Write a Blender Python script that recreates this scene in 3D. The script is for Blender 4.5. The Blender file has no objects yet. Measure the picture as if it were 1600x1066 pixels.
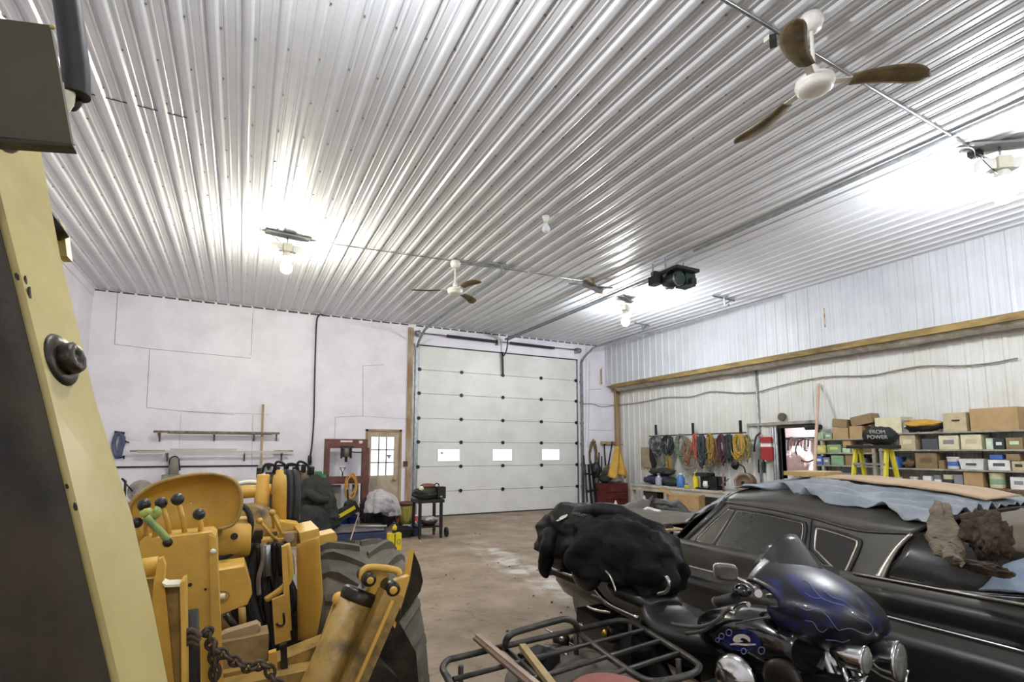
import bpy, bmesh, math, random
from mathutils import Vector, Matrix, noise
sc = bpy.context.scene
COL = sc.collection
# ---------------- camera ----------------
H = 1.62
TH = math.radians(6.0)
FPX = 824.6*math.cos(TH)
PSI = math.atan(425*math.cos(TH)/FPX)
CX = 800.0
CY = 705-FPX*math.tan(TH)
FW = Vector((math.sin(PSI)*math.cos(TH), math.cos(PSI)*math.cos(TH), math.sin(TH)))
RT = Vector((math.cos(PSI), -math.sin(PSI), 0))
UP = RT.cross(FW)
CAMP = Vector((0, 0, H))
cd = bpy.data.cameras.new('camera'); cam = bpy.data.objects.new('camera', cd); COL.objects.link(cam)
cd.sensor_width = 36; cd.sensor_fit = 'HORIZONTAL'; cd.lens = FPX/1600*36
cd.shift_y = (CY-533)/1600; cd.clip_start = 0.02; cd.clip_end = 100
m = Matrix((( RT.x, UP.x, -FW.x, 0), (RT.y, UP.y, -FW.y, 0), (RT.z, UP.z, -FW.z, H), (0, 0, 0, 1)))
cam.matrix_world = m
sc.camera = cam
# ---------------- world and exposure ----------------
w = bpy.data.worlds.new('world'); sc.world = w; w.use_nodes = True
w.node_tree.nodes['Background'].inputs[0].default_value = (0.86, 0.93, 1.0, 1)
w.node_tree.nodes['Background'].inputs[1].default_value = 0.16
sc.view_settings.view_transform = 'Standard'; sc.view_settings.look = 'None'
sc.view_settings.gamma = 1; sc.view_settings.use_curve_mapping = False
sc.view_settings.exposure = 0.22
BULB = 790.0      # radiance of a lit bulb
def area(name, loc, rot, sx, sy, power, col):
    l = bpy.data.lights.new(name, 'AREA'); l.shape = 'RECTANGLE'; l.size = sx; l.size_y = sy; l.energy = power; l.color = col
    o = bpy.data.objects.new(name, l); COL.objects.link(o); o.location = loc; o.rotation_euler = rot
    return o

# ---------------- helpers ----------------
def V(*a): return Vector(a)
def ray(u, v): return FW+RT*((u-CX)/FPX)-UP*((v-CY)/FPX)
def onx(x, u, v):
    d = ray(u, v); return CAMP+d*((x)/d.x)
def ony(y, u, v):
    d = ray(u, v); return CAMP+d*((y)/d.y)
def onz(z, u, v):
    d = ray(u, v); return CAMP+d*((z-H)/d.z)
def onp(p, n, u, v):
    d = ray(u, v); return CAMP+d*((p-CAMP).dot(n)/d.dot(n))

MATS = {}
def mat(name, col, rough=0.5, metal=0.0, col2=None, scale=6, bump=0.0, bscale=30, emit=None, estr=0, mix=(0.4, 0.65), coat=0.0, spec=None, alpha=None, detail=6, stretch=None, rvar=0.0):
    if name in MATS: return MATS[name]
    mt = bpy.data.materials.new(name); mt.use_nodes = True
    nt = mt.node_tree; N = nt.nodes; L = nt.links; b = N['Principled BSDF']
    b.inputs['Base Color'].default_value = (*col, 1); b.inputs['Roughness'].default_value = rough; b.inputs['Metallic'].default_value = metal
    if coat: b.inputs['Coat Weight'].default_value = coat
    if spec is not None: b.inputs['Specular IOR Level'].default_value = spec
    if emit: b.inputs['Emission Color'].default_value = (*emit, 1); b.inputs['Emission Strength'].default_value = estr
    if alpha is not None: b.inputs['Alpha'].default_value = alpha
    tc = N.new('ShaderNodeTexCoord'); src = tc.outputs['Object']
    if stretch:
        mp = N.new('ShaderNodeMapping'); mp.inputs['Scale'].default_value = stretch; L.new(src, mp.inputs[0]); src = mp.outputs[0]
    if col2 or rvar:
        n = N.new('ShaderNodeTexNoise'); n.inputs['Scale'].default_value = scale; n.inputs['Detail'].default_value = detail; n.inputs['Roughness'].default_value = 0.65
        L.new(src, n.inputs['Vector'])
        r = N.new('ShaderNodeMapRange'); r.inputs[1].default_value = mix[0]; r.inputs[2].default_value = mix[1]; L.new(n.outputs[0], r.inputs[0])
        if col2:
            mx = N.new('ShaderNodeMix'); mx.data_type = 'RGBA'; mx.inputs[6].default_value = (*col, 1); mx.inputs[7].default_value = (*col2, 1)
            L.new(r.outputs[0], mx.inputs[0]); L.new(mx.outputs[2], b.inputs['Base Color'])
        if rvar:
            r2 = N.new('ShaderNodeMapRange'); r2.inputs[3].default_value = rough; r2.inputs[4].default_value = rough+rvar
            L.new(r.outputs[0], r2.inputs[0]); L.new(r2.outputs[0], b.inputs['Roughness'])
    if bump:
        n2 = N.new('ShaderNodeTexNoise'); n2.inputs['Scale'].default_value = bscale; n2.inputs['Detail'].default_value = 5; L.new(src, n2.inputs['Vector'])
        bp = N.new('ShaderNodeBump'); bp.inputs['Strength'].default_value = min(1, bump); bp.inputs['Distance'].default_value = 0.01*max(1, bump)
        L.new(n2.outputs[0], bp.inputs['Height']); L.new(bp.outputs[0], b.inputs['Normal'])
    MATS[name] = mt
    return mt
def rgb(h):   # sRGB hex to linear
    h = h.lstrip('#'); o = []
    for i in (0, 2, 4):
        c = int(h[i:i+2], 16)/255; o.append(c/12.92 if c <= 0.04045 else ((c+0.055)/1.055)**2.4)
    return tuple(o)

def tag(o, label=None, cat=None, group=None, kind=None):
    if label: o['label'] = label
    if cat: o['category'] = cat
    if group: o['group'] = group
    if kind: o['kind'] = kind
    return o
def thing(name, label, cat, loc=(0, 0, 0), group=None):
    o = bpy.data.objects.new(name, None); COL.objects.link(o); o.location = loc; o.empty_display_size = 0.05
    return tag(o, label, cat, group)
ORIG = {}
class MB:
    def __init__(s): s.bm = bmesh.new()
    def _f(s, vs, smooth=False):
        try:
            f = s.bm.faces.new(vs); f.smooth = smooth; return f
        except ValueError: return None
    def hexa(s, p):      # 8 points: bottom 4 then top 4
        v = [s.bm.verts.new(q) for q in p]
        for idx in ((3, 2, 1, 0), (4, 5, 6, 7), (0, 1, 5, 4), (1, 2, 6, 5), (2, 3, 7, 6), (3, 0, 4, 7)): s._f([v[i] for i in idx])
        return s
    def box(s, c, d, rz=0, ry=0, rx=0, taper=1.0):
        R = Matrix.Rotation(rz, 3, 'Z') @ Matrix.Rotation(ry, 3, 'Y') @ Matrix.Rotation(rx, 3, 'X')
        c = Vector(c); x, y, z = d[0]/2, d[1]/2, d[2]/2
        pts = [(-x, -y, -z), (x, -y, -z), (x, y, -z), (-x, y, -z), (-x*taper, -y*taper, z), (x*taper, -y*taper, z), (x*taper, y*taper, z), (-x*taper, y*taper, z)]
        return s.hexa([c+R @ Vector(q) for q in pts])
    def bb(s, a, b):     # box from min corner to max corner
        x0, x1 = sorted((a[0], b[0])); y0, y1 = sorted((a[1], b[1])); z0, z1 = sorted((a[2], b[2]))
        return s.hexa([(x0, y0, z0), (x1, y0, z0), (x1, y1, z0), (x0, y1, z0), (x0, y0, z1), (x1, y0, z1), (x1, y1, z1), (x0, y1, z1)])
    def beam(s, a, b, wd, ht, up=(0, 0, 1), w2=None, h2=None):
        a = Vector(a); b = Vector(b); d = (b-a).normalized(); sd = d.cross(Vector(up))
        if sd.length < 1e-4: sd = d.cross(Vector((0, 1, 0)))
        sd.normalize(); u = sd.cross(d)
        w2 = w2 or wd; h2 = h2 or ht
        q = lambda c, w_, h_: [c-sd*w_/2-u*h_/2, c+sd*w_/2-u*h_/2, c+sd*w_/2+u*h_/2, c-sd*w_/2+u*h_/2]
        return s.hexa(q(a, wd, ht)+q(b, w2, h2))
    def prism(s, pts, ext):   # outline of 3D points pushed along ext
        ext = Vector(ext); a = [s.bm.verts.new(Vector(p)) for p in pts]; b = [s.bm.verts.new(Vector(p)+ext) for p in pts]
        n = len(pts); s._f(a); s._f(b[::-1])
        for i in range(n): s._f([a[i], b[i], b[(i+1) % n], a[(i+1) % n]])
        return s
    def rings(s, R, smooth=True, cap=True, closed=False):   # list of rings of equal length
        vs = [[s.bm.verts.new(p) for p in r] for r in R]; n = len(R[0]); m_ = len(R)
        for i in range(m_ if closed else m_-1):
            for j in range(n): s._f([vs[i][j], vs[i][(j+1) % n], vs[(i+1) % m_][(j+1) % n], vs[(i+1) % m_][j]], smooth)
        if cap and not closed: s._f(vs[0][::-1]); s._f(vs[-1])
        return s
    def tube(s, pts, r, n=8, closed=False, cap=True):
        pts = [Vector(p) for p in pts]
        rs = r if isinstance(r, (list, tuple)) else [r]*len(pts)
        R = []; m_ = len(pts); prev = None
        for i, p in enumerate(pts):
            if closed: t = pts[(i+1) % m_]-pts[i-1]
            else: t = pts[min(i+1, m_-1)]-pts[max(i-1, 0)]
            if t.length < 1e-9: t = Vector((0, 0, 1))
            t.normalize()
            if prev is None:
                a = Vector((0, 0, 1)) if abs(t.z) < 0.9 else Vector((1, 0, 0)); u = t.cross(a).normalized()
            else:
                u = prev-t*prev.dot(t)
                u = u.normalized() if u.length > 1e-6 else t.orthogonal().normalized()
            prev = u; w_ = t.cross(u)
            R.append([p+(u*math.cos(2*math.pi*k/n)+w_*math.sin(2*math.pi*k/n))*rs[i] for k in range(n)])
        return s.rings(R, True, cap, closed)
    def lathe(s, c, prof, axis=(0, 0, 1), n=20, cap=True):   # prof: (radius, distance along axis)
        ax = Vector(axis).normalized(); u = ax.orthogonal().normalized(); w_ = ax.cross(u); c = Vector(c)
        return s.rings([[c+ax*h+(u*math.cos(2*math.pi*k/n)+w_*math.sin(2*math.pi*k/n))*max(r, 1e-4) for k in range(n)] for r, h in prof], True, cap)
    def cyl(s, a, b, r, n=16, r2=None):
        a = Vector(a); b = Vector(b); ax = (b-a); h = ax.length; r2 = r if r2 is None else r2
        e = min(r, h)*0.08
        return s.lathe(a, [(r-e, 0), (r, e), (r2, h-e), (r2-e, h)], ax, n)
    def ball(s, c, r, n=10, sx=1, sy=1, sz=1):
        c = Vector(c)
        R = []
        for i in range(n+1):
            t = math.pi*i/n; R.append([c+Vector((r*sx*max(math.sin(t), .001)*math.cos(2*math.pi*k/(n*2)), r*sy*max(math.sin(t), .001)*math.sin(2*math.pi*k/(n*2)), -r*sz*math.cos(t))) for k in range(n*2)])
        return s.rings(R, True, True)
    def grid(s, G, thick=0.0, smooth=True):    # G[i][j] points; thickened along -normal
        vs = [[s.bm.verts.new(p) for p in r] for r in G]; a = len(G); b = len(G[0])
        for i in range(a-1):
            for j in range(b-1): s._f([vs[i][j], vs[i][j+1], vs[i+1][j+1], vs[i+1][j]], smooth)
        if thick:
            def nrm(i, j):
                du = Vector(G[min(i+1, a-1)][j])-Vector(G[max(i-1, 0)][j]); dv = Vector(G[i][min(j+1, b-1)])-Vector(G[i][max(j-1, 0)])
                n_ = dv.cross(du)
                return n_.normalized() if n_.length > 1e-9 else Vector((0, 0, 1))
            ws = [[s.bm.verts.new(Vector(G[i][j])-nrm(i, j)*thick) for j in range(b)] for i in range(a)]
            for i in range(a-1):
                for j in range(b-1): s._f([ws[i][j], ws[i+1][j], ws[i+1][j+1], ws[i][j+1]], smooth)
            for i in range(a-1):
                s._f([vs[i][0], vs[i+1][0], ws[i+1][0], ws[i][0]]); s._f([vs[i][b-1], ws[i][b-1], ws[i+1][b-1], vs[i+1][b-1]])
            for j in range(b-1):
                s._f([vs[0][j], ws[0][j], ws[0][j+1], vs[0][j+1]]); s._f([vs[a-1][j], vs[a-1][j+1], ws[a-1][j+1], ws[a-1][j]])
        return s
    def blob(s, c, r, seed=0, amp=0.15, freq=2.0, sub=4, crease=0.0, flat=None, rz=0, ry=0):
        c = Vector(c); R = Matrix.Rotation(rz, 3, 'Z') @ Matrix.Rotation(ry, 3, 'Y')
        t = bmesh.new(); bmesh.ops.create_icosphere(t, subdivisions=sub, radius=1)
        mp = {}
        for v in t.verts:
            d = v.co.copy(); q = d*freq+Vector((seed*7.3, seed*3.1, -seed*5.7))
            k = 1+amp*noise.fractal(q, 0.9, 2.1, 4)
            if crease: k -= crease*(1-abs(noise.noise(q*1.7+Vector((3, 1, 2)))*2))**3
            p = Vector((d.x*r[0], d.y*r[1], d.z*r[2]))*k
            p = c+R @ p
            if flat is not None and p.z < flat: p.z = flat+(p.z-flat)*0.05
            mp[v] = s.bm.verts.new(p)
        for f in t.faces: s._f([mp[v] for v in f.verts], True)
        t.free(); return s
    def build(s, name, m_, parent=None, bevel=0.0, **kw):
        bm = s.bm
        if bevel:
            es = [e for e in bm.edges if len(e.link_faces) == 2 and e.calc_face_angle(0) > 0.6 and not (e.link_faces[0].smooth and e.link_faces[1].smooth)]
            if es: bmesh.ops.bevel(bm, geom=es, offset=bevel, segments=2, profile=0.6, affect='EDGES', clamp_overlap=True)
        bmesh.ops.recalc_face_normals(bm, faces=bm.faces[:])
        me = bpy.data.meshes.new(name)
        if parent is not None:
            o0 = ORIG.get(parent.name, None)
            if o0 is None: o0 = parent.location.copy()
        else:
            xs = [v.co for v in bm.verts]
            lo = Vector((min(p.x for p in xs), min(p.y for p in xs), min(p.z for p in xs))); hi = Vector((max(p.x for p in xs), max(p.y for p in xs), max(p.z for p in xs)))
            o0 = Vector(((lo.x+hi.x)/2, (lo.y+hi.y)/2, lo.z))
            if kw.get('kind') == 'structure': o0 = Vector((0, 0, 0))
        for v in bm.verts: v.co -= o0
        bm.to_mesh(me); bm.free()
        o = bpy.data.objects.new(name, me); COL.objects.link(o)
        if parent is not None: o.parent = parent
        else: o.location = o0
        ORIG[o.name] = o0.copy() if parent is None else o0
        for x in (m_ if isinstance(m_, (list, tuple)) else [m_]): me.materials.append(x)
        return tag(o, kw.get('label'), kw.get('cat'), kw.get('group'), kw.get('kind'))
def copy_tree(o, parent=None):
    c = o.copy(); COL.objects.link(c)
    if parent is not None: c.parent = parent
    for ch in list(o.children): copy_tree(ch, c)
    return c
def arc(c, r, a0, a1, n, ax1, ax2):
    c = Vector(c); ax1 = Vector(ax1); ax2 = Vector(ax2)
    return [c+ax1*r*math.cos(a0+(a1-a0)*i/n)+ax2*r*math.sin(a0+(a1-a0)*i/n) for i in range(n+1)]
def sm(pts, k=6, closed=False):     # smooth curve through points
    P = [Vector(p) for p in pts]; n = len(P); out = []
    for i in range(n if closed else n-1):
        p0 = P[(i-1) % n] if (closed or i > 0) else P[0]; p1 = P[i]; p2 = P[(i+1) % n]; p3 = P[(i+2) % n] if (closed or i < n-2) else P[-1]
        for j in range(k):
            t = j/k; out.append(0.5*((2*p1)+(p2-p0)*t+(2*p0-5*p1+4*p2-p3)*t*t+(3*p1-p0-3*p2+p3)*t**3))
    if not closed: out.append(P[-1])
    return out
def drape(b, c, r, seed, nf=9, fold=.10, sag=.0, n=64, m=34, lean=V(0, 0, 0), top=.0):
    c = Vector(c); R = []
    for i in range(m+1):
        t_ = i/m; ph = t_*math.pi*.62; rr = math.sin(ph)**.8 if t_ > 0 else .01; z = math.cos(ph); row = []
        for k in range(n):
            a = 2*math.pi*k/n; f = 1+fold*t_*(math.sin(nf*a+seed+2*noise.noise(V(a*1.0, t_*2, seed)))+.5*math.sin(nf*2.3*a+seed*2))+.12*noise.noise(V(math.cos(a)*1.6, math.sin(a)*1.6, t_*2.5+seed))
            hem = (.10*noise.noise(V(math.cos(a)*2, math.sin(a)*2, seed+9)))*(t_**3)
            q0 = V(math.cos(a)*rr, math.sin(a)*rr, z)
            wr = .16*noise.noise(q0*2.6+V(seed, 0, 0))+.11*(.5-abs(noise.noise(V(q0.x*3+q0.z*1.5, q0.y*4, q0.z*3)+V(0, seed, 0))))+.02*noise.noise(q0*9)
            f *= 1+wr; z2 = z*(1+wr*.8)
            row.append(c+V(r[0]*rr*f*math.cos(a), r[1]*rr*f*math.sin(a), r[2]*(z2+hem))+lean*t_)
        R.append(row)
    return b.rings(R, True, True)
def text(txt, size, m_, origin, xd, yd_, parent, name='lettering', ext=.0015):
    cu = bpy.data.curves.new(name, 'FONT'); cu.body = txt; cu.size = size; cu.extrude = ext; cu.align_x = 'CENTER'; cu.align_y = 'CENTER'
    ob = bpy.data.objects.new(name, cu); COL.objects.link(ob)
    dg = bpy.context.evaluated_depsgraph_get(); me = bpy.data.meshes.new_from_object(ob.evaluated_get(dg)); bpy.data.objects.remove(ob)
    xd = Vector(xd).normalized(); yd_ = Vector(yd_).normalized(); zd = xd.cross(yd_)
    po = ORIG.get(parent.name, parent.location)
    for v in me.vertices: v.co = Vector(origin)+xd*v.co.x+yd_*v.co.y+zd*v.co.z-po
    o2 = bpy.data.objects.new(name, me); COL.objects.link(o2); o2.parent = parent; me.materials.append(m_); return o2
# ---------------- the room ----------------
ZC = 4.80; YF = 12.65; XR = 9.70; XR2 = 10.15; XL = -2.70; YB = -5.0; ZB = 3.55
M_wallw = mat('white_painted_wall', rgb('#e2dfe8'), 0.55, col2=rgb('#d6d3dc'), scale=1.5, bump=0.15, bscale=8)
M_steel = mat('white_ribbed_steel', rgb('#d2d4d8'), 0.30, 0.0, col2=rgb('#c9ccd0'), scale=2.2, spec=0.6)
M_wsteel = mat('white_wall_steel', rgb('#bfc2c7'), 0.45, 0.0, col2=rgb('#b5b8bb'), scale=1.3)
M_wsteel2 = mat('aged_cream_wall_steel', rgb('#cfcfcc'), 0.45, 0.0, col2=rgb('#bdbcb0'), scale=1.1, mix=(0.35, 0.75))
M_conc = None
def floor_mat():
    mt = mat('worn_concrete', rgb('#9b8875'), 0.55, col2=rgb('#786a59'), scale=1.6, bump=0.5, bscale=14, rvar=0.3, mix=(0.35, 0.7))
    nt = mt.node_tree; N = nt.nodes; L = nt.links; b = N['Principled BSDF']
    old = b.inputs['Base Color'].links[0].from_socket
    tc = [n for n in N if n.type == 'TEX_COORD'][0]
    n = N.new('ShaderNodeTexNoise'); n.inputs['Scale'].default_value = 5.5; n.inputs['Detail'].default_value = 9; n.inputs['Roughness'].default_value = 0.75; L.new(tc.outputs['Object'], n.inputs[0])
    r = N.new('ShaderNodeMapRange'); r.inputs[1].default_value = 0.56; r.inputs[2].default_value = 0.70; L.new(n.outputs[0], r.inputs[0])
    mx = N.new('ShaderNodeMix'); mx.data_type = 'RGBA'; mx.inputs[7].default_value = (*rgb('#564837'), 1); L.new(old, mx.inputs[6]); L.new(r.outputs[0], mx.inputs[0])
    # pale salt streak running from the door
    sx = N.new('ShaderNodeSeparateXYZ'); L.new(tc.outputs['Object'], sx.inputs[0])
    n3 = N.new('ShaderNodeTexNoise'); n3.inputs['Scale'].default_value = 3.0; n3.inputs['Detail'].default_value = 8; L.new(tc.outputs['Object'], n3.inputs[0])
    def mth(op, a, b_=None):
        q = N.new('ShaderNodeMath'); q.operation = op
        for i, z in enumerate((a, b_)):
            if z is None: continue
            if isinstance(z, (int, float)): q.inputs[i].default_value = z
            else: L.new(z, q.inputs[i])
        return q.outputs[0]
    # line x = 3.0 + 0.28*(y-6)
    dx = mth('ABSOLUTE', mth('SUBTRACT', sx.outputs[0], mth('ADD', mth('MULTIPLY', sx.outputs[1], 0.12), 2.75)))
    k = mth('SUBTRACT', 1.0, mth('MULTIPLY', dx, 2.6))
    ky = mth('SUBTRACT', 1.0, mth('MULTIPLY', mth('ABSOLUTE', mth('SUBTRACT', sx.outputs[1], 6.8)), 0.42))
    k = mth('MULTIPLY', mth('MAXIMUM', k, 0.0), mth('MAXIMUM', ky, 0.0))
    k = mth('MULTIPLY', k, mth('MULTIPLY', mth('MAXIMUM', mth('SUBTRACT', n3.outputs[0], 0.45), 0.0), 9.0))
    k = mth('MINIMUM', k, 0.75)
    m2 = N.new('ShaderNodeMix'); m2.data_type = 'RGBA'; m2.inputs[7].default_value = (*rgb('#cfccc8'), 1); L.new(mx.outputs[2], m2.inputs[6]); L.new(k, m2.inputs[0])
    L.new(m2.outputs[2], b.inputs['Base Color'])
    return mt
M_conc = floor_mat()
MB().bb((XL-0.3, YB-0.2, -0.1), (15.2, YF+0.3, 0.0)).build('floor', M_conc, kind='structure')

# ribbed sheet profile: returns list of (s, depth) along the sheet
def rib_profile(s0, s1, pitch, off, h=0.022):
    pts = []; k0 = math.floor((s0-off)/pitch)-1; s = []
    for k in range(k0, int((s1-off)/pitch)+2):
        c = off+k*pitch
        for d, z in ((-0.042, 0), (-0.026, h*.85), (-.014, h), (0.014, h), (0.026, h*.85), (0.042, 0)): s.append((c+d, z))
        for q in (1/3, 2/3):
            for d, z in ((-0.012, 0), (-0.006, 0.0045), (0.006, 0.0045), (0.012, 0)): s.append((c+q*pitch+d, z))
    s = [(max(s0, min(s1, a)), z) for a, z in s]
    out = [(s0, 0)]
    for a, z in s:
        if a > out[-1][0]+1e-5 and a < s1: out.append((a, z))
    out.append((s1, 0)); return out
b = MB(); pr = rib_profile(XL, XR+0.02, 0.235, -0.80)
b.rings([[V(x, YB, ZC-d) for x, d in pr], [V(x, YF, ZC-d) for x, d in pr]], smooth=False, cap=False)
# drop the wrap faces
bm = b.bm; bm.faces.ensure_lookup_table()
bmesh.ops.delete(bm, geom=[f for f in bm.faces if max(v.co.x for v in f.verts)-min(v.co.x for v in f.verts) > 3], context='FACES_ONLY')
b.bb((XL-0.3, YB, ZC+0.03), (XR+0.6, YF+0.3, ZC+0.1))
b.build('ceiling', M_steel, kind='structure')
ceil = bpy.data.objects['ceiling']
M_screw = mat('dull_screw_heads', rgb('#8d8d88'), 0.4, 0.8)
b = MB(); rnd = random.Random(4)
for k in range(-8, 44):
    x = -0.80+0.235*k+0.05
    if not (XL+0.05 < x < XR-0.05): continue
    for y in [1.2+0.61*j for j in range(18)]: b.box((x, y, ZC-0.003), (0.014, 0.014, 0.01))
b.build('screws', M_screw, ceil)
# end joint of the sheets on the left
b = MB(); b.bb((XL, 5.62, ZC-0.006), (-0.6, 5.632, ZC)).build('sheet_joint', mat('dark_gap', rgb('#4a4844'), 0.8), ceil)

# far wall with real openings
OD = (3.86, 8.70, 4.30)      # overhead door x0,x1,top
MD = (2.62, 3.50, 2.14)      # man door
b = MB(); T = YF+0.25
b.bb((XL-0.3, YF, 0), (MD[0], T, ZC+0.05)); b.bb((MD[0], YF, MD[2]), (MD[1], T, ZC+0.05)); b.bb((MD[1], YF, 0), (OD[0], T, ZC+0.05))
b.bb((OD[0], YF, OD[2]), (OD[1], T, ZC+0.05)); b.bb((OD[1], YF, 0), (XR2+0.3, T, ZC+0.05))
wf = b.build('wall_far', M_wallw, kind='structure')
M_seam = mat('wall_seam_grime', rgb('#7d7a78'), 0.8)
b = MB()
def seam(*uv, w_=0.008):
    P = [ony(YF-0.002, u, v) for u, v in uv]
    for p, q in zip(P, P[1:]): b.beam(p, q, w_, 0.004, up=(0, 1, 0))
seam((184, 455), (179, 538), (234, 545), (229, 637), (290, 643), (366, 648)); seam((234, 545), (392, 560))
seam((396, 475), (392, 556)); seam((283, 646), (280, 700), w_=.005); seam((290, 643), (420, 648), w_=.005)
seam((523, 690), (524, 652), (567, 650), (567, 572), (600, 570)); seam((640, 515), (640, 690), w_=.014)
seam((565, 650), (635, 655), w_=.005); seam((395, 648), (393, 735), w_=.005)
seam((921, 565), (919, 700), w_=.008); seam((920, 609), (940, 608), w_=.01); seam((915, 631), (960, 633), w_=.008); seam((920, 672), (958, 673)); seam((916, 540), (915, 690), w_=.006)
b.build('panel_seams', M_seam, wf)
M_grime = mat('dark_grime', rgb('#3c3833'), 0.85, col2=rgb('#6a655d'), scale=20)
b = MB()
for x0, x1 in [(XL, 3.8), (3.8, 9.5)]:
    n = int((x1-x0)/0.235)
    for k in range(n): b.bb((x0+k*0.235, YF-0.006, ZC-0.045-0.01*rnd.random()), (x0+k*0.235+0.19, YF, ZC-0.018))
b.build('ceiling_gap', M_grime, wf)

# left wall
MB().bb((XL-0.25, YB, 0), (XL, YF, ZC+0.05)).build('wall_left', M_wallw, kind='structure')
MB().bb((XL-.2, YB-.2, 0), (XR2+.3, YB, ZC+.05)).build('wall_back', mat('back_wall_steel', rgb('#c9c7c2'), .6), kind='structure')
b = MB(); b.bb((XL, YB, ZC-0.16), (XL+0.02, YF, ZC-0.02)).build('trim_1', M_wallw, kind='structure')

# upper right wall (ribbed steel)
def ribwall(name, x, y0, y1, z0, z1, m_, pitch, off, holes=None, back=0.12):
    b = MB()
    def strip(a, c, za, zb):
        pr = rib_profile(a, c, pitch, off, 0.02)
        vs = [[b.bm.verts.new((x-d, y, z)) for y, d in pr] for z in (za, zb)]
        for j in range(len(pr)-1): b._f([vs[0][j], vs[0][j+1], vs[1][j+1], vs[1][j]])
        b.bb((x+0.01, a, za), (x+back, c, zb))
    if holes:
        h0, h1, hz = holes
        strip(y0, h0, z0, z1); strip(h0, h1, hz, z1); strip(h1, y1, z0, z1)
    else: strip(y0, y1, z0, z1)
    return b.build(name, m_, kind='structure')
ribwall('wall_right_upper', XR, YB, YF, ZB, ZC+0.04, M_wsteel, 0.235, 3.44)
DW = (6.52, 7.28, 2.10)       # doorway in the lower right wall: y0,y1,top
ribwall('wall_right_lower', XR2, YB, YF, 0, ZB, M_wsteel2, 0.235, 3.5, holes=DW)
# soffit and rough timber beam between the two planes
M_wood = mat('rough_old_timber', rgb('#98804e'), 0.85, col2=rgb('#5a4a30'), scale=5, bump=0.8, bscale=25, stretch=(1, 0.25, 1))
M_insul = mat('yellow_insulation', rgb('#a8935c'), 0.95, col2=rgb('#6b5a3a'), scale=9, bump=1.5, bscale=14)
M_poly = mat('grey_poly_film', rgb('#b4afa2'), 0.45, col2=rgb('#8a8270'), scale=6, bump=1.0, bscale=10)
b = MB(); b.bb((XR+0.1, YB, ZB), (XR2+0.1, YF, ZB+0.05)); b.build('soffit', M_insul, kind='structure').name = 'trim_2'
b = MB(); b.bb((XR-0.03, YB, ZB-0.08), (XR+0.13, YF-0.3, ZB+0.03)); b.build('trim_3', M_wood, kind='structure')
b = MB()
G = []
for i in range(140):
    y = YB+(YF-0.35-YB)*i/139; row = []
    for j in range(9):
        t = j/8; n1 = noise.noise(Vector((y*1.3, t*2, 0)))*0.05+noise.noise(Vector((y*5, t*4, 3)))*0.025
        sag = 0.07+0.06*max(0, noise.noise(Vector((y*0.7, 9, 1))))
        row.append(V(XR+0.05+t*(XR2-XR-0.06), y, ZB-0.07-sag*math.sin(math.pi*min(1, t*1.2))-abs(n1)*(0.4+t)))
    G.append(row)
b.grid(G, 0.01).build('trim_4', M_poly, kind='structure')
# post at far end + light strip posts
p0 = ony(YF-0.05, 961, 600)
M_tan = mat('tan_timber', rgb('#a58d6c'), 0.8, col2=rgb('#86714f'), scale=4, stretch=(1, 1, .2))
MB().bb((XR+0.28, YF-0.12, 0), (XR+0.42, YF-0.02, ZB)).build('trim_5', M_tan, kind='structure')
# paler and yellower panels on the lower wall are the steel's own ageing; a vertical conduit pipe with a knotted wire
# ---------------- ceiling fixtures ----------------
M_white = mat('white_enamel', rgb('#dedcd4'), 0.35, spec=0.5)
M_grey = mat('galvanised_metal', rgb('#9a9c9e'), 0.38, 0.85, col2=rgb('#7c7f82'), scale=12)
M_dark = mat('dark_metal', rgb('#2a2a2a'), 0.45, 0.6)
M_black = mat('black_rubber', rgb('#141414'), 0.6, col2=rgb('#242320'), scale=10)
M_bulb = mat('lit_bulb', (1, 1, 1), 0.3, emit=(0.93, 0.965, 1.0), estr=BULB)
M_bulbw = mat('lit_bulb_warm', (1, 1, 1), 0.3, emit=(1.0, 0.97, 0.80), estr=BULB)
M_ivory = mat('ivory_plastic', rgb('#cfcbb4'), 0.4)
M_glass = mat('clear_bulb_glass', rgb('#d9dde0'), 0.1, spec=0.8)
def bulb_fixture(loc, label, m_b, rot, sc_=1.2):
    t = thing('hanging_light', label, 'light', (0, 0, 0), 'bare bulb ceiling lights')
    b = MB(); b.cyl((0, 0, -0.012), (0, 0, -0.002), 0.045, 14); b.tube([(0, 0, 0), (0, 0, -0.12)], 0.008); b.tube(sm([(-0.2, 0.05, -0.01), (-0.14, 0.03, -0.05), (-0.06, 0, -0.13)]), 0.006, 6); b.build('hanger', M_grey, t)
    b = MB(); b.box((0, 0, -0.165), (0.10, 0.10, 0.10)); b.build('junction_box', M_ivory, t, bevel=.006)
    for sx in (-.115, .115): MB().box((sx, 0, -0.17), (0.115, 0.07, 0.085)).build('ballast', M_white, t, bevel=.006)
    MB().box((0, 0, -.012), (.5, .12, .02)).build('mounting_plate', mat('shadow_strip_plate', rgb('#8f9190'), .6), t)  # added plate, its grey stands in for the shadow strip on the ceiling
    b = MB(); b.lathe((0, 0, -0.215), [(0.035, 0), (0.05, -0.02), (0.052, -0.05), (0.085, -0.072), (0.085, -0.08), (0.04, -0.07), (0.04, -0.10)], n=16); b.build('socket', M_white, t)  # skirt flared on purpose to keep bulb light off the ceiling
    b = MB(); b.lathe((0, 0, -0.30), [(0.028, 0.0), (0.03, -0.015), (0.052, -0.055), (0.066, -0.095), (0.068, -0.12), (0.055, -0.155), (0.03, -0.178), (0.002, -0.185)], n=14); b.build('bulb', m_b, t)
    t.location = loc; t.rotation_euler[2] = rot; t.scale = (sc_, sc_, sc_)
    return t
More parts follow.
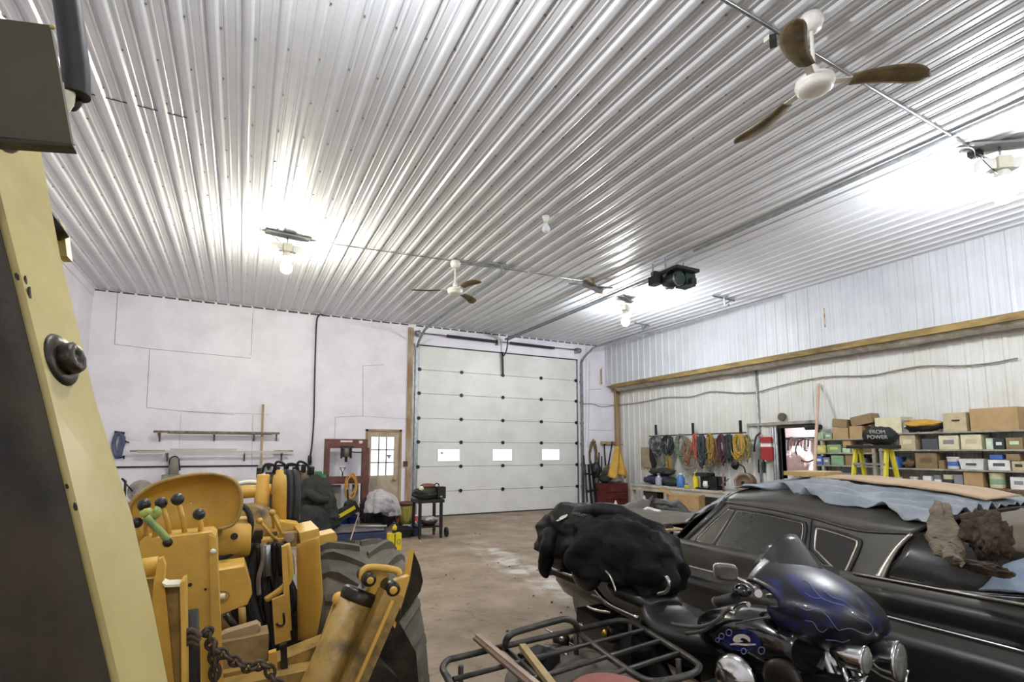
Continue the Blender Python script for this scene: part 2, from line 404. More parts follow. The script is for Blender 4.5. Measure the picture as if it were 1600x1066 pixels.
bulb_fixture((0.474, 8.11, ZC-0.022), 'lit bare bulb fixture on the left of the ceiling, warm glow', M_bulbw, 0.1)
bulb_fixture((6.98, 8.40, ZC-0.022), 'lit bare bulb fixture beside the door opener rail', M_bulb, 0.5)
bulb_fixture((6.83, 2.25, ZC-0.022), 'large lit bare bulb fixture at the upper right near the big fan', M_bulb, -0.6, 1.32)
bulb_fixture((0.474, 2.25, ZC-0.022), 'lit bare bulb fixture above the yellow backhoe, nearest on the left', mat('lit_bulb_dimmer', (1, 1, 1), 0.3, emit=(.95, 0.97, 1.0), estr=BULB*.8), 0.3)
bulb_fixture((0.474, -3.6, ZC-0.022), 'added unseen bare bulb fill light behind the camera, left side', MATS['lit_bulb_dimmer'], 0.3)  # lamp added out of view to light the surfaces facing the camera
bulb_fixture((6.83, -3.6, ZC-0.022), 'added unseen bare bulb fill light behind the camera, right side', MATS['lit_bulb_dimmer'], 0.1)  # second added fill lamp, on the right
t = thing('pendant_bulb', 'small unlit bulb in a socket on the middle of the ceiling', 'light', (3.522, 5.833, ZC-0.022))
b = MB(); b.lathe((3.522, 5.833, ZC-0.022), [(0.05, 0), (0.05, -0.03), (0.032, -0.04), (0.032, -0.09)], n=14); b.build('socket', M_white, t)
b = MB(); b.lathe((3.522, 5.833, ZC-0.11), [(0.02, 0), (0.03, -0.03), (0.055, -0.08), (0.055, -0.11), (0.035, -0.14), (0.002, -0.15)], n=14); b.build('bulb', M_glass, t)

M_blade = mat('dusty_brown_fan_blade', rgb('#4d3d24'), 0.75, col2=rgb('#80714c'), scale=9, mix=(0.35, 0.8), bump=.4)
def fan(loc, label, rot, drop=0.62, R=0.72):
    t = thing('ceiling_fan', label, 'fan', (0, 0, 0), 'ceiling fans')
    b = MB(); b.lathe((0, 0, 0), [(0.05, 0), (0.07, -0.01), (0.085, -0.06), (0.07, -0.11), (0.03, -0.13)], n=18); b.build('canopy', M_white, t)
    b = MB(); b.cyl((0, 0, -0.1), (0, 0, -drop+0.12), 0.013, 10); b.lathe((0, 0, -drop+0.16), [(0.013, 0), (0.035, -0.01), (0.04, -0.07), (0.03, -0.08)], n=14); b.build('downrod', M_white, t)
    b = MB(); b.lathe((0, 0, -drop+0.08), [(0.03, 0), (0.09, -0.012), (0.125, -0.03), (0.13, -0.06), (0.122, -0.075), (0.118, -0.08), (0.118, -0.095), (0.10, -0.11), (0.06, -0.118), (0.002, -0.12)], n=28); b.build('motor_housing', M_white, t)
    for k in range(3):
        a = rot+k*2*math.pi/3; ca, sa = math.cos(a), math.sin(a)
        G = []; nU = 16
        for i in range(nU+1):
            u = i/nU; r = 0.24+u*(R-0.24)
            wd = (0.050+0.032*math.sin(min(1, u*1.15)*math.pi/2)) * (math.sqrt(max(0.02, 1-max(0, (u-0.72)/0.28)**2)))
            cv = 0.03*math.sin(u*math.pi)*-1+0.035*u*u       # swept centreline
            row = []
            for j in range(7):
                w_ = (j/6-0.5)*2*wd; z = -drop+0.02-w_*0.16+0.01*math.cos(j/6*math.pi*2)*0.5-0.02*u
                px_, py_ = r, w_+cv
                row.append(V(px_*ca-py_*sa, px_*sa+py_*ca, z))
            G.append(row)
        bb_ = MB().grid(G, 0.006).build('blade', M_blade, t)
        b = MB(); b.box((0, 0, 0), (0.14, 0.05, 0.006))
        for v in b.bm.verts:
            x, y, z = v.co.x+0.19, v.co.y, v.co.z; v.co = V(x*ca-y*sa, x*sa+y*ca, -drop+0.03+z)
        b.build('blade_iron', M_white, t)
    t.location = loc
    return t
fan((3.545, 2.13, ZC-0.02), 'large three-blade brown and white ceiling fan in the upper right, nearest', math.radians(-38), drop=.56, R=0.75)
fan((3.04, 7.96, ZC-0.02), 'small distant three-blade ceiling fan left of the opener', math.radians(39), drop=.54, R=0.72)
def ybox(b, y, u0, v0, u1, v1, dep):     # box whose front face lies on the plane y and spans the given view directions
    p = ony(y, u0, v1); q = ony(y, u1, v0); return b.bb((p.x, y, p.z), (q.x, y+dep, q.z))
def xbox(b, x, u0, v0, u1, v1, dep):
    um = (u0+u1)/2; a = onx(x, um, v0).z; c = onx(x, um, v1).z
    return b.bb((x, onx(x, u0, v0).y, a), (x+dep, onx(x, u1, v0).y, c))
M_door = mat('white_insulated_door_steel', rgb('#d8d8d6'), 0.42, col2=rgb('#cbcac5'), scale=1.4)
M_day = mat('daylit_pane', (1, 1, 1), 0.2, emit=(0.93, 0.97, 1.0), estr=1.05)
M_mark = mat('grey_mark', rgb('#7d7d80'), 0.6)
d1 = thing('door_1', None, None, (0, 0, 0)); tag(d1, kind='structure')
zs = [0.0]+[ony(YF, 775, v).z for v in (764.8, 728, 691.7, 657, 620.6, 585.7)]+[OD[2]]
for k in range(len(zs)-1):
    b = MB()
    z0, z1 = zs[k], zs[k+1]; yd = YF+0.03
    wins = []
    if k == 2:
        for (u0, u1) in ((684.5, 718), (770, 800), (847, 874)):
            wins.append((ony(yd, u0, 711).x, ony(yd, u1, 711).x))
        wz0, wz1 = ony(yd, 775, 719.5).z, ony(yd, 775, 702.5).z
        xs = [OD[0]]
        b.bb((OD[0], yd, z0+.006), (OD[1], yd+.05, wz0)); b.bb((OD[0], yd, wz1), (OD[1], yd+.05, z1-.006))
        px_ = OD[0]
        for a, c in wins: b.bb((px_, yd, wz0), (a, yd+.05, wz1)); px_ = c
        b.bb((px_, yd, wz0), (OD[1], yd+.05, wz1))
    else:
        b.bb((OD[0], yd, z0+.006), (OD[1], yd+.05, z1-.006))
    for q in (0.25, 0.5, 0.75):
        if k == 2: break
        zz = z0+(z1-z0)*q; b.bb((OD[0], yd-.003, zz-.004), (OD[1], yd, zz+.004))
    pn = b.build('door_panel', M_door, d1)
    if k:
        MB().bb((OD[0], yd+.01, z0-.008), (OD[1], yd+.03, z0+.008)).build('panel_joint', M_seam, pn)
    for a, c in wins:
        fr = MB(); t_ = .02
        for q in (((a-t_, wz0-t_), (c+t_, wz0)), ((a-t_, wz1), (c+t_, wz1+t_)), ((a-t_, wz0), (a, wz1)), ((c, wz0), (c+t_, wz1))): fr.bb((q[0][0], yd-.012, q[0][1]), (q[1][0], yd+.01, q[1][1]))
        f_ = fr.build('window_frame', M_white, pn)
        MB().bb((a, yd+.015, wz0), (c, yd+.025, wz1)).build('pane', M_day, pn)
        if a < 4.8:
            MB().prism([(a+.06, yd+.012, wz1-.07), (a+.15, yd+.012, wz1-.07), (a+.105, yd+.012, wz1-.14)], (0, .003, 0)).build('sticker', M_mark, pn)
yd = YF+0.03
for k in range(1, len(zs)-1):
    for u in (654, 720.5, 785.5, 845.5, 900):
        x = ony(yd, u, 650).x; z = zs[k]
        MB().bb((x-.045, yd-.02, z-.03), (x+.045, yd, z+.03)).bb((x-.02, yd-.03, z-.045), (x+.02, yd, z+.045)).build('hinge', M_dark, d1)
MB().bb((OD[0]-.02, yd-.02, OD[2]-.03), (OD[1]+.02, yd, OD[2]+.02)).build('top_seal', M_dark, d1)
MB().bb((OD[0], yd-.01, 0), (OD[1], yd+.05, .03)).build('bottom_seal', M_black, d1)
for x in (OD[0], OD[1]-.05): MB().bb((x, yd-.008, .03), (x+.05, yd, OD[2]-.03)).build('end_stile', M_grey, d1)
# reveal so that no gap shows round the door
MB().bb((OD[0]-.1, YF+.26, 0), (OD[1]+.1, YF+.3, OD[2]+.1)).build('backing', M_door, d1)
# tracks
M_trk = mat('galvanised_track', rgb('#85898c'), 0.4, 0.7, col2=rgb('#a5a8aa'), scale=8)
def track(x, label, ymax, zh, sgn):
    t = thing('door_track', label, 'track', (x, YF-0.06, 0))
    P = sm([(x, YF-.06, 0.02), (x, YF-.06, 2.0), (x, YF-.06, 3.95), (x, YF-.14, 4.25), (x, YF-.5, 4.45), (x, YF-1.2, zh-.05), (x, ymax, zh)], 5)
    b = MB()
    for p, q in zip(P, P[1:]): b.beam(p, q, .05, .035, up=(0, 1, 0) if abs((q-p).normalized().y) < .7 else (0, 0, 1))
    b.build('rail', M_trk, t)
    MB().bb((x+sgn*.035, YF-.03, 0), (x+sgn*.09, YF-.002, 4.3)).build('angle_iron', M_trk, t)
    for z in (.6, 1.2, 1.8, 2.4, 3.0, 3.6): MB().bb((x-.03, YF-.055, z), (x+.05*sgn+.03, YF-.01, z+.05)).build('bracket', M_grey, t)
    return t
track(OD[0]-.05, 'galvanised overhead door track on the left of the big white door', 7.7, 4.60, -1)
track(OD[1]+.06, 'galvanised overhead door track on the right of the big white door', 7.3, 4.60, 1)
def hanger(x, y, z, label, wd=.5):
    t = thing('track_hanger', label, 'bracket', (x, y, z))
    MB().beam((x-wd/2, y, ZC-.03), (x+wd/2, y+.05, ZC-.03), .03, .03).build('angle', M_trk, t)
    MB().beam((x-.02, y, ZC-.03), (x, y, z), .03, .01).build('strap', M_trk, t)
    MB().beam((x+wd*.35, y+.04, ZC-.03), (x+.01, y, z+.02), .03, .008).build('brace', M_trk, t)
hanger(OD[0]-.05, 7.75, 4.62, 'steel hanger holding the left door track end beside the small fan')
hanger(OD[1]+.06, 7.4, 4.62, 'steel hanger holding the right door track, nearer one', .7)
hanger(OD[1]+.06, 9.9, 4.6, 'steel hanger holding the right door track, farther one', .5)
# torsion spring assembly
t = thing('torsion_springs', 'black torsion springs on a shaft above the big white door', 'door spring', (6.2, YF-.1, 4.5))
def spring(u0, v0, u1, v1):
    a = ony(YF-.12, u0, v0); c = ony(YF-.12, u1, v1); b = MB(); n = 40
    ax = (c-a); prof = []
    for i in range(n+1): prof.append((.033+.006*(i % 2), ax.length*i/n))
    return b.lathe(a, prof, ax, 12)
spring(698, 525, 777, 534).build('spring', M_black, t); spring(797, 536, 866, 544).build('spring', M_black, t)
a = ony(YF-.12, 656, 520); c = ony(YF-.12, 908, 547.5)
MB().tube([a, c], .014).build('shaft', M_grey, t)
for u, v in ((655, 520), (779, 534), (902, 547)): p = ony(YF-.12, u, v); MB().bb((p.x-.03, p.y-.03, p.z-.09), (p.x+.03, YF-.004, p.z+.06)).build('bearing_plate', M_grey, t)
for u, v in ((652, 521), (905, 548)): p = ony(YF-.12, u, v); MB().cyl((p.x-.04, p.y, p.z), (p.x+.04, p.y, p.z), .07, 16).build('cable_drum', M_grey, t)
# opener arm on the door
t = thing('steel_linkage', 'dark bent steel linkage joining the opener rail to the door top', 'linkage', (6.2, YF-.1, 4.2))
MB().beam(ony(YF-.05, 785, 550), ony(YF-.05, 786, 586), .05, .02, up=(0, 1, 0)).build('draw_bar', M_dark, t)
MB().tube(sm([ony(YF-.3, 793, 527), ony(YF-.25, 792, 545), ony(YF-.15, 787, 556), ony(YF-.06, 785, 552)]), .018).build('curved_arm', M_dark, t)
# opener rail and motor
t = thing('garage_door_opener', 'dark green-black door opener motor on a long ceiling rail', 'door opener', (6.2, 6.4, 4.5))
for dx in (-.035, .035): MB().beam((6.22+dx, 12.4, 4.60), (6.22+dx, 6.35, 4.60), .03, .05).build('rail', M_trk, t)
MB().beam((6.22, 12.4, 4.635), (6.22, 6.35, 4.635), .012, .012).build('chain', M_dark, t)
b = MB(); b.box((6.3, 6.25, 4.56), (.5, .5, .05)); b.box((6.3, 6.6, 4.6), (.4, .1, .12)); b.build('mounting_plate', M_dark, t)
M_grn = mat('dark_green_machine_paint', rgb('#1f2f2b'), .45, .3, col2=rgb('#2c3a38'), scale=14)
b = MB(); b.cyl((6.22, 6.1, 4.42), (6.22, 6.42, 4.42), .115, 20); b.build('motor', M_grn, t)
MB().cyl((6.22, 6.12, 4.42), (6.22, 6.16, 4.42), .122, 20).build('motor_band', M_grey, t)
MB().box((6.48, 6.25, 4.44), (.22, .24, .2)).build('control_box', M_grn, t, bevel=.01)
MB().box((6.06, 6.5, 4.46), (.14, .2, .14)).build('gearbox', M_dark, t, bevel=.01)
MB().cyl((6.30, 6.48, 4.44), (6.42, 6.48, 4.44), .085, 16).build('pulley', M_grn, t)
MB().box((6.4, 6.02, 4.36), (.1, .08, .1)).build('solenoid', M_dark, t, bevel=.01)
for q in ((6.1, 6.3), (6.5, 6.3), (6.1, 6.6), (6.5, 6.6)): MB().beam((q[0], q[1], 4.56), (q[0], q[1], ZC-.01), .03, .01).build('hanging_strap', M_trk, t)
# metal rail running on from the motor
tag(MB().beam((6.22, 5.8, 4.76), (6.18, 1.5, 4.76), .04, .03).build('ceiling_rail', M_trk), 'grey steel strip along the ceiling behind the opener motor', 'rail')
t = thing('crossing_angles', 'criss-crossed steel angles bolted to the ceiling beside the opener rail', 'bracket', (5.7, 7.9, 4.75))
MB().beam((5.35, 8.05, 4.76), (6.15, 7.75, 4.70), .05, .02).build('angle', M_trk, t); MB().beam((5.45, 7.6, 4.76), (6.3, 8.2, 4.68), .04, .02).build('angle', M_tan, t); MB().beam((5.6, 7.9, 4.76), (6.0, 7.9, 4.66), .1, .08).build('outlet_box', M_grey, t)
# ceiling conduits
def pipe(name, label, cat, pts, r, m_, n=8, k=1):
    return tag(MB().tube(sm(pts, k) if k > 1 else pts, r, n).build(name, m_), label, cat)
M_cond = mat('shiny_conduit', rgb('#a9abad'), .25, .95)
pipe('conduit', 'straight steel conduit across the ceiling above the big fan', 'pipe', [(2.4, 2.30, 4.762), (6.68, 2.40, 4.762)], .014, M_cond)
t = thing('junction_box', 'small dark ceiling box where the conduit ends in loose wires', 'junction box', (6.7, 2.41, 4.72))
MB().box((6.72, 2.41, 4.73), (.1, .1, .06)).build('box', M_dark, t, bevel=.005)
for k in range(6):
    a = k*1.1; MB().tube(sm([(6.72, 2.41, 4.70), (6.72+.05*math.cos(a), 2.41+.05*math.sin(a), 4.66), (6.72+.1*math.cos(a), 2.41+.08*math.sin(a), 4.64+.02*(k % 3))], 4), .003, 5).build('wire', M_dark if k % 2 else M_white, t)
MB().tube(sm([(6.72, 2.41, 4.7), (6.45, 2.35, 4.69), (6.25, 2.5, 4.68), (6.3, 2.7, 4.69), (6.55, 2.6, 4.7)], 5), .004, 5).build('loose_cable', M_white, t)
MB().tube(sm([(6.7, 2.38, 4.7), (6.62, 2.3, 4.55), (6.62, 2.25, 4.45), (6.68, 2.24, 4.42), (6.72, 2.28, 4.5), (6.72, 2.36, 4.68)], 5), .004, 5).build('loop_cable', M_black, t)
pipe('conduit', 'thin conduit from the left light to the small fan', 'pipe', [(.48, 8.16, 4.765), (2.96, 7.96, 4.765)], .011, M_cond)
pipe('conduit', 'thin conduit from the small fan toward the opener rail', 'pipe', [(3.1, 7.95, 4.765), (5.6, 7.80, 4.765)], .009, M_cond)
tag(MB().beam((3.15, 7.98, 4.755), (3.85, 7.85, 4.755), .05, .02).build('steel_strap', M_trk), 'flat steel strap on the ceiling right of the small fan', 'bracket')
t = thing('spotlight', 'small black and white swivel lamp on the ceiling by the big fan blade', 'light', (3.3, 2.5, 4.7))
p = onz(4.73, 1208, 64); MB().box(p, (.09, .05, .05), rz=.6).build('lamp_body', M_black, t, bevel=.006); MB().box(p+V(-.01, .03, .03), (.05, .05, .04)).build('mount', M_white, t)
# ---------------- man door ----------------
M_tdoor = mat('dirty_tan_door', rgb('#b3a48f'), .6, col2=rgb('#8a7a66'), scale=3.5, mix=(.45, .8))
d2 = thing('door_2', None, None, (0, 0, 0)); tag(d2, kind='structure')
x0, x1, zt = MD; yd = YF+.03
b = MB(); b.bb((x0, yd-.03, 0), (x0+.06, yd+.1, zt)); b.bb((x1-.06, yd-.03, 0), (x1, yd+.1, zt)); b.bb((x0, yd-.03, zt-.05), (x1, yd+.1, zt)); b.build('door_frame', M_tan, d2)
gx0, gx1 = ony(yd, 580, 700).x, ony(yd, 615.5, 700).x; gz0, gz1 = ony(yd, 600, 743).z, ony(yd, 600, 683).z
b = MB(); b.bb((x0+.06, yd, .01), (x1-.06, yd+.04, gz0)); b.bb((x0+.06, yd, gz1), (x1-.06, yd+.04, zt-.05)); b.bb((x0+.06, yd, gz0), (gx0, yd+.04, gz1)); b.bb((gx1, yd, gz0), (x1-.06, yd+.04, gz1)); b.build('slab', M_tdoor, d2)
MB().bb((gx0, yd+.02, gz0), (gx1, yd+.03, gz1)).build('pane', M_day, d2)
b = MB()
for k in (1, 2):
    x = gx0+(gx1-gx0)*k/3; z = gz0+(gz1-gz0)*k/3; b.bb((x-.013, yd+.0, gz0), (x+.013, yd+.02, gz1)); b.bb((gx0, yd+.0, z-.013), (gx1, yd+.02, z+.013))
b.build('glazing_bars', mat('grey_bar', rgb('#6f6f72'), .6), d2)
M_brass = mat('brass', rgb('#b8963f'), .3, .9)
p = ony(yd, 615.5, 749.5); MB().lathe((p.x, yd, p.z), [(.03, 0), (.03, -.008), (.012, -.015), (.012, -.04), (.03, -.05), (.034, -.07), (.02, -.085)], (0, 1, 0), 16).build('door_knob', M_brass, d2)
p = ony(yd, 608, 714); MB().prism([(p.x-.07, yd+.012, p.z+.05), (p.x+.07, yd+.012, p.z+.05), (p.x, yd+.012, p.z-.055)], (0, .003, 0)).build('sticker', M_mark, d2)
MB().bb((x0, YF+.26, 0), (x1, YF+.3, zt)).build('backing', M_door, d2)
b = MB(); b.bb((3.60, YF-.04, 0), (3.73, YF-.002, ZC-.1)); b.build('trim_6', mat('stained_post', rgb('#b0a48f'), .8, col2=rgb('#8a6d4b'), scale=2.2, stretch=(2, 1, .5), mix=(.4, .6)), kind='structure')
p = ony(YF-.02, 633.5, 725); t = thing('light_switch', 'small dark red switch box between man door and post', 'switch', p)
MB().box(p, (.10, .06, .13)).build('box', mat('dark_red', rgb('#4b2522'), .5), t, bevel=.01); MB().box(p+V(0, -.035, .01), (.03, .02, .04)).build('toggle', M_black, t)
# ---------------- far wall racks ----------------
M_rust = mat('rusty_steel', rgb('#6b5a4c'), .7, .4, col2=rgb('#8b867e'), scale=14)
M_stk = mat('pale_steel_bar', rgb('#b3aea6'), .5, .5)
def rack(label, vz, brs, bars):
    t = thing('wall_rack', label, 'rack', ony(YF-.02, brs[0], vz))
    for u in brs:
        p = ony(YF-.01, u, vz)
        MB().beam(p+V(0, 0, -.16), p+V(0, 0, .02), .03, .012, up=(0, 1, 0)).beam(p+V(0, -.0, -.005), p+V(0, -.28, .0), .03, .03).beam(p+V(0, -.01, -.14), p+V(0, -.22, -.01), .02, .012, up=(1, 0, 0)).build('bracket', M_rust, t)
    return t
rack('upper wall rack of brackets holding long steel bars', 678, (250, 335, 397, 432), [])
rack('lower wall rack of brackets holding long pale bars', 709, (262, 382, 440), [])
def bar(label, u0, v0, u1, v1, dy, r, m_, name='steel_bar', grp=None):
    a = ony(YF-dy, u0, v0); c = ony(YF-dy, u1, v1); c.z = a.z
    o = MB().beam(a, c, r*2, r*2).build(name, m_); return tag(o, label, 'bar', grp)
bar('dark angle bar lying on the upper wall rack, front', 240, 674.5, 437, 677, .24, .022, M_rust)
bar('thin dark rod on the upper wall rack, behind the angle bar', 262, 676.5, 425, 678, .12, .014, M_dark)
bar('long pale bar lying on the lower wall rack', 215, 706.5, 450, 708, .22, .02, M_stk)
bar('short rusty bar on the lower wall rack, left end', 203, 705, 258, 706, .16, .016, M_rust)
bar('thin pipe on top of the lower wall rack bars', 266, 702, 370, 702, .10, .012, M_stk)
bar('short rusty pipe right of the lower wall rack', 428, 705, 458, 706, .14, .014, M_rust)
pipe('air_pipe', 'long thin dark pipe running low along the far wall', 'pipe', [ony(YF-.03, 150, 730.5), ony(YF-.03, 470, 727)], .015, M_dark)
tag(MB().beam((-.08+.5, YF-.5, 0.0), (0.40, YF-.03, 2.63), .045, .03).build('wooden_pole', M_tan), 'tall thin wooden pole leaning on the far wall', 'pole')
M_cord = mat('black_cord', rgb('#1c1c1e'), .5)
t = thing('drop_cord', 'thick black power cord hanging down the far wall', 'cord', ony(YF-.04, 490, 600))
P = sm([ony(YF-.03, u, v) for u, v in ((505, 491), (498, 493), (494.5, 505), (493, 545), (491.5, 600), (490.5, 650), (488, 690), (485, 712))], 5)
MB().tube(P, .017, 8).build('cable', M_cord, t)
p = ony(YF-.05, 484, 719); MB().lathe(p+V(0, 0, .11), [(.02, 0), (.04, -.03), (.045, -.16), (.03, -.2), (.02, -.22)], n=12).build('plug', M_cord, t)
MB().tube(sm([ony(YF-.05, 484, 729), ony(YF-.1, 482, 736), ony(YF-.3, 470, 741)], 4), .012, 6).build('lead', M_cord, t)
# blue torch / hose bundle at far left
M_bluep = mat('faded_blue', rgb('#3c4566'), .6, col2=rgb('#59607a'), scale=12)
t = thing('tool_bundle', 'faded blue hose and clamp bundle hung on the far wall at left', 'hose', ony(YF-.1, 185, 695))
q = lambda u, v, d=.045: ony(YF-d, u, v)
MB().tube(sm([q(178, 690), q(183, 678), q(190, 680), q(193, 690), q(187, 708), q(183, 715), q(178, 702)], 4, True), .035, 8, closed=True).build('hose', M_bluep, t)
MB().beam(q(192, 682), q(186, 714), .09, .05, up=(0, 1, 0)).build('clamp', M_bluep, t)
MB().beam(q(179, 675), q(195, 677), .04, .04).build('bracket', M_dark, t)
MB().tube([q(194, 689), q(202, 692)], .012).tube(sm([q(188, 716), q(194, 713), q(193, 718)]), .012).build('hook', M_dark, t)
t = thing('hanging_motor', 'grey round motor with black cable hooked on the wall pipe', 'motor', q(272, 728, .15))
MB().cyl(q(273, 716, .15), q(271, 742, .15), .09, 16).build('body', mat('dusty_grey', rgb('#7f7972'), .7), t)
MB().tube(sm([q(266, 735, .15), q(265, 720, .2), q(270, 714, .2), q(278, 716, .2), q(281, 735, .15)], 5), .015).build('cable', M_cord, t)
M_blk2 = mat('grey_block_paint', rgb('#9b968f'), .7, col2=rgb('#6f6b66'), scale=9)
t = thing('metal_cabinet', 'small grey metal box below the wall pipe behind the yellow seat', 'box', q(262, 750, .2))
b = MB(); ybox(b, YF-.35, 249, 742, 280, 790, .3); b.build('body', M_blk2, t, bevel=.01); b = MB(); ybox(b, YF-.37, 252, 745, 277, 752, .02); b.build('door', M_grey, t)
t = thing('wheel_grinder', 'grey round grinder wheel on stand at far left behind the seat', 'grinder', onz(0, 210, 830))
c = ony(11.6, 220, 768); MB().cyl(c+V(0, -.06, 0), c+V(0, .06, 0), .2, 24).build('wheel', M_blk2, t); MB().beam(c, V(c.x, c.y, 0), .1, .1).build('stand', M_dark, t); MB().box((c.x, c.y, .02), (.4, .4, .04)).build('base', M_dark, t)
t = thing('work_light', 'thin black folding lamp arm beside the grinder at far left', 'lamp', onz(0, 196, 830))
c = ony(11.4, 196, 790); MB().tube([V(c.x, c.y, 0), ony(11.4, 196, 752), ony(11.4, 190, 748)], .02).build('post', M_dark, t); MB().tube([ony(11.4, 190, 748), ony(11.4, 207, 768)], .012).build('arm', M_dark, t); MB().ball(ony(11.4, 205, 790), .07, 6).build('head', M_dark, t)
# ---------------- shop press ----------------
M_press = mat('maroon_machine_paint', rgb('#54302b'), .5, .2, col2=rgb('#6b423b'), scale=9)
yp = 12.05
t = thing('shop_press', 'maroon H-frame hydraulic shop press beside the man door', 'press', onz(0, 545, 812))
b = MB(); ybox(b, yp, 508, 686.5, 575, 700.5, .14); b.build('top_beam', M_press, t, bevel=.006)
M_sign = mat('press_sticker', rgb('#d8c9c0'), .5)
b = MB(); ybox(b, yp-.004, 532, 688.5, 551, 691, .003); b.build('label_plate', M_sign, t)
b = MB(); ybox(b, yp-.004, 561, 689, 566.5, 693, .003); b.build('round_sticker', M_sign, t)
for u0, u1 in ((508, 516), (567, 577.5)):
    b = MB(); p = ony(yp, u0, 700); r_ = ony(yp, u1, 700); b.bb((p.x, yp, 0), (r_.x, yp+.14, p.z)); b.build('upright', M_press, t, bevel=.006)
b = MB(); ybox(b, yp-.02, 508, 744, 577, 757, .2); b.build('bed', M_press, t, bevel=.006)
for u in (512, 573): p = ony(yp, u, 800); MB().bb((p.x-.07, yp-.3, 0), (p.x+.07, yp+.45, .06)).build('foot', M_press, t)
c = ony(yp+.07, 541, 708)
MB().cyl(c+V(0, 0, .1), c+V(0, 0, -.09), .075, 18).build('ram', mat('cast_grey', rgb('#6b625c'), .5, .5), t)
MB().cyl(c+V(0, 0, -.09), c+V(0, 0, -.2), .03, 12).build('piston', M_dark, t)
for dx in (-.1, .1): MB().lathe(c+V(dx, 0, .12), [(.02+.008*(i % 2), -.24*i/16) for i in range(17)], n=8).build('return_spring', M_dark, t)
MB().tube(sm([ony(yp-.05, 548, 706), ony(yp-.06, 556, 707), ony(yp-.05, 566, 707)], 4), .012).build('pump_hose', M_dark, t)
MB().box(c+V(0, 0, .13), (.3, .16, .05)).build('plate', M_dark, t)
t = thing('pry_handle', 'black D-handled tool standing in the press bed', 'tool', ony(yp-.1, 535, 745))
P = [ony(yp-.06, 531, 731), ony(yp-.06, 539.5, 731), ony(yp-.06, 535.5, 739)]; MB().tube(P, .016, 8, closed=True).build('grip', M_dark, t); MB().tube([P[2], ony(yp-.06, 535, 744)], .016).build('shank', M_dark, t)
M_ocord = mat('orange_yellow_cord', rgb('#b9823a'), .6, col2=rgb('#c9a455'), scale=20)
def coil(name, label, y, u, v, ru, rv, n, r, m_, cat='cord', loops=7, sq=.12, seed=1):
    p = ony(y, u, v); rx = (ony(y, u+ru, v)-p).x; rz = (ony(y, u, v-rv)-p).z; rd = random.Random(seed); pts = []
    for k in range(loops*14):
        a = 2*math.pi*k/14; s = (.72+.28*((k//14)*.618 % 1))+sq*math.sin(k*.37+seed)+.04*rd.random(); pts.append(p+V(rx*s*math.sin(a), -.0-.05*rd.random(), rz*s*math.cos(a)+.02*math.sin(k*.11)))
    return tag(MB().tube(pts, r, 6).build(name, m_), label, cat)
coil('extension_cord', 'coiled orange extension cord hung on the maroon press', yp-.06, 548, 760, 9, 20, 0, .012, M_ocord)
M_board = mat('pale_grey_board', rgb('#a9a49f'), .7, col2=rgb('#8a8580'), scale=4)
def panel(label, y, u0, v0, u1, v1, dep, m_, name='board', cat='board'):
    b = MB(); ybox(b, y, u0, v0, u1, v1, dep); return tag(b.build(name, m_, bevel=.004), label, cat)
panel('grey and white board leaning behind the press legs, left', 12.3, 512, 758, 533, 800, .03, M_board)
panel('narrow pale board leaning behind the press legs, middle', 12.35, 540, 757, 546, 802, .03, M_white)
panel('pale board leaning behind the press legs, right', 12.35, 549, 757, 560, 802, .03, M_board)
pipe('leaning_rod', 'thin white rod leaning in front of the press', 'rod', [ony(12.0, 562, 757), ony(11.6, 561, 803)], .012, M_white)
# ---------------- things along the far wall floor ----------------
def foot(u, v): return onz(0, u, v)
def hgt(p, u, v):      # height above the floor at the place p seen at v
    return ony(p.y, u, v).z
M_navy = mat('black_cloth', rgb('#191a1c'), .9, col2=rgb('#2b2c2b'), scale=6, bump=.8, bscale=18)
M_olive = mat('dark_olive_canvas', rgb('#34352d'), .9, col2=rgb('#22231f'), scale=5, bump=.8, bscale=12)
M_wcl = mat('pale_grey_cloth', rgb('#b9b3b6'), .85, col2=rgb('#a39da2'), scale=5, bump=.6, bscale=14)
M_blue = mat('blue_plastic', rgb('#1d3c9c'), .45)
M_red = mat('red_plastic', rgb('#a3262a'), .45)
M_yel = mat('yellow_plastic', rgb('#d8c11c'), .45)
M_green = mat('green_enamel', rgb('#2f7a4e'), .4, .1)
M_card = mat('brown_cardboard', rgb('#a78a61'), .85, col2=rgb('#927650'), scale=5)
# compressor with black hoses (behind the backhoe hoses)
t = thing('air_compressor', 'dark engine-driven compressor on a stand behind the yellow machine', 'compressor', (0.75, 11.6, 0))
MB().box((.80, 11.6, 1.02), (.62, .5, .42)).build('engine_block', mat('grimy_engine', rgb('#2e2826'), .8, col2=rgb('#4a413c'), scale=9), t, bevel=.05)
for k in range(7): MB().cyl((.35+.16*k, 11.4, 1.1+.05*(k % 3)), (.35+.16*k, 11.35, 1.3+.04*(k % 2)), .05, 10).build('manifold', M_olive if k % 2 else M_dark, t)
MB().cyl((.3, 11.6, .55), (1.25, 11.6, .55), .22, 20).build('tank', M_olive, t)
for x in (.4, 1.15):
    for y in (11.4, 11.8): MB().beam((x, y, 0), (x, y, .8), .05, .05).build('leg', M_dark, t)
MB().box((.45, 11.45, 1.28), (.25, .25, .14)).build('air_filter', M_grey, t, bevel=.03)
for k in range(4): MB().tube(sm([(.4+.2*k, 11.35, 1.2), (.45+.2*k, 11.25, 1.36+.05*(k % 2)), (.62+.2*k, 11.3, 1.33), (.7+.18*k, 11.35, 1.15)], 5), .025).build('hose', M_black, t)
t = thing('belt_pulley_grinder', 'green electric motor with a rusty brown pulley wheel on a stand', 'grinder', foot(490, 800))
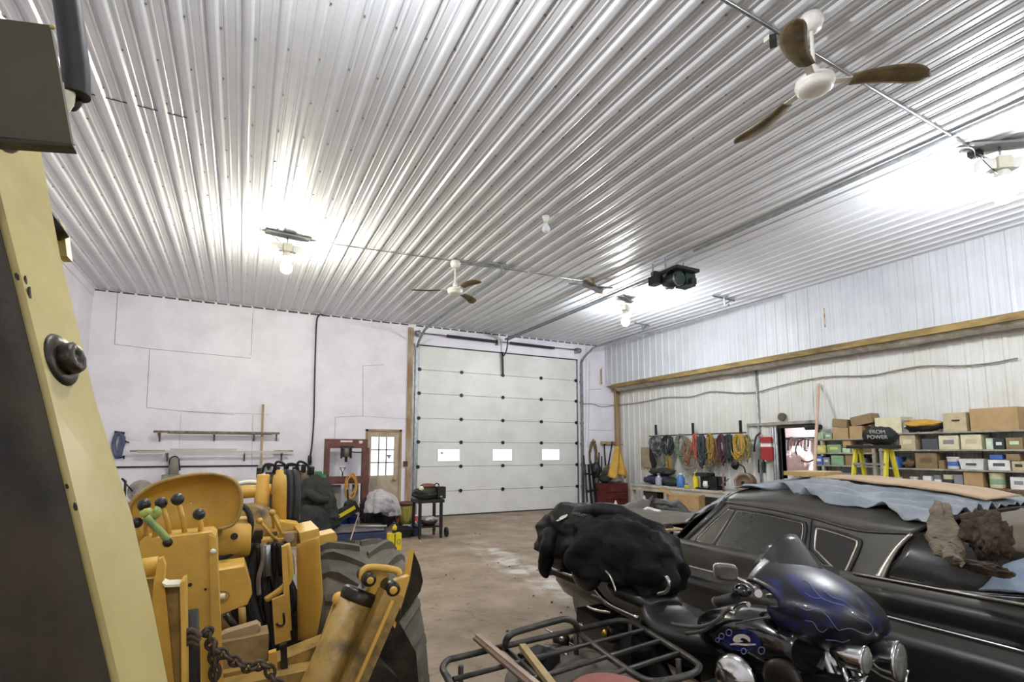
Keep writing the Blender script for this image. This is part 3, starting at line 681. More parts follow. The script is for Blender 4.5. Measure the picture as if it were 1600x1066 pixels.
y = 11.85; c = ony(y, 478, 751); M_rusd = mat('rusty_wheel', rgb('#6c5242'), .8, col2=rgb('#8a7a6c'), scale=9)
MB().lathe(c+V(-.02, -.1, 0), [(.05, 0), (.2, .0), (.215, .02), (.215, .06), (.2, .08), (.05, .08)], (.25, 1, 0), 28).build('wheel', M_rusd, t)
g = ony(y+.05, 497, 748); MB().cyl(g+V(-.17, 0, 0), g+V(.15, 0, 0), .1, 20).build('motor', M_green, t); MB().cyl(g+V(-.2, 0, 0), g+V(-.17, 0, 0), .075, 20).build('end_bell', M_green, t)
MB().box(g+V(0, 0, .12), (.14, .1, .06)).build('wiring_box', M_green, t, bevel=.01)
MB().bb((g.x-.3, y-.1, g.z-.16), (g.x+.25, y+.25, g.z-.1)).build('table', M_dark, t)
for dx in (-.25, .2): MB().beam((g.x+dx, y, 0), (g.x+dx, y, g.z-.16), .05, .05).build('leg', M_dark, t)
def pile(name, label, cat, u0, v0, u1, v1, m_, y=None, seed=1, amp=.2, crease=.15, dep=None, sub=4, freq=1.7):
    p = foot((u0+u1)/2, v1) if y is None else ony(y, (u0+u1)/2, v1); y = p.y
    a = ony(y, u0, (v0+v1)/2); c = ony(y, u1, (v0+v1)/2); top = ony(y, (u0+u1)/2, v0).z; bot = max(0.0, p.z) if y else 0
    b = MB(); b.blob(((a.x+c.x)/2, y+(dep or .3)*.5, (top+bot)/2), ((c.x-a.x)/2, dep or .3, (top-bot)/2*1.05), seed, amp, freq, sub, crease, flat=bot+.002 if bot < .02 else None)
    return tag(b.build(name, m_), label, cat)
c = ony(10.8, 490, 800)
b = MB(); drape(b, (c.x, 10.8, .62), (.36, .32, .50), 2, 6, .12, lean=V(0, 0, -.1)); tag(b.build('tarp_heap', M_olive), 'dark olive tarp heap over machinery behind the yellow tractor hood', 'tarp')
b = MB(); b.tube(sm([ony(10.45, 470, 778), ony(10.4, 482, 771), ony(10.4, 498, 780), ony(10.4, 514, 781)], 5), [.07]*6+[.09]*6+[.06]*4, 10); tag(b.build('rolled_tarp', M_olive), 'rolled dark tarp lying across the top of the tarp heap', 'tarp')
b = MB(); drape(b, (c.x-.12, 10.15, .28), (.34, .25, .36), 6, 6, .12, lean=V(0, 0, -.1)); tag(b.build('coat_heap', M_navy), 'black coats heaped at the foot of the olive tarp', 'coat')
pile('black_bag', 'black bag slumped on the floor left of the blue bin', 'bag', 500, 800, 534, 830, M_navy, seed=8, dep=.3, y=10.3)
# black toolbag box + yellow flashlight
t = thing('tool_case', 'yellow and black tool case tilted against the blue bin', 'case', foot(548, 822))
p = ony(11.3, 541, 800); MB().box(p, (.5, .18, .22), ry=-.5).build('case_body', M_navy, t, bevel=.02); MB().box(p+V(-.02, -.1, .0), (.4, .02, .07), ry=-.5).build('yellow_band', M_yel, t)
t = thing('shovel', 'black shovel standing blade-up between the orange cord and the blue bin', 'shovel', ony(11.55, 545, 820)); MB().tube([ony(11.7, 543, 765), ony(11.55, 545, 820)], .018).build('handle', M_dark, t); MB().blob(ony(11.6, 546, 793), (.13, .04, .16), 3, .05).build('blade', M_dark, t)

def tub(name, label, u0, v0, u1, v1, m_, dep=.35, yy=None):
    p = foot((u0+u1)/2, v1); y = yy or p.y; a = ony(y, u0, v1).x; c = ony(y, u1, v1).x; h = hgt(V(0, y, 0), (u0+u1)/2, v0)
    t = thing(name, label, 'bin', ((a+c)/2, y, 0)); cx = (a+c)/2; w_ = (c-a)
    b = MB(); cy_ = y+dep/2; th_ = .012
    o = [(-1, -1), (1, -1), (1, 1), (-1, 1)]
    R = []
    for s_, z in ((.42, 0), (.5, h), (.5-.02, h), (.4, .02)): R.append([V(cx+i*w_*s_, cy_+j*dep*s_, z) for i, j in o])
    b.rings(R, False, True); b.build('tub', m_, t)
    b = MB(); 
    for s_ in ((-1), (1)): b.bb((cx-w_*.52, cy_+s_*dep*.52-.012, h-.03), (cx+w_*.52, cy_+s_*dep*.52+.012, h)); b.bb((cx+s_*w_*.52-.012, cy_-dep*.52, h-.03), (cx+s_*w_*.52+.012, cy_+dep*.52, h))
    b.build('rim', m_, t); return t
tub('blue_bin', 'bright blue open plastic bin on the floor below the orange cord', 532, 807, 560, 826, M_blue)
tub('black_tub', 'black plastic tub between the yellow jug and the cart', 622, 826, 644, 841, M_navy)
# chair/stroller shape under pale cloth
t = thing('bar_stool', 'black padded shop stool under a pale cloth by the man door', 'stool', foot(594, 826))
p = foot(594, 826); MB().blob((p.x, p.y+.2, .35), (.42, .3, .36), 4, .2, 1.8, 4, .15, flat=.003).build('padding', M_navy, t)
for a in (-.25, .25): MB().tube([(p.x+a, p.y+.1, .5), (p.x+a*1.4, p.y-.05, .01)], .02).build('leg', M_dark, t)
p = ony(10.85, 593, 785); q_ = ony(10.85, 604, 785)
b = MB(); drape(b, (p.x-.02, 10.85, p.z-.06), (.27, .24, .30), 5, 5, .13, lean=V(.05, 0, -.02)); tag(b.build('draped_cloth', M_wcl), 'pale grey cloth jacket draped over the stool by the man door', 'cloth')
b = MB(); drape(b, (q_.x+.06, 10.9, p.z-.12), (.16, .2, .28), 9, 4, .12, lean=V(.06, 0, -.05)); b.build('shirt', M_wcl, None, label='pale grey shirt hanging beside the red fuel can', cat='shirt')
# red gas can and barrel of straw
t = thing('gas_can', 'red fuel can standing right of the pale cloth', 'can', foot(619, 816))
b = MB(); yy = 11.5; ybox(b, yy, 613.5, 793, 625.5, 817, .2); b.build('can_body', M_red, t, bevel=.02); c = ony(yy+.1, 617, 791); MB().tube([c+V(-.02, 0, 0), c+V(-.07, 0, .08)], .018).build('spout', M_red, t); MB().tube(sm([c+V(-.02, 0, .0), c+V(.04, 0, .05), c+V(.1, 0, 0)], 4), .012).build('handle', M_red, t)
M_straw = mat('yellow_straw', rgb('#8f8a3a'), .9, col2=rgb('#5c5a2a'), scale=20, stretch=(1, 1, .15), bump=1, bscale=40)
t = thing('straw_broom_barrel', 'barrel wrapped in yellow-green straw at the foot of the post', 'barrel', foot(636, 822))
p = foot(636, 822); MB().lathe((p.x, p.y+.18, 0), [(.14, 0), (.17, .1), (.18, .35), (.16, .43)], n=22).build('straw', M_straw, t); MB().lathe((p.x, p.y+.18, .43), [(.17, 0), (.2, .02), (.2, .06), (.15, .07), (.15, .03), (.01, .03)], n=22).build('tray', mat('maroon_tray', rgb('#5b2f2c'), .5), t)
def jug(name, label, u, v, w_, h, m_, capm=None, cat='jug', square=False):
    p = foot(u, v); t = thing(name, label, cat, p)
    if square: MB().box((p.x, p.y, h*.42), (w_, w_*.6, h*.84)).build('body', m_, t, bevel=.012)
    else: MB().lathe(p, [(w_*.45, 0), (w_*.5, h*.05), (w_*.5, h*.6), (w_*.35, h*.8), (w_*.16, h*.88)], n=18).build('body', m_, t)
    MB().cyl((p.x, p.y, h*.86), (p.x, p.y, h), w_*.16, 12).build('cap', capm or M_white, t); return t
jug('water_jug', 'blue plastic jug on the floor left of the cart', 648, 836, .22, .26, mat('blue_jug', rgb('#3d6fb0'), .3))
jug('red_jug', 'small red jug behind the cart leg', 650, 822, .2, .24, M_red)
# oil can yellow
p = foot(616, 861); t = thing('yellow_oil_can', 'tall yellow rectangular can with black stripe and ring mark on the floor', 'can', p)
yy = p.y; a = ony(yy, 607, 861); c = ony(yy, 627, 861); zt = hgt(p, 616, 834)
MB().bb((a.x, yy, 0), (c.x, yy+.14, zt)).build('can_body', M_yel, t, bevel=.01)
xm = (a.x+c.x)/2; MB().bb((xm-.012, yy-.003, .01), (xm+.004, yy, zt-.01)).build('stripe', M_black, t)
b = MB(); b.tube(arc((xm+.06, yy-.002, zt*.5), .028, 0, 2*math.pi, 18, (1, 0, 0), (0, 0, 1.4))[:-1], .004, 5, closed=True); b.build('ring_mark', M_black, t)
MB().cyl((xm, yy+.07, zt), (xm, yy+.07, zt+.05), .035, 14).build('cap', M_black, t)
t = thing('spray_bottle', 'small yellow and black bottle on top of the yellow can', 'bottle', (xm, yy+.3, zt)); MB().lathe((xm, yy+.05, zt+.05), [(.035, 0), (.04, .05), (.015, .08), (.015, .1)], n=12).build('body', M_yel, t); MB().box((xm, yy+.05, zt+.16), (.06, .03, .03)).build('trigger', M_black, t)
# flat stack in front of pile
def sheet(name, label, cat, pts, z, th, m_):
    P = [foot(u, v) for u, v in pts]; P = [V(p.x, p.y, z) for p in P]
    return tag(MB().prism(P, (0, 0, th)).build(name, m_, bevel=.004), label, cat)
M_silv = mat('silvery_board', rgb('#8d8b8f'), .35, .4, col2=rgb('#6d6a70'), scale=6)
M_dblu = mat('dark_blue_tarp', rgb('#27365c'), .6, col2=rgb('#1b2440'), scale=7, bump=.5)
sheet('folded_tarp', 'dark blue folded tarp lying lowest on the floor behind the tyre', 'panel', [(512, 846), (606, 843), (600, 832), (505, 838)], .01, .10, M_dblu)
sheet('silver_panel', 'long silvery panel lying on the dark blue folded tarp', 'panel', [(510, 846), (600, 840), (596, 829), (500, 833)], .13, .025, M_silv)
pipe('long_tube', 'grey tube lying along the silvery panel', 'tube', [foot(556, 838)+V(0, 0, .19), foot(604, 838)+V(0, 0, .19)], .022, M_stk)
pipe('wood_stick', 'thin pale wooden stick standing on the floor panels', 'stick', [ony(9.6, 561, 802), ony(8.5, 545, 852)], .011, M_tan)
sheet('stone_slab', 'pale grey rag on the floor beside the blue jug', 'rag', [(628, 829), (645, 829), (645, 824), (630, 824)], .03, .03, M_wcl)
# ---------------- cart with engine parts ----------------
p = foot(670, 842); yc = p.y; t = thing('shop_cart', 'black steel utility cart in front of the big white door', 'cart', p)
xl, xr_ = ony(yc, 653, 840).x, ony(yc, 691, 840).x; zt = hgt(p, 672, 786)
for x in (xl+.03, xr_-.03):
    for y in (yc, yc+.4): MB().beam((x, y, .07), (x, y, zt), .05, .05).build('leg', M_dark, t)
    for y in (yc, yc+.4): MB().cyl((x-.015, y, .04), (x+.015, y, .04), .04, 14).build('caster', M_black, t)
MB().bb((xl-.02, yc-.05, zt), (xr_+.02, yc+.45, zt+.06)).build('top_tray', M_dark, t, bevel=.01)
MB().bb((xl-.0, yc-.02, .2), (xr_, yc+.42, .23)).build('lower_shelf', M_dark, t)
MB().cyl((xr_+.06, yc, .1), (xr_+.10, yc, .1), .09, 18).build('side_wheel', M_black, t)
t = thing('engine_part', 'greasy black and brown engine part sitting on the black cart', 'engine part', (p.x, yc+.2, zt+.06))
z0 = zt+.06
MB().blob(((xl+xr_)/2-.02, yc+.2, z0+.10), (.28, .2, .13), 6, .2, 2, 4, .1, flat=z0+.003).build('housing', M_olive, t)
MB().box((xr_-.02, yc+.1, z0+.12), (.16, .2, .22)).build('cover', M_dark, t, bevel=.015)
MB().blob(((xl+xr_)/2, yc+.2, z0+.24), (.14, .1, .05), 3, .2).build('rusty_top', mat('rust_red', rgb('#6b4038'), .7), t)
MB().tube(arc(((xl+xr_)/2+.13, yc+.05, z0+.25), .045, 0, 2*math.pi, 14, (1, 0, 0), (0, 0, 1))[:-1], .012, 6, closed=True).build('ring_handle', M_dark, t)
MB().ball((xl+.08, yc+.1, z0+.2), .05, 6).build('cap', M_ivory, t); MB().ball((xr_-.04, yc-.02, z0+.04), .03, 6).build('bolt', M_grey, t)
t = thing('parts_basin', 'dark round basin of white rags on the lower cart shelf', 'basin', ((xl+xr_)/2, yc+.1, .23))
MB().lathe(((xl+xr_)/2, yc+.12, .235), [(.1, 0), (.16, .05), (.18, .1), (.16, .1), (.1, .02)], n=20).build('basin', mat('dark_brown', rgb('#2f2420'), .6), t)
MB().blob(((xl+xr_)/2, yc+.12, .35), (.15, .14, .04), 9, .4, 2.5).build('rags', M_wcl, t)
# floor crumbs
rnd = random.Random(12); M_crumb = mat('dirt_crumbs', rgb('#57504a'), .9); M_crumbw = mat('pale_chip', rgb('#b5aea2'), .8)
for k in range(46):
    y = rnd.uniform(2.6, 10); x = 1.2+(y-2)*.32+rnd.uniform(-.6, 1.5)*(.4+y*.09); r_ = rnd.uniform(.007, .018)
    o_ = MB().blob((x, y, r_*.6), (r_, r_*.8, r_*.6), k, .3, 2, 1, flat=.001).build('dirt_clod' if k % 5 else 'pale_chip', M_crumb if k % 5 else M_crumbw)
    tag(o_, 'small dark clod of dirt lying on the open concrete floor' if k % 5 else 'small pale chip lying on the open concrete floor', 'dirt' if k % 5 else 'chip', 'dark dirt clods on the floor' if k % 5 else 'pale chips on the floor')
# ---------------- right-hand wall ----------------
XW = XR2-0.02
def xpt(x, u, v): return onx(x, u, v)
# doorway jamb and header, structure
b = MB(); y0, y1, zt = DW
b.bb((XR2-.03, y1, 0), (XR2+.14, y1+.07, zt+.06)); b.bb((XR2-.03, y0-.07, 0), (XR2+.14, y0, zt+.06)); b.bb((XR2-.03, y0, zt), (XR2+.14, y1, zt+.06)); b.build('door_3', M_black, kind='structure')
tag(MB().bb((XW-.06, 6.45, zt+.07), (XW-.01, 8.05, zt+.13)).build('header_board', mat('dusty_header_board', rgb('#9a978a'), .8, col2=rgb('#6d675b'), scale=5)), 'grey dusty board fixed above the doorway', 'board')
for k, (u, r_) in enumerate(((1209.5, .035), (1213.5, .03))):
    p = xpt(XW-.09, u, 700); tag(MB().cyl((XW-.09, p.y, 0), (XW-.09, p.y, 2.12), r_, 12).build('vertical_pipe', M_trk if k else M_grey), ('thicker grey' if not k else 'thinner galvanised')+' vertical pipe at the left edge of the doorway', 'pipe')
# room beyond
M_br = mat('bright_room_white', rgb('#e8e2e4'), .7)
b = MB(); b.bb((13.9, 4.0, 0), (14.0, 12.5, 3.0)); b.bb((XR2+.13, 12.4, 0), (14, 12.5, 3)); b.bb((XR2+.13, 4, 0), (14, 4.1, 3)); b.bb((XR2+.13, 4, 3), (14, 12.5, 3.1)); b.build('wall_back_room', M_br, kind='structure')
t = thing('shop_light', 'fluorescent ceiling light in the bright back room', 'light', (12.6, 7.9, 2.95))
MB().box((12.6, 7.9, 2.96), (.2, 1.3, .06)).build('housing', M_white, t); MB().box((12.6, 7.9, 2.92), (.16, 1.25, .02)).build('tube', mat('tube_glow', (1, 1, 1), .5, emit=(1, .93, .96), estr=200), t)
t = thing('workbench', 'cluttered white workbench in the bright back room', 'bench', (13.2, 8.9, 0))
MB().bb((12.6, 7.6, .95), (13.6, 10.2, 1.0)).build('top', M_br, t); MB().bb((12.65, 7.7, 0), (12.75, 7.8, .95)).build('leg', M_br, t); MB().bb((12.65, 10, 0), (12.75, 10.1, .95)).build('leg', M_br, t)
rnd = random.Random(5)
cl = [rgb(c) for c in ('#8a4b43', '#3c5f92', '#34302f', '#b0a59f', '#a06a4c', '#6b6a70')]
nm = ['red', 'blue', 'black', 'grey', 'orange-brown', 'dark grey']
for k in range(12):
    x = 12.75+.22*(k % 3)+rnd.uniform(0, .05); y = 7.75+.58*(k//3)+.1*(k % 2); s = rnd.uniform(.08, .15)
    tag(MB().box((x, y, 1.0+s/2), (s, s*1.5, s), rz=0).build('parts_box', mat('clutter_%s' % nm[k % 6], cl[k % 6], .6), bevel=.008), nm[k % 6]+' parts box on the back room bench, '+('front' if k % 3 == 0 else 'middle' if k % 3 == 1 else 'rear')+' row, '+('nearest' if k//3 == 0 else 'second' if k//3 == 1 else 'third' if k//3 == 2 else 'farthest'), 'box')
t = thing('bicycle_wheel', 'bicycle wheel leaning by the back room bench', 'wheel', xpt(12.4, 1262, 725))
c = xpt(12.4, 1260, 704); MB().tube(arc(c, .28, 0, 2*math.pi, 28, (0, 1, 0), (0, 0, 1))[:-1], .018, 6, closed=True).build('tyre', M_black, t); MB().ball(c, .03, 6).build('hub', M_grey, t)
b = MB()
for k in range(10): a = k*math.pi/5; b.beam(c, c+V(0, .27*math.cos(a), .27*math.sin(a)), .005, .005)
b.build('spokes', M_grey, t)
t = thing('hanging_tools', 'row of dark hand tools hung on the back room wall', 'tool rack', (13.85, 9, 1.6))
MB().bb((13.86, 8.2, 1.95), (13.9, 9.9, 2.0)).build('rail', M_dark, t)
for k in range(16): MB().beam((13.83, 8.3+.1*k, 1.96), (13.83, 8.33+.1*k, 1.96-rnd.uniform(.15, .4)), .05, .02).build('tool', mat('tool_%d' % (k % 3), (rgb('#544a48'), rgb('#7d5a54'), rgb('#38363a'))[k % 3], .6), t)
t = thing('shelf_bracket', 'dark angle bracket high on the back room wall', 'bracket', xpt(13.85, 1240, 690)); MB().beam(xpt(13.85, 1235, 684), xpt(13.85, 1252, 688), .05, .05).beam(xpt(13.85, 1237, 684), xpt(13.85, 1236, 697), .05, .05).build('bracket', M_rust, t)
pile_cols = mat('pinkish_white_cloth', rgb('#d9c8c8'), .9, bump=.6)
c = xpt(12.5, 1247, 722); tag(MB().blob(c, (.15, .3, .38), 5, .2, 2, 4, .2).build('sheet', pile_cols), 'pinkish white sheet hanging in the bright back room', 'cloth')
# fire extinguisher box and hose
t = thing('fire_extinguisher', 'red and white fire extinguisher case with a black hose left of the doorway', 'fire extinguisher', xpt(XW-.1, 1197, 722))
b = MB(); xbox(b, XW-.03, 1186, 679, 1207, 722, .02); b.build('backplate', M_ivory, t)
M_exr = mat('extinguisher_red', rgb('#96262a'), .45)
b = MB(); xbox(b, XW-.18, 1188, 683, 1204, 692, .15); b.build('upper_case', M_exr, t, bevel=.01)
b = MB(); xbox(b, XW-.15, 1188, 692, 1204, 698.5, .12); b.build('white_label', M_white, t)
b = MB(); xbox(b, XW-.18, 1188.5, 698.5, 1206, 719, .15); b.build('lower_case', M_exr, t, bevel=.01)
MB().tube(sm([xpt(XW-.1, 1188, 677), xpt(XW-.12, 1182, 682), xpt(XW-.12, 1179, 695), xpt(XW-.1, 1178.5, 706)], 5), .02).build('hose', M_black, t)
for u in (1186.5, 1193.5): tag(MB().beam(xpt(XW-.03, u, 718), xpt(XW-.03, u+.5, 739), .06, .03).build('hanging_tool', M_grn), ('left' if u < 1190 else 'right')+' dark green tool hanging under the fire extinguisher', 'tool')
tag(MB().cyl(xpt(XW-.06, 1220.5, 651.5), xpt(XW-.06, 1220.5, 651.5)+V(.05, 0, 0), .085, 18).build('round_vent', mat('brown_vent', rgb('#544a3c'), .7)), 'round dark brown vent cap on the wall above the doorway', 'vent')
a = xpt(XW-.1, 1259, 668.5); c = xpt(XW-.12, 1283, 666.5); c.z = a.z; tag(MB().cyl(a, c, .05, 12).build('black_roll', M_navy), 'black rolled bundle resting on the doorway header', 'roll')
tag(MB().beam(V(8.9, xpt(8.9, 1262, 752).y, 0.0), xpt(XW-.04, 1279, 600), .05, .025, up=(1, 0, 0)).build('leaning_board', mat('pinkish_pine', rgb('#c2a592'), .75, col2=rgb('#b3927a'), scale=4)), 'long narrow pine board leaning on the wall beside the shelves', 'board')
# wires
pipe('wall_wire', 'wobbly brown wire strung along the right wall', 'wire', [xpt(XW-.04, u, v) for u, v in ((965, 633), (1000, 629), (1040, 621), (1080, 620), (1110, 612), (1150, 614), (1181, 613), (1205, 607), (1240, 598), (1292, 589), (1360, 587), (1400, 579), (1445, 572), (1500, 572), (1545, 568), (1590, 560))], .012, mat('brown_wire', rgb('#7d7364'), .7), 6, 4)
pipe('wall_wire', 'thin wire crossing from the door track to the corner timber', 'wire', [ony(YF-.03, 906, 632), ony(YF-.03, 925, 631), ony(YF-.03, 940, 636), ony(YF-.05, 960, 633)], .008, M_rust, 6, 4)
t = thing('vertical_conduit', 'grey vertical conduit with a wire knot under the beam', 'pipe', xpt(XW-.04, 1183, 660))
MB().cyl(V(XW-.04, xpt(XW-.04, 1182, 600).y, .02), V(XW-.04, xpt(XW-.04, 1182, 600).y, ZB-.12), .022, 10).build('pipe', M_trk, t)
MB().tube(sm([xpt(XW-.08, 1174, 574), xpt(XW-.08, 1182, 577), xpt(XW-.08, 1187, 569), xpt(XW-.08, 1180, 568), xpt(XW-.08, 1177, 575), xpt(XW-.08, 1186, 575), xpt(XW-.08, 1190, 571)], 4), .015).build('wire_knot', M_rust, t)
M_rstain = mat('rust_stain', rgb('#8a6a48'), .8, col2=rgb('#c2b49c'), scale=14)
b = MB(); b.bb((XR-.004, xpt(XR, 1287, 500).y, xpt(XR, 1287, 512).z), (XR-.001, xpt(XR, 1290, 500).y, xpt(XR, 1287, 482).z)); b.build('rust_streak', M_rstain, bpy.data.objects['wall_right_upper'])
MB().beam(xpt(XR-.01, 938, 552), ony(YF-.2, 940, 600), .05, .02).build('trim_7', M_tan, kind='structure')
# ---------------- hose and cord rail ----------------
t = thing('hose_rail', 'dark rail with three upright rods where the hoses and cords hang', 'rail', xpt(XW-.2, 1090, 678))
zr = xpt(XW-.22, 1090, 679).z
MB().tube([V(XW-.22, xpt(XW-.22, 1014, 680).y, zr), V(XW-.22, xpt(XW-.22, 1166, 680).y, zr)], .015).build('rail', M_dark, t)
for u, v0, v1 in ((1025, 664, 679), (1083, 661, 678), (1157.5, 657, 677)):
    p = xpt(XW-.2, u, v1); q_ = xpt(XW-.2, u, v0); MB().beam(V(p.x, p.y, zr-.02), V(p.x, p.y, q_.z), .045, .045).build('rod', M_dark, t)
def xcoil(label, u, v, ru, rv, col, r=.012, loops=7, seed=1, sq=.10, cat='hose', name='coiled_hose', x=None, col2=None):
    x = x or XW-.22
    loops += 4; p = xpt(x, u, v); ry = (p-xpt(x, u+ru, v)).length; rz = (xpt(x, u, v-rv)-p).z; rd = random.Random(seed); pts = []
    for k in range(loops*14):
        a = 2*math.pi*k/14; lp = k//14; sy_ = .45+.55*((lp*.618+.1*seed) % 1); s = 1+sq*math.sin(k*.37+seed)+.05*rd.random(); dz = rz*(1-math.cos(a))*.5; pts.append(p+V(-.02-.09*rd.random(), ry*(s*sy_*math.sin(a)+.25*math.sin(lp*2.4)), rz-dz*2*(.72+.36*((lp*.38+.2*seed) % 1))+.01*math.sin(k*.7)))
    m_ = mat('hose_%s' % col, tuple(q*.72 for q in rgb('#'+col)), .6, col2=rgb('#'+col2) if col2 else None, scale=8)
    return tag(MB().tube(pts, r, 6).build(name, m_), label, cat)
xcoil('black and silver coiled cable at the left end of the hose rail', 1029, 696, 9, 15, '1c1e20', .016, 7, 1, col2='8f9296')
xcoil('shiny dark green coiled hose, second from the left on the rail', 1047, 696, 8, 15, '26302a', .018, 8, 2)
xcoil('thin grey-green coiled cord below the dark green hose', 1038, 712, 11, 22, '6c7160', .008, 5, 3)
xcoil('small yellow rope loops hanging under the dark green hose', 1048, 726, 3, 14, 'b2933c', .012, 6, 4, cat='rope', name='rope')
xcoil('pale green coiled hose in the middle of the rail', 1068, 700, 10, 21, '7d8a74', .012, 8, 5)
xcoil('rust orange thin cords hanging over the pale green hose', 1077, 708, 6, 22, 'a3663c', .008, 7, 6, cat='cord', name='extension_cord')
xcoil('salmon red cord bundle in the middle of the hose rail', 1090, 698, 3.5, 20, 'b5604f', .013, 9, 7, cat='cord', name='extension_cord')
xcoil('dark slate hose bundle right of the salmon red cord', 1100, 704, 5, 24, '363c42', .022, 8, 8)
xcoil('mustard yellow cord bundle right of the dark slate hose', 1113, 700, 5, 22, 'a98a35', .012, 9, 9, cat='cord', name='extension_cord')
xcoil('rusty brown cords tangled beside the mustard bundle', 1121, 706, 5, 20, '8a5a34', .010, 8, 10, cat='cord', name='extension_cord')
xcoil('dark maroon hose bundle on the right half of the rail', 1131, 702, 6, 22, '58303a', .016, 9, 11)
xcoil('blackish green hose beside the big yellow coil', 1143, 701, 5, 21, '2f3a38', .018, 8, 12)
xcoil('big yellow orange coiled hose at the right end of the rail', 1158, 698, 10, 19, 'c09a3c', .016, 9, 13, sq=.06)
xcoil('loose olive yellow hose loops hanging at the far right of the rail', 1170, 700, 5, 20, '948848', .012, 5, 14)
xcoil('thin pale cords dangling below the hose rail toward the bench', 1082, 726, 14, 14, '9c9684', .006, 6, 15, sq=.4, cat='cord', name='extension_cord')
xcoil('thin grey cords dangling below the maroon hose bundle', 1112, 722, 14, 14, '6f6c60', .006, 6, 16, sq=.4, cat='cord', name='extension_cord')
# things on the wall left of the rail
M_tanp = mat('tan_fibreboard', rgb('#a3937a'), .8, col2=rgb('#8b7b62'), scale=5)
b = MB(); xbox(b, XW-.05, 1001, 699, 1017.5, 731, .03); tag(b.build('fibre_board', M_tanp), 'upright tan board on the wall left of the hoses', 'board')
pl = xpt(XW-.06, 1021, 705); tag(MB().blob(pl+V(-.02, 0, -.05), (.07, .13, .42), 3, .15, 2, 4, .1).build('apron', M_navy), 'black apron hanging behind the left end of the hoses', 'apron')
# far corner
coil('rope_coil', 'brown rope coil hanging on the far wall right of the big door', YF-.05, 926, 712, 6, 24, 0, .016, mat('brown_rope', rgb('#7a6238'), .8, col2=rgb('#4b4030'), scale=12), 'rope', 7, .1, 3)
t = thing('hook_board', 'narrow hook board in the far right corner holding shovels', 'rack', ony(YF-.05, 960, 693))
a = ony(YF-.06, 939, 692.5); c = ony(YF-.06, 984, 692.5); MB().beam(V(a.x, a.y, a.z), V(min(c.x, 10.12), a.y, a.z), .04, .1).build('board', M_tan, t)
for u in (944, 957, 970): p = ony(YF-.1, u, 694); MB().tube([p, p+V(0, -.08, -.02), p+V(0, -.1, .03)], .01, 6).build('hook', M_dark, t)
def tool(label, u0, v0, u1, v1, y, head=True, m_=None):
    t = thing('shovel' if head else 'rod', label, 'shovel' if head else 'rod', ony(y, u1, v1))
    a = ony(y, u0, v0); c = ony(y, u1, v1); MB().tube([a, c], .02).build('handle', m_ or M_dark, t)
    if head: MB().blob(c, (.12, .04, .17), 3, .05, 1, 2).build('blade', M_rust, t)
tool('dark shovel hanging at the left end of the hook board', 944, 694, 947, 738, YF-.15)
tool('dark shovel hanging slanted beside the yellow raincoat', 957, 690, 949, 735, YF-.25)
tool('thin iron rod standing left of the rope coil', 912, 712, 917, 775, YF-.3, False)
tool('thin iron rod standing right of the rope coil', 936, 707, 935, 775, YF-.3, False)
tool('short iron rod standing beside the corner shovels', 940, 713, 941, 775, YF-.35, False)
M_rain = mat('yellow_raincoat', rgb('#c2983a'), .55, col2=rgb('#a87f2c'), scale=3, bump=.4, bscale=6)
P = ony(YF-.35, 962, 695); b = MB(); G = []
yy = 11.85
for i in range(15):
    t_ = i/14; row = []
    vv = 697+t_*48; ul = 961-t_*9.5; ur = 964+t_*19-(4 if t_ > .85 else 0)*(t_-.85)*6
    for j in range(17):
        s_ = j/16; p = ony(yy, ul+(ur-ul)*s_, vv+3*math.sin(s_*9)*t_); p = V(p.x, yy+.07*t_*math.sin(s_*14+t_*2)-.1*math.sin(s_*math.pi), p.z); row.append(p)
    G.append(row)
tag(b.grid(G, .02).build('raincoat', M_rain), 'yellow raincoat hanging in the far right corner', 'coat')
t = thing('tool_cabinet', 'dark red tool cabinet with junk on top in the far right corner', 'cabinet', ony(12.0, 962, 800))
c = ony(11.9, 962, 775); MB().box((c.x, 12.1, .36), (.8, .5, .72)).build('cabinet_body', mat('dark_red_paint', rgb('#5c2220'), .5, .2, col2=rgb('#6e3330'), scale=6), t, bevel=.01)
for k in range(3): MB().box((c.x, 11.84, .17+.2*k), (.72, .02, .17)).build('drawer', MATS['dark_red_paint'], t, bevel=.004)
tag(MB().blob((c.x+.1, 12.1, .82), (.24, .2, .1), 3, .3, 2, 3, .1, flat=.725).build('rag_heap', M_wcl), 'pale rag heap on top of the red cabinet', 'rag')
tag(MB().blob((c.x-.2, 12.1, .84), (.16, .2, .12), 7, .3, 2, 3, .1, flat=.725).build('parts_heap', M_olive), 'dark greasy parts heap on the red cabinet, left side', 'parts')
t = thing('iron_stand', 'dark tangled iron stand left of the red cabinet', 'stand', ony(12.1, 925, 800))
c = ony(12.1, 925, 775)
for dx in (-.16, .0, .16): MB().beam((c.x+dx, 12.1, .0), (c.x+dx*.7, 12.25, 1.25), .05, .05).build('post', M_dark, t)
MB().beam((c.x-.2, 12.1, .5), (c.x+.2, 12.1, .55), .06, .06).build('crossbar', M_dark, t); MB().blob((c.x+.16, 12.1, 1.1), (.14, .12, .2), 3, .3).build('head', M_dark, t); MB().beam((c.x-.2, 12.15, 1.0), (c.x+.18, 12.15, .95), .05, .05).build('crossbar', M_dark, t)
tag(MB().lathe((c.x+.42, 11.6, 0), [(.045, 0), (.05, .02), (.05, .2), (.02, .25), (.02, .28)], n=12).build('white_bottle', M_white), 'white plastic bottle on the floor before the red cabinet', 'bottle')
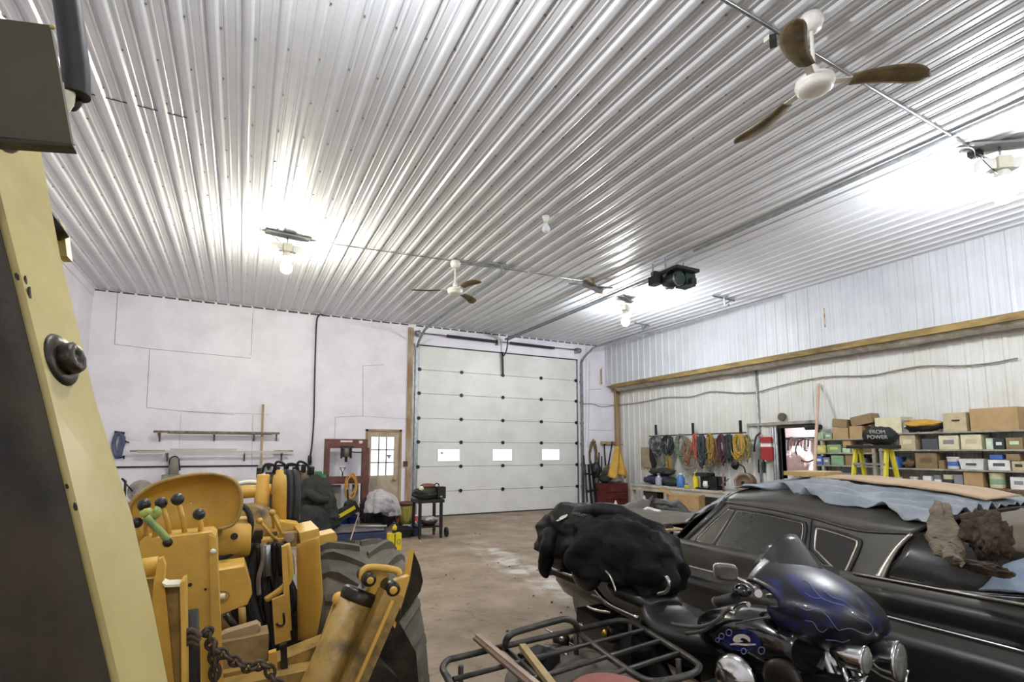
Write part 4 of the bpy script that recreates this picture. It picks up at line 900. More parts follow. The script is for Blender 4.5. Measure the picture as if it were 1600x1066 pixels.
# ---------------- workbench ----------------
M_bench = mat('dirty_white_paint', rgb('#bdb8a8'), .6, col2=rgb('#96907f'), scale=4)
t = thing('workbench', 'long low white workbench along the right wall', 'bench', (9.7, 9.9, 0))
XB = 9.15; zb = .76; ya, yb = 7.5, 11.0
MB().bb((XB, ya, zb-.04), (XW-.02, yb, zb)).build('top', M_bench, t, bevel=.004); MB().bb((XB+.02, ya, zb-.14), (XB+.05, yb, zb-.04)).build('apron', M_bench, t)
for y in (ya+.05, 9.7, yb-.1): MB().bb((XB+.03, y, 0), (XB+.12, y+.09, zb-.04)).build('leg', M_bench, t); MB().bb((XW-.2, y, 0), (XW-.1, y+.09, zb-.04)).build('leg', M_bench, t)
MB().bb((XB+.1, ya, .18), (XW-.1, yb, .21)).build('lower_shelf', M_bench, t)
def onb(u, dx=.25): p = onx(XB+dx, u, 700); return V(p.x, p.y, zb)
def bitem(name, label, cat, u, w_, h, d, m_, dx=.25, kind='box', capm=None):
    p = onb(u, dx)
    if kind == 'box': return tag(MB().box((p.x, p.y, zb+h/2+.001), (d, w_, h)).build(name, m_, bevel=.01), label, cat)
    t = thing(name, label, cat, p)
    MB().lathe(p, [(w_*.48, 0.001), (w_*.5, .01), (w_*.5, h*.62), (w_*.22, h*.8), (w_*.2, h*.86)], n=18).build('body', m_, t); MB().cyl(p+V(0, 0, h*.85), p+V(0, 0, h), w_*.24, 12).build('cap', capm or M_white, t); return t
bitem('glass_jar', 'clear glass jar on the workbench near its left end', 'jar', 1028, .17, .30, .15, mat('greyish_glass', rgb('#8a93a0'), .15, spec=.8), kind='b', capm=M_grey)
bitem('water_jug', 'blue jug with a cap on the workbench', 'jug', 1062, .19, .34, .17, mat('blue_jug', rgb('#3d6fb0'), .3), kind='b')
bitem('yellow_bottle', 'bright yellow bottle on the workbench beside the black coffee maker', 'bottle', 1085.5, .14, .38, .12, M_yel, kind='b', capm=M_yel)
t = thing('coffee_maker', 'black coffee maker on the workbench right of the yellow bottle', 'coffee maker', onb(1100)); p = onb(1100)
MB().box(p+V(0, 0, .02), (.26, .34, .04)).build('base', M_black, t, bevel=.008); MB().box(p+V(.08, 0, .17), (.1, .34, .3)).build('back', M_black, t, bevel=.01); MB().box(p+V(0, 0, .33), (.26, .34, .08)).build('head', M_black, t, bevel=.015); MB().lathe(p+V(-.03, -.05, .04), [(.06, 0), (.08, .06), (.06, .15)], n=14).build('carafe', M_glass, t)
bitem('small_can', 'squat yellow tin on the front edge of the workbench', 'can', 1071, .12, .10, .1, mat('dull_yellow', rgb('#a39a3a'), .6), .12, 'b', M_dark)
pm = onb(1030, .5); tag(MB().blob(pm+V(0, 0, .12), (.3, .55, .14), 5, .2, 1.6, 4, .15, flat=zb+.003).build('purple_cloth', mat('dark_purple_cloth', rgb('#2c2945'), .85, bump=.6)), 'dark purple cloth heap at the left of the workbench', 'cloth')
tag(MB().blob(pm+V(-.02, -.1, .33), (.22, .42, .10), 8, .2, 1.6, 4, .15).build('folded_coat', M_olive), 'dark grey folded coat on the purple cloth', 'coat')
tag(MB().blob(onb(1049, .35)+V(0, 0, .1), (.14, .3, .11), 9, .25, 2, 3, .1, flat=zb+.003).build('green_rag', M_grn), 'dark green rag behind the blue jug', 'rag')
t = thing('bench_vise', 'dark bench vise on the right part of the workbench', 'vise', onb(1117)); p = onb(1117)
MB().box(p+V(0, 0, .05), (.2, .2, .1)).build('base', M_dark, t, bevel=.02); MB().box(p+V(0, .05, .2), (.14, .26, .2)).build('fixed_jaw', M_dark, t, bevel=.03); MB().box(p+V(0, -.16, .2), (.12, .1, .2)).build('moving_jaw', M_dark, t, bevel=.02); MB().tube([p+V(-.12, -.24, .12), p+V(.12, -.24, .26)], .012).build('handle', M_grey, t)
t = thing('pulley_drum', 'rusty brown drum wheel on the right end of the workbench', 'wheel', onb(1158)); p = onb(1158)+V(.02, 0, .202)
MB().lathe(p, [(.12, -.3), (.19, -.28), (.2, -.02), (.185, 0), (.15, 0), (.14, -.05), (.02, -.06)], (-1, -.4, 0), 24).build('drum', M_rusd, t); MB().cyl(p, p+V(-.04, 0, 0), .03).build('axle', M_dark, t)
tag(MB().tube([onb(1128, .1), onb(1128, .1)+V(0, 0, .42)], .022).build('upright_stick', M_rusd), 'short rusty bar standing on the bench before the vise', 'bar')
t = thing('desk_lamp', 'dark lamp with a bent arm over the right end of the workbench', 'lamp', onb(1166, .5))
P = sm([V(XB+.5, xpt(XB+.5, 1165, 755).y, zb), xpt(XB+.5, 1165, 742), xpt(XB+.5, 1162, 730), xpt(XB+.5, 1155, 726)], 5); MB().tube(P, .016).build('arm', M_dark, t); MB().lathe(xpt(XB+.5, 1151, 726), [(.03, -.06), (.06, 0), (.09, .08), (.08, .08)], (.2, .9, -.5), 14).build('shade', M_dark, t)
# below and before the bench
t = thing('cardboard_box', 'open cardboard box standing before the white workbench', 'box', (8.35, 8.9, 0))
p = onx(8.3, 1065, 783); MB().box((p.x+.15, p.y, .36), (.5, .62, .68), rz=.5).build('box', M_card, t, bevel=.006); MB().box((p.x-.02, p.y+.4, .74), (.3, .3, .012), rz=.5, rx=.4).build('flap', M_card, t)
tag(MB().box((9.45, 10.4, .42), (.3, .5, .4)).build('dark_crate', mat('dark_brown_crate', rgb('#3d2f2a'), .7), bevel=.01), 'dark brown crate on the lower bench shelf, farther one', 'crate')
tag(MB().box((9.42, 9.35, .38), (.3, .6, .3)).build('dark_crate', mat('black_crate', rgb('#262322'), .7), bevel=.01), 'black crate on the lower bench shelf, nearer one', 'crate')
tag(MB().blob((9.4, 8.7, .33), (.14, .16, .12), 3, .2, flat=.213).build('red_rag', mat('faded_red_cloth', rgb('#7c3b33'), .9)), 'faded red rag under the right end of the workbench', 'rag')
# ---------------- shelves ----------------
M_shw = mat('dusty_shelf_board', rgb('#9e9a8c'), .75, col2=rgb('#77705f'), scale=5)
M_shb = mat('brown_shelf_board', rgb('#7b5f44'), .75, col2=rgb('#5e4a38'), scale=5)
XS = 9.72
def shelf_unit(label, y0, y1, zl, m_, posts):
    t = thing('shelf_unit', label, 'shelf', (XS, (y0+y1)/2, 0))
    for k, z in enumerate(zl): MB().bb((XS, y0, z-.025), (XW-.01, y1, z)).build('shelf', m_[k], t)
    for y in posts:
        if y > 5: MB().bb((XS+.01, y-.025, 0), (XS+.07, y+.025, zl[0])).build('post', M_shw, t)
        MB().bb((XW-.08, y-.025, 0), (XW-.02, y+.025, zl[0])).build('post', M_shw, t)
    return t
U1 = (1.845, 1.59, 1.363, 1.12); U2 = (1.92, 1.644, 1.343, 1.08, .55)
shelf_unit('left shelf unit of pale boards next to the doorway', 5.22, 6.34, U1, [M_shw]*4, (5.25, 6.31))
shelf_unit('right long shelf unit behind the car, brown lower board', 1.2, 5.16, U2, [M_shw, M_shw, M_shw, M_shb, M_shb], (5.13, 3.9, 2.6))
COLS = {'card': '#a78a61', 'cardd': '#86704f', 'cream': '#d0c9a8', 'white': '#d6d5d2', 'pgreen': '#b5cdb0', 'green': '#7d9d7c', 'dark': '#2a2c2e', 'grey': '#7d7f82', 'blue': '#3f62a8', 'brown': '#6a533d', 'yellow': '#c9c45c', 'dgrey': '#4c4e52', 'tan': '#b7a986'}
WORD = {'card': 'brown cardboard', 'cardd': 'dark cardboard', 'cream': 'cream', 'white': 'white', 'pgreen': 'pale green', 'green': 'green', 'dark': 'black', 'grey': 'grey', 'blue': 'blue', 'brown': 'dark brown', 'yellow': 'yellow-green', 'dgrey': 'dark grey', 'tan': 'tan'}
def sbox(zs_, u0, u1, vtop, col, label, kind='box', dep=.26, dx=.03, tilt=0, zb_=None, lid=None):
    x = XS+dx; z = zs_ if zb_ is None else zb_
    a = xpt(x, u0, 700).y; c = xpt(x, u1, 700).y; um = (u0+u1)/2; h = max(.03, xpt(x, um, vtop).z-z); ym = (a+c)/2; w_ = abs(a-c)*.96
    m_ = mat('shelf_item_'+col, rgb(COLS[col]), .7, col2=tuple(q*.8 for q in rgb(COLS[col])), scale=7)
    if kind == 'box':
        t = thing('storage_box', label, 'box', (x+dep/2, ym, z)); MB().box((x+dep/2, ym, z+h/2+.001), (dep, w_, h), rx=tilt).build('box', m_, t, bevel=.006)
        if lid: ml = mat('box_mark_'+lid, rgb(COLS[lid]), .6); MB().box((x-.002, ym, z+h*.55), (.004, w_*.55, h*.3), rx=tilt).build('label', ml, t)
        elif col.startswith('card'): MB().box((x+dep/2, ym, z+h+.002), (dep, .04, .002), rx=tilt).build('tape', mat('packing_tape', rgb('#b8a27c'), .4), t)
    elif kind == 'can':
        t = thing('paint_can', label, 'can', (x+.1, ym, z)); r_ = w_/2; MB().lathe((x+r_, ym, z+.001), [(r_*.96, 0), (r_, .01), (r_, h*.9), (r_*1.03, h*.92), (r_*1.03, h*.98), (r_*.9, h), (r_*.88, h*.94), (.01, h*.94)], n=20).build('can', m_, t)
        MB().lathe((x+r_, ym, z+h*.25), [(r_*1.005, 0), (r_*1.01, .005), (r_*1.01, h*.35), (r_*1.005, h*.36)], n=20, cap=False).build('label_band', mat('box_mark_'+(lid or 'tan'), rgb(COLS[lid or 'tan']), .6), t)
    elif kind == 'tub':
        t = thing('plastic_tub', label, 'tub', (x+.15, ym, z)); o = [(-1, -1), (1, -1), (1, 1), (-1, 1)]
        MB().rings([[V(x+dep/2+i*dep*.5*s, ym+j*w_*.5*s, z+zz) for i, j in o] for s, zz in ((.84, .001), (.98, h*.92), (.94, h*.9), (.80, .02))], False).build('tub', m_, t); MB().box((x+dep/2, ym, z+h*.96), (dep*1.03, w_*1.03, h*.07)).build('rim', m_, t)
        MB().box((x-.0, ym, z+h*.5), (.006, w_*.4, h*.18)).build('writing', mat('marker', rgb('#3b3f4a'), .7), t)
    else:
        t = tag(MB().blob((x+dep/2, ym, z+h/2), (dep/2, w_/2, h/2*1.05), hash(label) % 50 if False else len(label), .2, 1.8, 4, .12, flat=z+.002).build('bag', m_), label, 'bag')
    return t
# left unit, top to bottom
s = U1[0]
sbox(s, 1273, 1287, 676, 'pgreen', 'pale green box at the left end of the left unit top shelf')
sbox(s, 1289, 1301, 677, 'green', 'green carton beside the pale green box, left unit top shelf', lid='white')
sbox(s, 1302, 1327, 669.5, 'card', 'brown cardboard box in the middle of the left unit top shelf')
sbox(s, 1302, 1326, 655, 'cardd', 'tilted cardboard box stacked on the middle box, left unit', tilt=.12, zb_=xpt(XS, 1314, 668.5).z)
sbox(s, 1328.5, 1349, 666, 'card', 'brown cardboard box right of the middle one, left unit top shelf')
sbox(s, 1331, 1366, 649, 'cardd', 'crumpled dark cardboard box on top, right of left unit', tilt=-.18, zb_=xpt(XS, 1348, 663.5).z)
sbox(s, 1351, 1366, 672, 'dark', 'black box with white label at the right end of left unit top shelf', lid='white')
s = U1[1]
sbox(s, 1273, 1290, 696, 'yellow', 'yellow-green box at the left end of the left unit second shelf', lid='cream')
sbox(s, 1292, 1314, 695, 'green', 'green carton on the left unit second shelf', lid='yellow')
sbox(s, 1316, 1328, 700, 'pgreen', 'pale green box in the middle of the left unit second shelf')
sbox(s, 1317, 1330, 688.5, 'card', 'small cardboard box stacked on pale green box, second shelf', zb_=xpt(XS, 1322, 699).z)
sbox(s, 1330, 1346, 696, 'tan', 'tan carton with white label, left unit second shelf', lid='white')
sbox(s, 1348, 1368, 694, 'brown', 'dark brown box at the right end of the left unit second shelf')
s = U1[2]
sbox(s, 1273, 1284, 713, 'blue', 'blue book-like box at the left end of left unit third shelf', lid='white')
sbox(s, 1285, 1295, 715, 'grey', 'grey carton on left unit third shelf', lid='pgreen')
sbox(s, 1297, 1317, 712, 'green', 'dark green carton in the middle of left unit third shelf')
sbox(s, 1319, 1339, 710, 'cardd', 'dark cardboard box at the right of left unit third shelf')
sbox(s, 1341, 1352, 716, 'dgrey', 'dark grey box behind the ladder on left unit third shelf')
s = U1[3]
sbox(s, 1273, 1284, 737, 'dgrey', 'dark grey low box at left of the left unit bottom shelf')
sbox(s, 1294, 1330, 738, 'grey', 'grey crumpled bag on the left unit bottom shelf', kind='bag')
# right unit
s = U2[0]
sbox(s, 1369, 1412, 652, 'cream', 'large cream board box at the left end of the right unit top shelf', dep=.36)
t = thing('work_gloves', 'yellow and black work gloves heaped on the right unit top shelf', 'gloves', (XS+.1, 4.6, s))
p = xpt(XS+.1, 1443, 663); MB().blob((p.x, p.y, s+.10), (.14, .28, .09), 4, .2, 1.6, 4, .1, flat=s+.003).build('cuff', M_navy, t); MB().blob((p.x-.05, p.y+.0, s+.14), (.12, .26, .07), 7, .18, 1.6, 4, .1, ry=0).build('yellow_palm', M_rain, t)
sbox(s, 1413, 1422, 657, 'grey', 'small grey carton left of the work gloves', lid='white')
t = sbox(s, 1476, 1514, 645, 'tan', 'open tan cardboard box with a hand hole on the top shelf', dep=.3)
p = xpt(XS+.02, 1493, 657); MB().box(p, (.01, .10, .018)).build('hand_hole', M_black, t)
sbox(s, 1518, 1597, 637, 'card', 'very large brown cardboard box at the right end of the top shelf', dep=.34)
s = U2[1]
sbox(s, 1406, 1431, 680, 'tan', 'tan carton on the second shelf of the right unit', lid='cream')
sbox(s, 1441, 1466, 686, 'dgrey', 'grey tool case on the second shelf of the right unit')
sbox(s, 1467, 1499, 681, 'cream', 'cream box with blue scribbles on the second shelf', lid='grey')
sbox(s, 1501.5, 1535, 679.5, 'cream', 'plain cream box in the middle of the second shelf', lid='tan')
sbox(s, 1541, 1552, 685, 'pgreen', 'small pale striped carton on the second shelf', lid='white')
sbox(s, 1553, 1570, 686, 'dark', 'black tray with white sticks on the second shelf', lid='white')
sbox(s, 1572, 1599, 684, 'cardd', 'dark cardboard box with pale label at the right of the second shelf', lid='pgreen')
s = U2[2]
sbox(s, 1391, 1402, 714, 'blue', 'blue jug-like box at the left of the third shelf')
sbox(s, 1404, 1427, 718, 'brown', 'dark brown bag on the third shelf of the right unit', kind='bag')
sbox(s, 1428, 1463, 708.5, 'cardd', 'dark printed cardboard box on the third shelf', lid='brown')
sbox(s, 1464.5, 1473, 720, 'cardd', 'small plain cardboard box on the third shelf')
sbox(s, 1474, 1494, 714, 'white', 'white bucket-like can with blue print on the third shelf', kind='can', lid='blue')
sbox(s, 1494.5, 1536, 717, 'white', 'white plastic dish tub with writing on the third shelf', kind='tub')
sbox(s, 1541, 1576, 719, 'white', 'white carton with dark print on the third shelf', lid='dgrey')
sbox(s, 1545, 1565, 711, 'blue', 'blue box stacked on the white printed carton', zb_=xpt(XS, 1556, 718).z)
sbox(s, 1578, 1600, 721, 'tan', 'tan toolbox with black latch at the right of the third shelf', lid='dark')
sbox(s, 1570, 1592, 710, 'cardd', 'flat cardboard carton stacked on the tan toolbox', zb_=xpt(XS, 1580, 720).z)
s = U2[3]
sbox(s, 1391, 1403, 738, 'dgrey', 'dark grey can at the left of the bottom shelf', kind='can')
sbox(s, 1416, 1428, 745, 'white', 'small white tin on the bottom shelf, leftmost white one', kind='can', lid='pgreen')
sbox(s, 1438, 1451, 744, 'white', 'plain white carton on the bottom shelf')
sbox(s, 1453, 1465, 743, 'grey', 'round grey tin right of the plain white carton', kind='can', lid='white')
sbox(s, 1467, 1484, 742, 'cream', 'cream paint can with a dark dent on the bottom shelf', kind='can', lid='dark')
sbox(s, 1486, 1500, 742, 'grey', 'grey carton between the paint can and cardboard box', )
sbox(s, 1501, 1532, 738, 'card', 'brown cardboard box on the bottom shelf')
sbox(s, 1537, 1562, 739, 'cream', 'large dirty cream paint can on the bottom shelf', kind='can', lid='green')
sbox(s, 1573, 1600, 746, 'white', 'white printed carton at the right of the bottom shelf', lid='grey')
p = xpt(XS-.3, 1555, 788); tag(MB().box((p.x+.1, p.y, 1.0-.17), (.4, .5, .16), rx=.1).build('cardboard_tray', M_card, bevel=.005), 'shallow cardboard tray below the bottom shelf', 'box') if False else None
# ---------------- step ladder ----------------
M_lad = mat('yellow_fibreglass', rgb('#c7bd2c'), .5)
t = thing('step_ladder', 'yellow fibreglass step ladder standing in front of the left shelf unit', 'ladder', (8.8, 4.7, 0))
z1 = 1.66
for sy, yy in ((1, 5.0), (-1, 4.55)):
    yb_ = yy+sy*.05
    for sx in (-1, 1): MB().beam((8.85+sx*.42, yb_, 0), (8.85+sx*.06, yy, z1), .07, .035, up=(0, 1, 0)).build('rail', M_lad, t)
for k in range(5):
    z = .3+.28*k; f = z/z1; MB().beam((8.85-.42+.36*f, 5.05-.05*f, z), (8.85-.42+.36*f, 4.50+.05*f, z), .09, .03).build('step', M_grey, t)
MB().bb((8.70, 4.45, z1), (9.0, 5.1, z1+.05)).build('top_cap', M_dark, t)
p = xpt(8.85, 1383, 690); t = thing('jacket', 'black jacket with pale lettering hung over the ladder top', 'jacket', (8.85, 4.75, z1+.06))
MB().blob((8.85, 4.66, z1+.19), (.16, .25, .15), 3, .15, 1.8, 4, .1, flat=z1+.053).build('jacket_body', M_navy, t)
M_letter = mat('pale_lettering', rgb('#b8b5b0'), .7)
text('FROM', .085, M_letter, (8.672, 4.60, z1+.25), (0, -1, -.03), (-.35, 0, 1), t); text('POWER', .085, M_letter, (8.66, 4.60, z1+.17), (0, -1, -.03), (-.25, 0, 1), t)
# ---------------- backhoe (seen from behind, standing over its rear end) ----------------
M_bh = mat('worn_machine_yellow', rgb('#c69c40'), .5, 0.0, col2=rgb('#a37b30'), scale=3.5, mix=(.45, .75), bump=.15, bscale=30, rvar=.2)
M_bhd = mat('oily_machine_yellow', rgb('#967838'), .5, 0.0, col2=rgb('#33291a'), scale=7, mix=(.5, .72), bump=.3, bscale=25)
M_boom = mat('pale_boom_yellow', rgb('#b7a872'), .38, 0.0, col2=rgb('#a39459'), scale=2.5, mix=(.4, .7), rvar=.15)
M_oil = mat('oily_black_steel', rgb('#1d1a16'), .4, .5, col2=rgb('#3b3226'), scale=12, bump=.3)
M_tyre = mat('dusty_tractor_tyre', rgb('#45413a'), .85, col2=rgb('#6b6352'), scale=4, mix=(.4, .7), bump=.3, bscale=30)
bh = thing('backhoe', 'large old yellow backhoe loader filling the left foreground, seen from its rear seat side', 'backhoe', (.1, 2.7, 0))
def Q(y, *uv): return [ony(y, u, v) for u, v in uv]
def plate(name, y, uv, dy, m_=None, par=bh, bev=.004): return MB().prism(Q(y, *uv), (0, dy, 0)).build(name, m_ or M_bh, par, bevel=bev)
# boom: box section leaning column
rows = [(228, -18, 62), (400, 25, 94), (637, 84, 152), (806, 125, 206), (940, 157, 237), (1066, 187, 262), (1300, 240, 318)]
b = MB(); R = []
for v, ue, ur in rows:
    e = ony(1.42, ue, v); r_ = ony(1.60, ur, v); l = ony(1.56, ue-330, v); k = ony(1.75, ur-75, v); R.append([l, e, r_, k])
b.rings(R, False); boom = b.build('boom', M_boom, bh, bevel=.008)
M_shgrs = mat('shaded_greasy_boom_face', rgb('#342c18'), .6, col2=rgb('#100e08'), scale=4, mix=(.4, .65), bump=.3)  # unlit face: its shade is put into the dark colour, together with grease
b = MB(); G = [[r[0].lerp(r[1], q)+V(0, -.004, 0) for q in (0, .25, .5, .75, .96)] for r in R]; b.grid(G, .002).build('boom_front_face', M_shgrs, boom)
# weld strip along the rear edge and chipped paint patches
M_chain = mat('dark_rusty_chain', rgb('#3a2f26'), .65, .5, col2=rgb('#54463a'), scale=30)
M_chip = mat('bare_dark_chip', rgb('#2a2114'), .6)
rd = random.Random(3)
for (u, v, a, c_) in ((46, 462, 5, 20), (40, 440, 3, 12), (30, 585, 5, 14), (27, 432, 4, 8), (100, 805, 4, 18), (118, 792, 4, 9), (105, 760, 3, 6)):
    f = (u-0)
    # on the front (dark) face: plane between l and e
    i = min(range(len(rows)-1), key=lambda j: 0 if rows[j][0] <= v <= rows[j+1][0] else 1+abs(rows[j][0]-v))
    t_ = (v-rows[i][0])/(rows[i+1][0]-rows[i][0]); e = R[i][1].lerp(R[i+1][1], t_); l = R[i][0].lerp(R[i+1][0], t_); r_ = R[i][2].lerp(R[i+1][2], t_)
    ue = rows[i][1]+(rows[i+1][1]-rows[i][1])*t_
    if u < ue: n_ = (e-l).cross(V(0, 0, 1)).normalized()
    else: n_ = (r_-e).cross(V(0, 0, 1)).normalized()
    p = onp(e, n_, u, v); n_ = n_ if n_.dot(CAMP-p) > 0 else -n_
    w_ = .0016*a; h_ = .0016*c_; sd = n_.cross(V(0, 0, 1)).normalized(); up_ = sd.cross(n_)
    pts = [p+n_*.0015+sd*w_*math.cos(q)*(1+.5*rd.random())*.5+up_*h_*math.sin(q)*(1+.4*rd.random())*.5+sd*.15*h_*math.sin(q) for q in [2*math.pi*k/9 for k in range(9)]]
    MB().prism(pts, -n_*.003).build('paint_chip', M_chip, boom)
# pivot pin on the lit side
i = 1; t_ = (563-400)/237; e = R[1][1].lerp(R[2][1], t_); r_ = R[1][2].lerp(R[2][2], t_); n_ = (r_-e).cross(R[2][1]-R[1][1]).normalized()
p = onp(e, n_, 95, 563); n_ = n_ if n_.x > 0 else -n_
MB().lathe(p-n_*.005, [(.045, 0), (.058, .0), (.06, .006), (.056, .012), (.04, .014)], n_, 24).build('pin_washer', M_oil, bh)
MB().lathe(p, [(.036, .0), (.036, .03), (.03, .036), (.018, .036), (.014, .03), (.0, .03)], n_, 8).build('pivot_pin', M_oil, bh)
# upper plate and hose
M_dko = mat('dark_olive_plate', rgb('#3f3820'), .6, col2=rgb('#332d1a'), scale=4)
plate('dipper_plate', 1.25, [(-60, 20), (0, 29), (78, 39), (88, 90), (104, 180), (112, 224), (0, 214), (-60, 212)], .02, M_dko)
plate('plate_lip', 1.24, [(-60, 212), (0, 215), (113, 224), (114, 229), (0, 221), (-60, 219)], .03, M_oil, bev=0)
MB().ball(ony(1.28, 14, 226), .016, 6).build('bolt', M_grey, bh)
MB().ball(ony(1.24, 82, 42), .005, 5).build('rivet', M_boom, bh)
MB().tube(sm(Q(1.38, (98, -40), (106, 10), (112, 55), (117, 95), (119, 130), (119, 152))+Q(1.36, (116, 164), (108, 168), (101, 160), (99, 145)), 5), [.028]*26+[.024]*60, 12).build('hydraulic_hose', M_black, bh) if False else None
P = sm(Q(1.38, (98, -40), (106, 10), (112, 55), (117, 95), (119, 130), (119, 150)), 5); MB().tube(P, .0255, 14).build('hydraulic_hose', M_black, bh)
P = sm(Q(1.40, (121, 148), (120, 160), (112, 167), (104, 160), (100, 148), (97, 120)), 5); MB().tube(P, .010, 10).build('hose_end', M_oil, bh)
MB().blob(ony(1.37, 106, 145), (.013, .01, .045), 2, .15, 1.5, 3).build('tag', M_ivory, bh)
MB().cyl(ony(1.66, 76, 356), ony(1.66, 95, 350), .035, 16).build('upper_pin', M_oil, bh)
plate('side_lug', 1.68, [(82, 345), (92, 342), (100, 360), (105, 400), (90, 400)], .05, M_boom)
# swing post channel right of the boom
yc_ = 1.72
P1 = [(240, 874), (252, 872), (262, 895), (255, 905), (262, 1000), (275, 1100), (244, 1100), (237, 960)]
plate('swing_post', yc_, [(247, 874), (254, 872), (258, 884), (256, 905), (262, 960), (272, 1066), (282, 1140), (250, 1140), (243, 1066), (237, 960), (240, 912)], .03)
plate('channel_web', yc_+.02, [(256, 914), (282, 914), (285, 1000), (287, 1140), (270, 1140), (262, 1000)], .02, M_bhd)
plate('channel_flange', yc_-.05, [(281, 912), (288, 909), (290, 1000), (291, 1140), (284, 1140), (283, 1000)], .09)
plate('channel_lip', yc_-.03, [(253, 911), (260, 914), (282, 913), (288, 908), (289, 911), (283, 917), (258, 918)], .06, M_ivory, bev=.002)
MB().cyl(ony(yc_+.05, 222, 888), ony(yc_+.05, 248, 884), .026, 14).build('swing_pin', M_bh, bh)
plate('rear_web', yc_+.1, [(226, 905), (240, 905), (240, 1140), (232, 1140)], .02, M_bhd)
MB().tube(Q(yc_+.06, (298, 955), (300, 1010), (302, 1140)), .02, 10).build('cylinder_rod', M_black, bh)
for k in range(3): MB().tube(sm(Q(yc_-.02, (288, 990+k*9), (298, 985+k*9), (308, 990+k*9), (312, 996+k*6)), 4), .008, 8).build('shackle', M_chain, bh)
# control console and levers
yb_ = 1.95
b = MB(); Qs = Q(yb_, (218, 846), (232, 843), (330, 832), (337, 838), (343, 1000), (352, 1140), (222, 1140)); b.prism(Qs, (0, .16, 0)); b.build('control_console', M_bh, bh, bevel=.012)
plate('console_edge', yb_-.012, [(326, 836), (337, 840), (346, 1000), (352, 1140), (338, 1140), (330, 1000)], .02, M_bh, bev=.006)
MB().ball(ony(yb_-.005, 297, 914), .006, 5).build('bolt', M_oil, bh); MB().ball(ony(yb_-.005, 321, 921), .004, 5).build('bolt', M_oil, bh); MB().ball(ony(yb_-.02, 333, 862), .009, 5).build('bolt', M_ivory, bh)
M_knob = mat('black_knob', rgb('#1d1d20'), .4)
for k, (ku, kv, kr, bu, bv, mm) in enumerate(((225, 789, 7, 229, 846, 0), (252, 786, 6.6, 266, 842, 0), (277.5, 780.5, 7, 290, 840, 0), (311, 804, 6.8, 313, 838, 0), (214, 817, 6, 219, 850, 0), (240, 815, 0, 241, 848, 0))):
    yk = yb_+.07-.01*k; a = ony(yk, ku, kv); c = ony(yk+.02, bu, bv)
    lv = MB().tube([a, a.lerp(c, .5)+V(.003, 0, 0), c], .0075, 8).build('lever', M_bh, bh)
    if kr: MB().ball(a, kr*yk*1.12/820, 8).build('knob', M_knob, lv)
M_valve = mat('chalky_green_valve', rgb('#8f9a4a'), .6, col2=rgb('#5f7a52'), scale=20)
MB().tube(sm(Q(yb_+.02, (222, 806), (232, 800), (238, 808), (246, 800), (240, 797)), 4), .013, 8).build('linkage', M_valve, bh)
MB().tube(sm(Q(yb_+.0, (228, 808), (237, 818), (252, 832), (262, 845)), 4), .011, 8).build('linkage', M_valve, bh); MB().ball(ony(yb_, 262, 848), .014, 6).build('linkage_end', M_oil, bh)
# seat pan
ys = 2.35
def outline(c, pts, n=64): return sm([ony(ys, u, v) for u, v in pts], 5, True)
OL = outline(None, [(202, 798), (206, 786), (222, 770), (246, 756), (280, 746), (316, 741), (344, 743), (364, 751), (374, 764), (377, 782), (374, 802), (366, 817), (350, 825), (318, 828), (280, 832), (240, 838), (212, 838), (203, 820)])
cen = sum(OL, V(0, 0, 0))/len(OL); b = MB(); R = []
for s_, dy in ((1.0, 0), (.985, .01), (.9, .045), (.7, .075), (.4, .09), (.02, .095)): R.append([cen+(p-cen)*s_+V(0, dy, 0) for p in OL])
b.rings(R, True, False); R2 = [[p+V(0, .012, 0) for p in r] for r in R]; b.rings(R2, True, False); seat = b.build('seat_pan', M_bh, bh)
MB().tube(OL, .0075, 8, closed=True).build('seat_rim', M_bhd, seat)
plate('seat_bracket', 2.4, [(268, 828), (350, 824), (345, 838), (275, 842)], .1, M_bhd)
# yellow housing under and right of the seat
b = MB(); b.cyl(ony(2.55, 330, 842), ony(2.55, 392, 838), .085, 24); b.build('pump_housing', M_bh, bh)
MB().cyl(ony(2.44, 366, 838), ony(2.43, 366, 838)+V(0, -.01, 0), .014, 12).build('drain_plug', M_oil, bh)
MB().tube(sm(Q(2.5, (378, 790), (388, 800), (392, 822), (382, 850), (355, 868), (335, 872)), 5), .012, 8).build('black_pipe', M_black, bh)
MB().lathe(ony(2.9, 392, 835), [(.13, 0), (.15, .02), (.15, .05), (.13, .07), (.02, .07)], (-.3, -1, .1), 26).build('flywheel_cover', M_bhd, bh)
# tubes and cylinders behind
yt = 2.95
MB().cyl(ony(yt, 370, 770), ony(yt, 424, 766), .031, 16).build('cross_tube', M_bh, bh)
MB().tube(sm(Q(yt+.15, (360, 760), (385, 754), (405, 756), (414, 766)), 5), .012, 8).build('arched_rail', M_ivory, bh)
MB().lathe(ony(yt-.02, 409, 792), [(.032, 0), (.034, .01), (.034, .075), (.030, .08), (.030, .155), (.026, .16)], (0, 0, 1), 20).build('filler_tube', M_bh, bh)
MB().lathe(ony(yt-.02, 409, 792)+V(0, 0, -.09), [(.03, 0), (.036, .01), (.038, .08), (.034, .09)], (0, 0, 1), 20).build('filler_base', M_bh, bh)
MB().lathe(ony(yt-.05, 436, 818), [(.034, 0), (.034, .20), (.030, .235), (.018, .245), (.018, .262), (.012, .265)], (-.03, 0, 1), 20).build('hydraulic_cylinder', M_bh, bh)
plate('deck_bracket', 2.75, [(425, 822), (440, 816), (468, 820), (466, 828), (428, 835), (420, 832)], .16)
plate('deck_face', 2.74, [(421, 832), (466, 827), (466, 845), (430, 850)], .02, M_bhd)
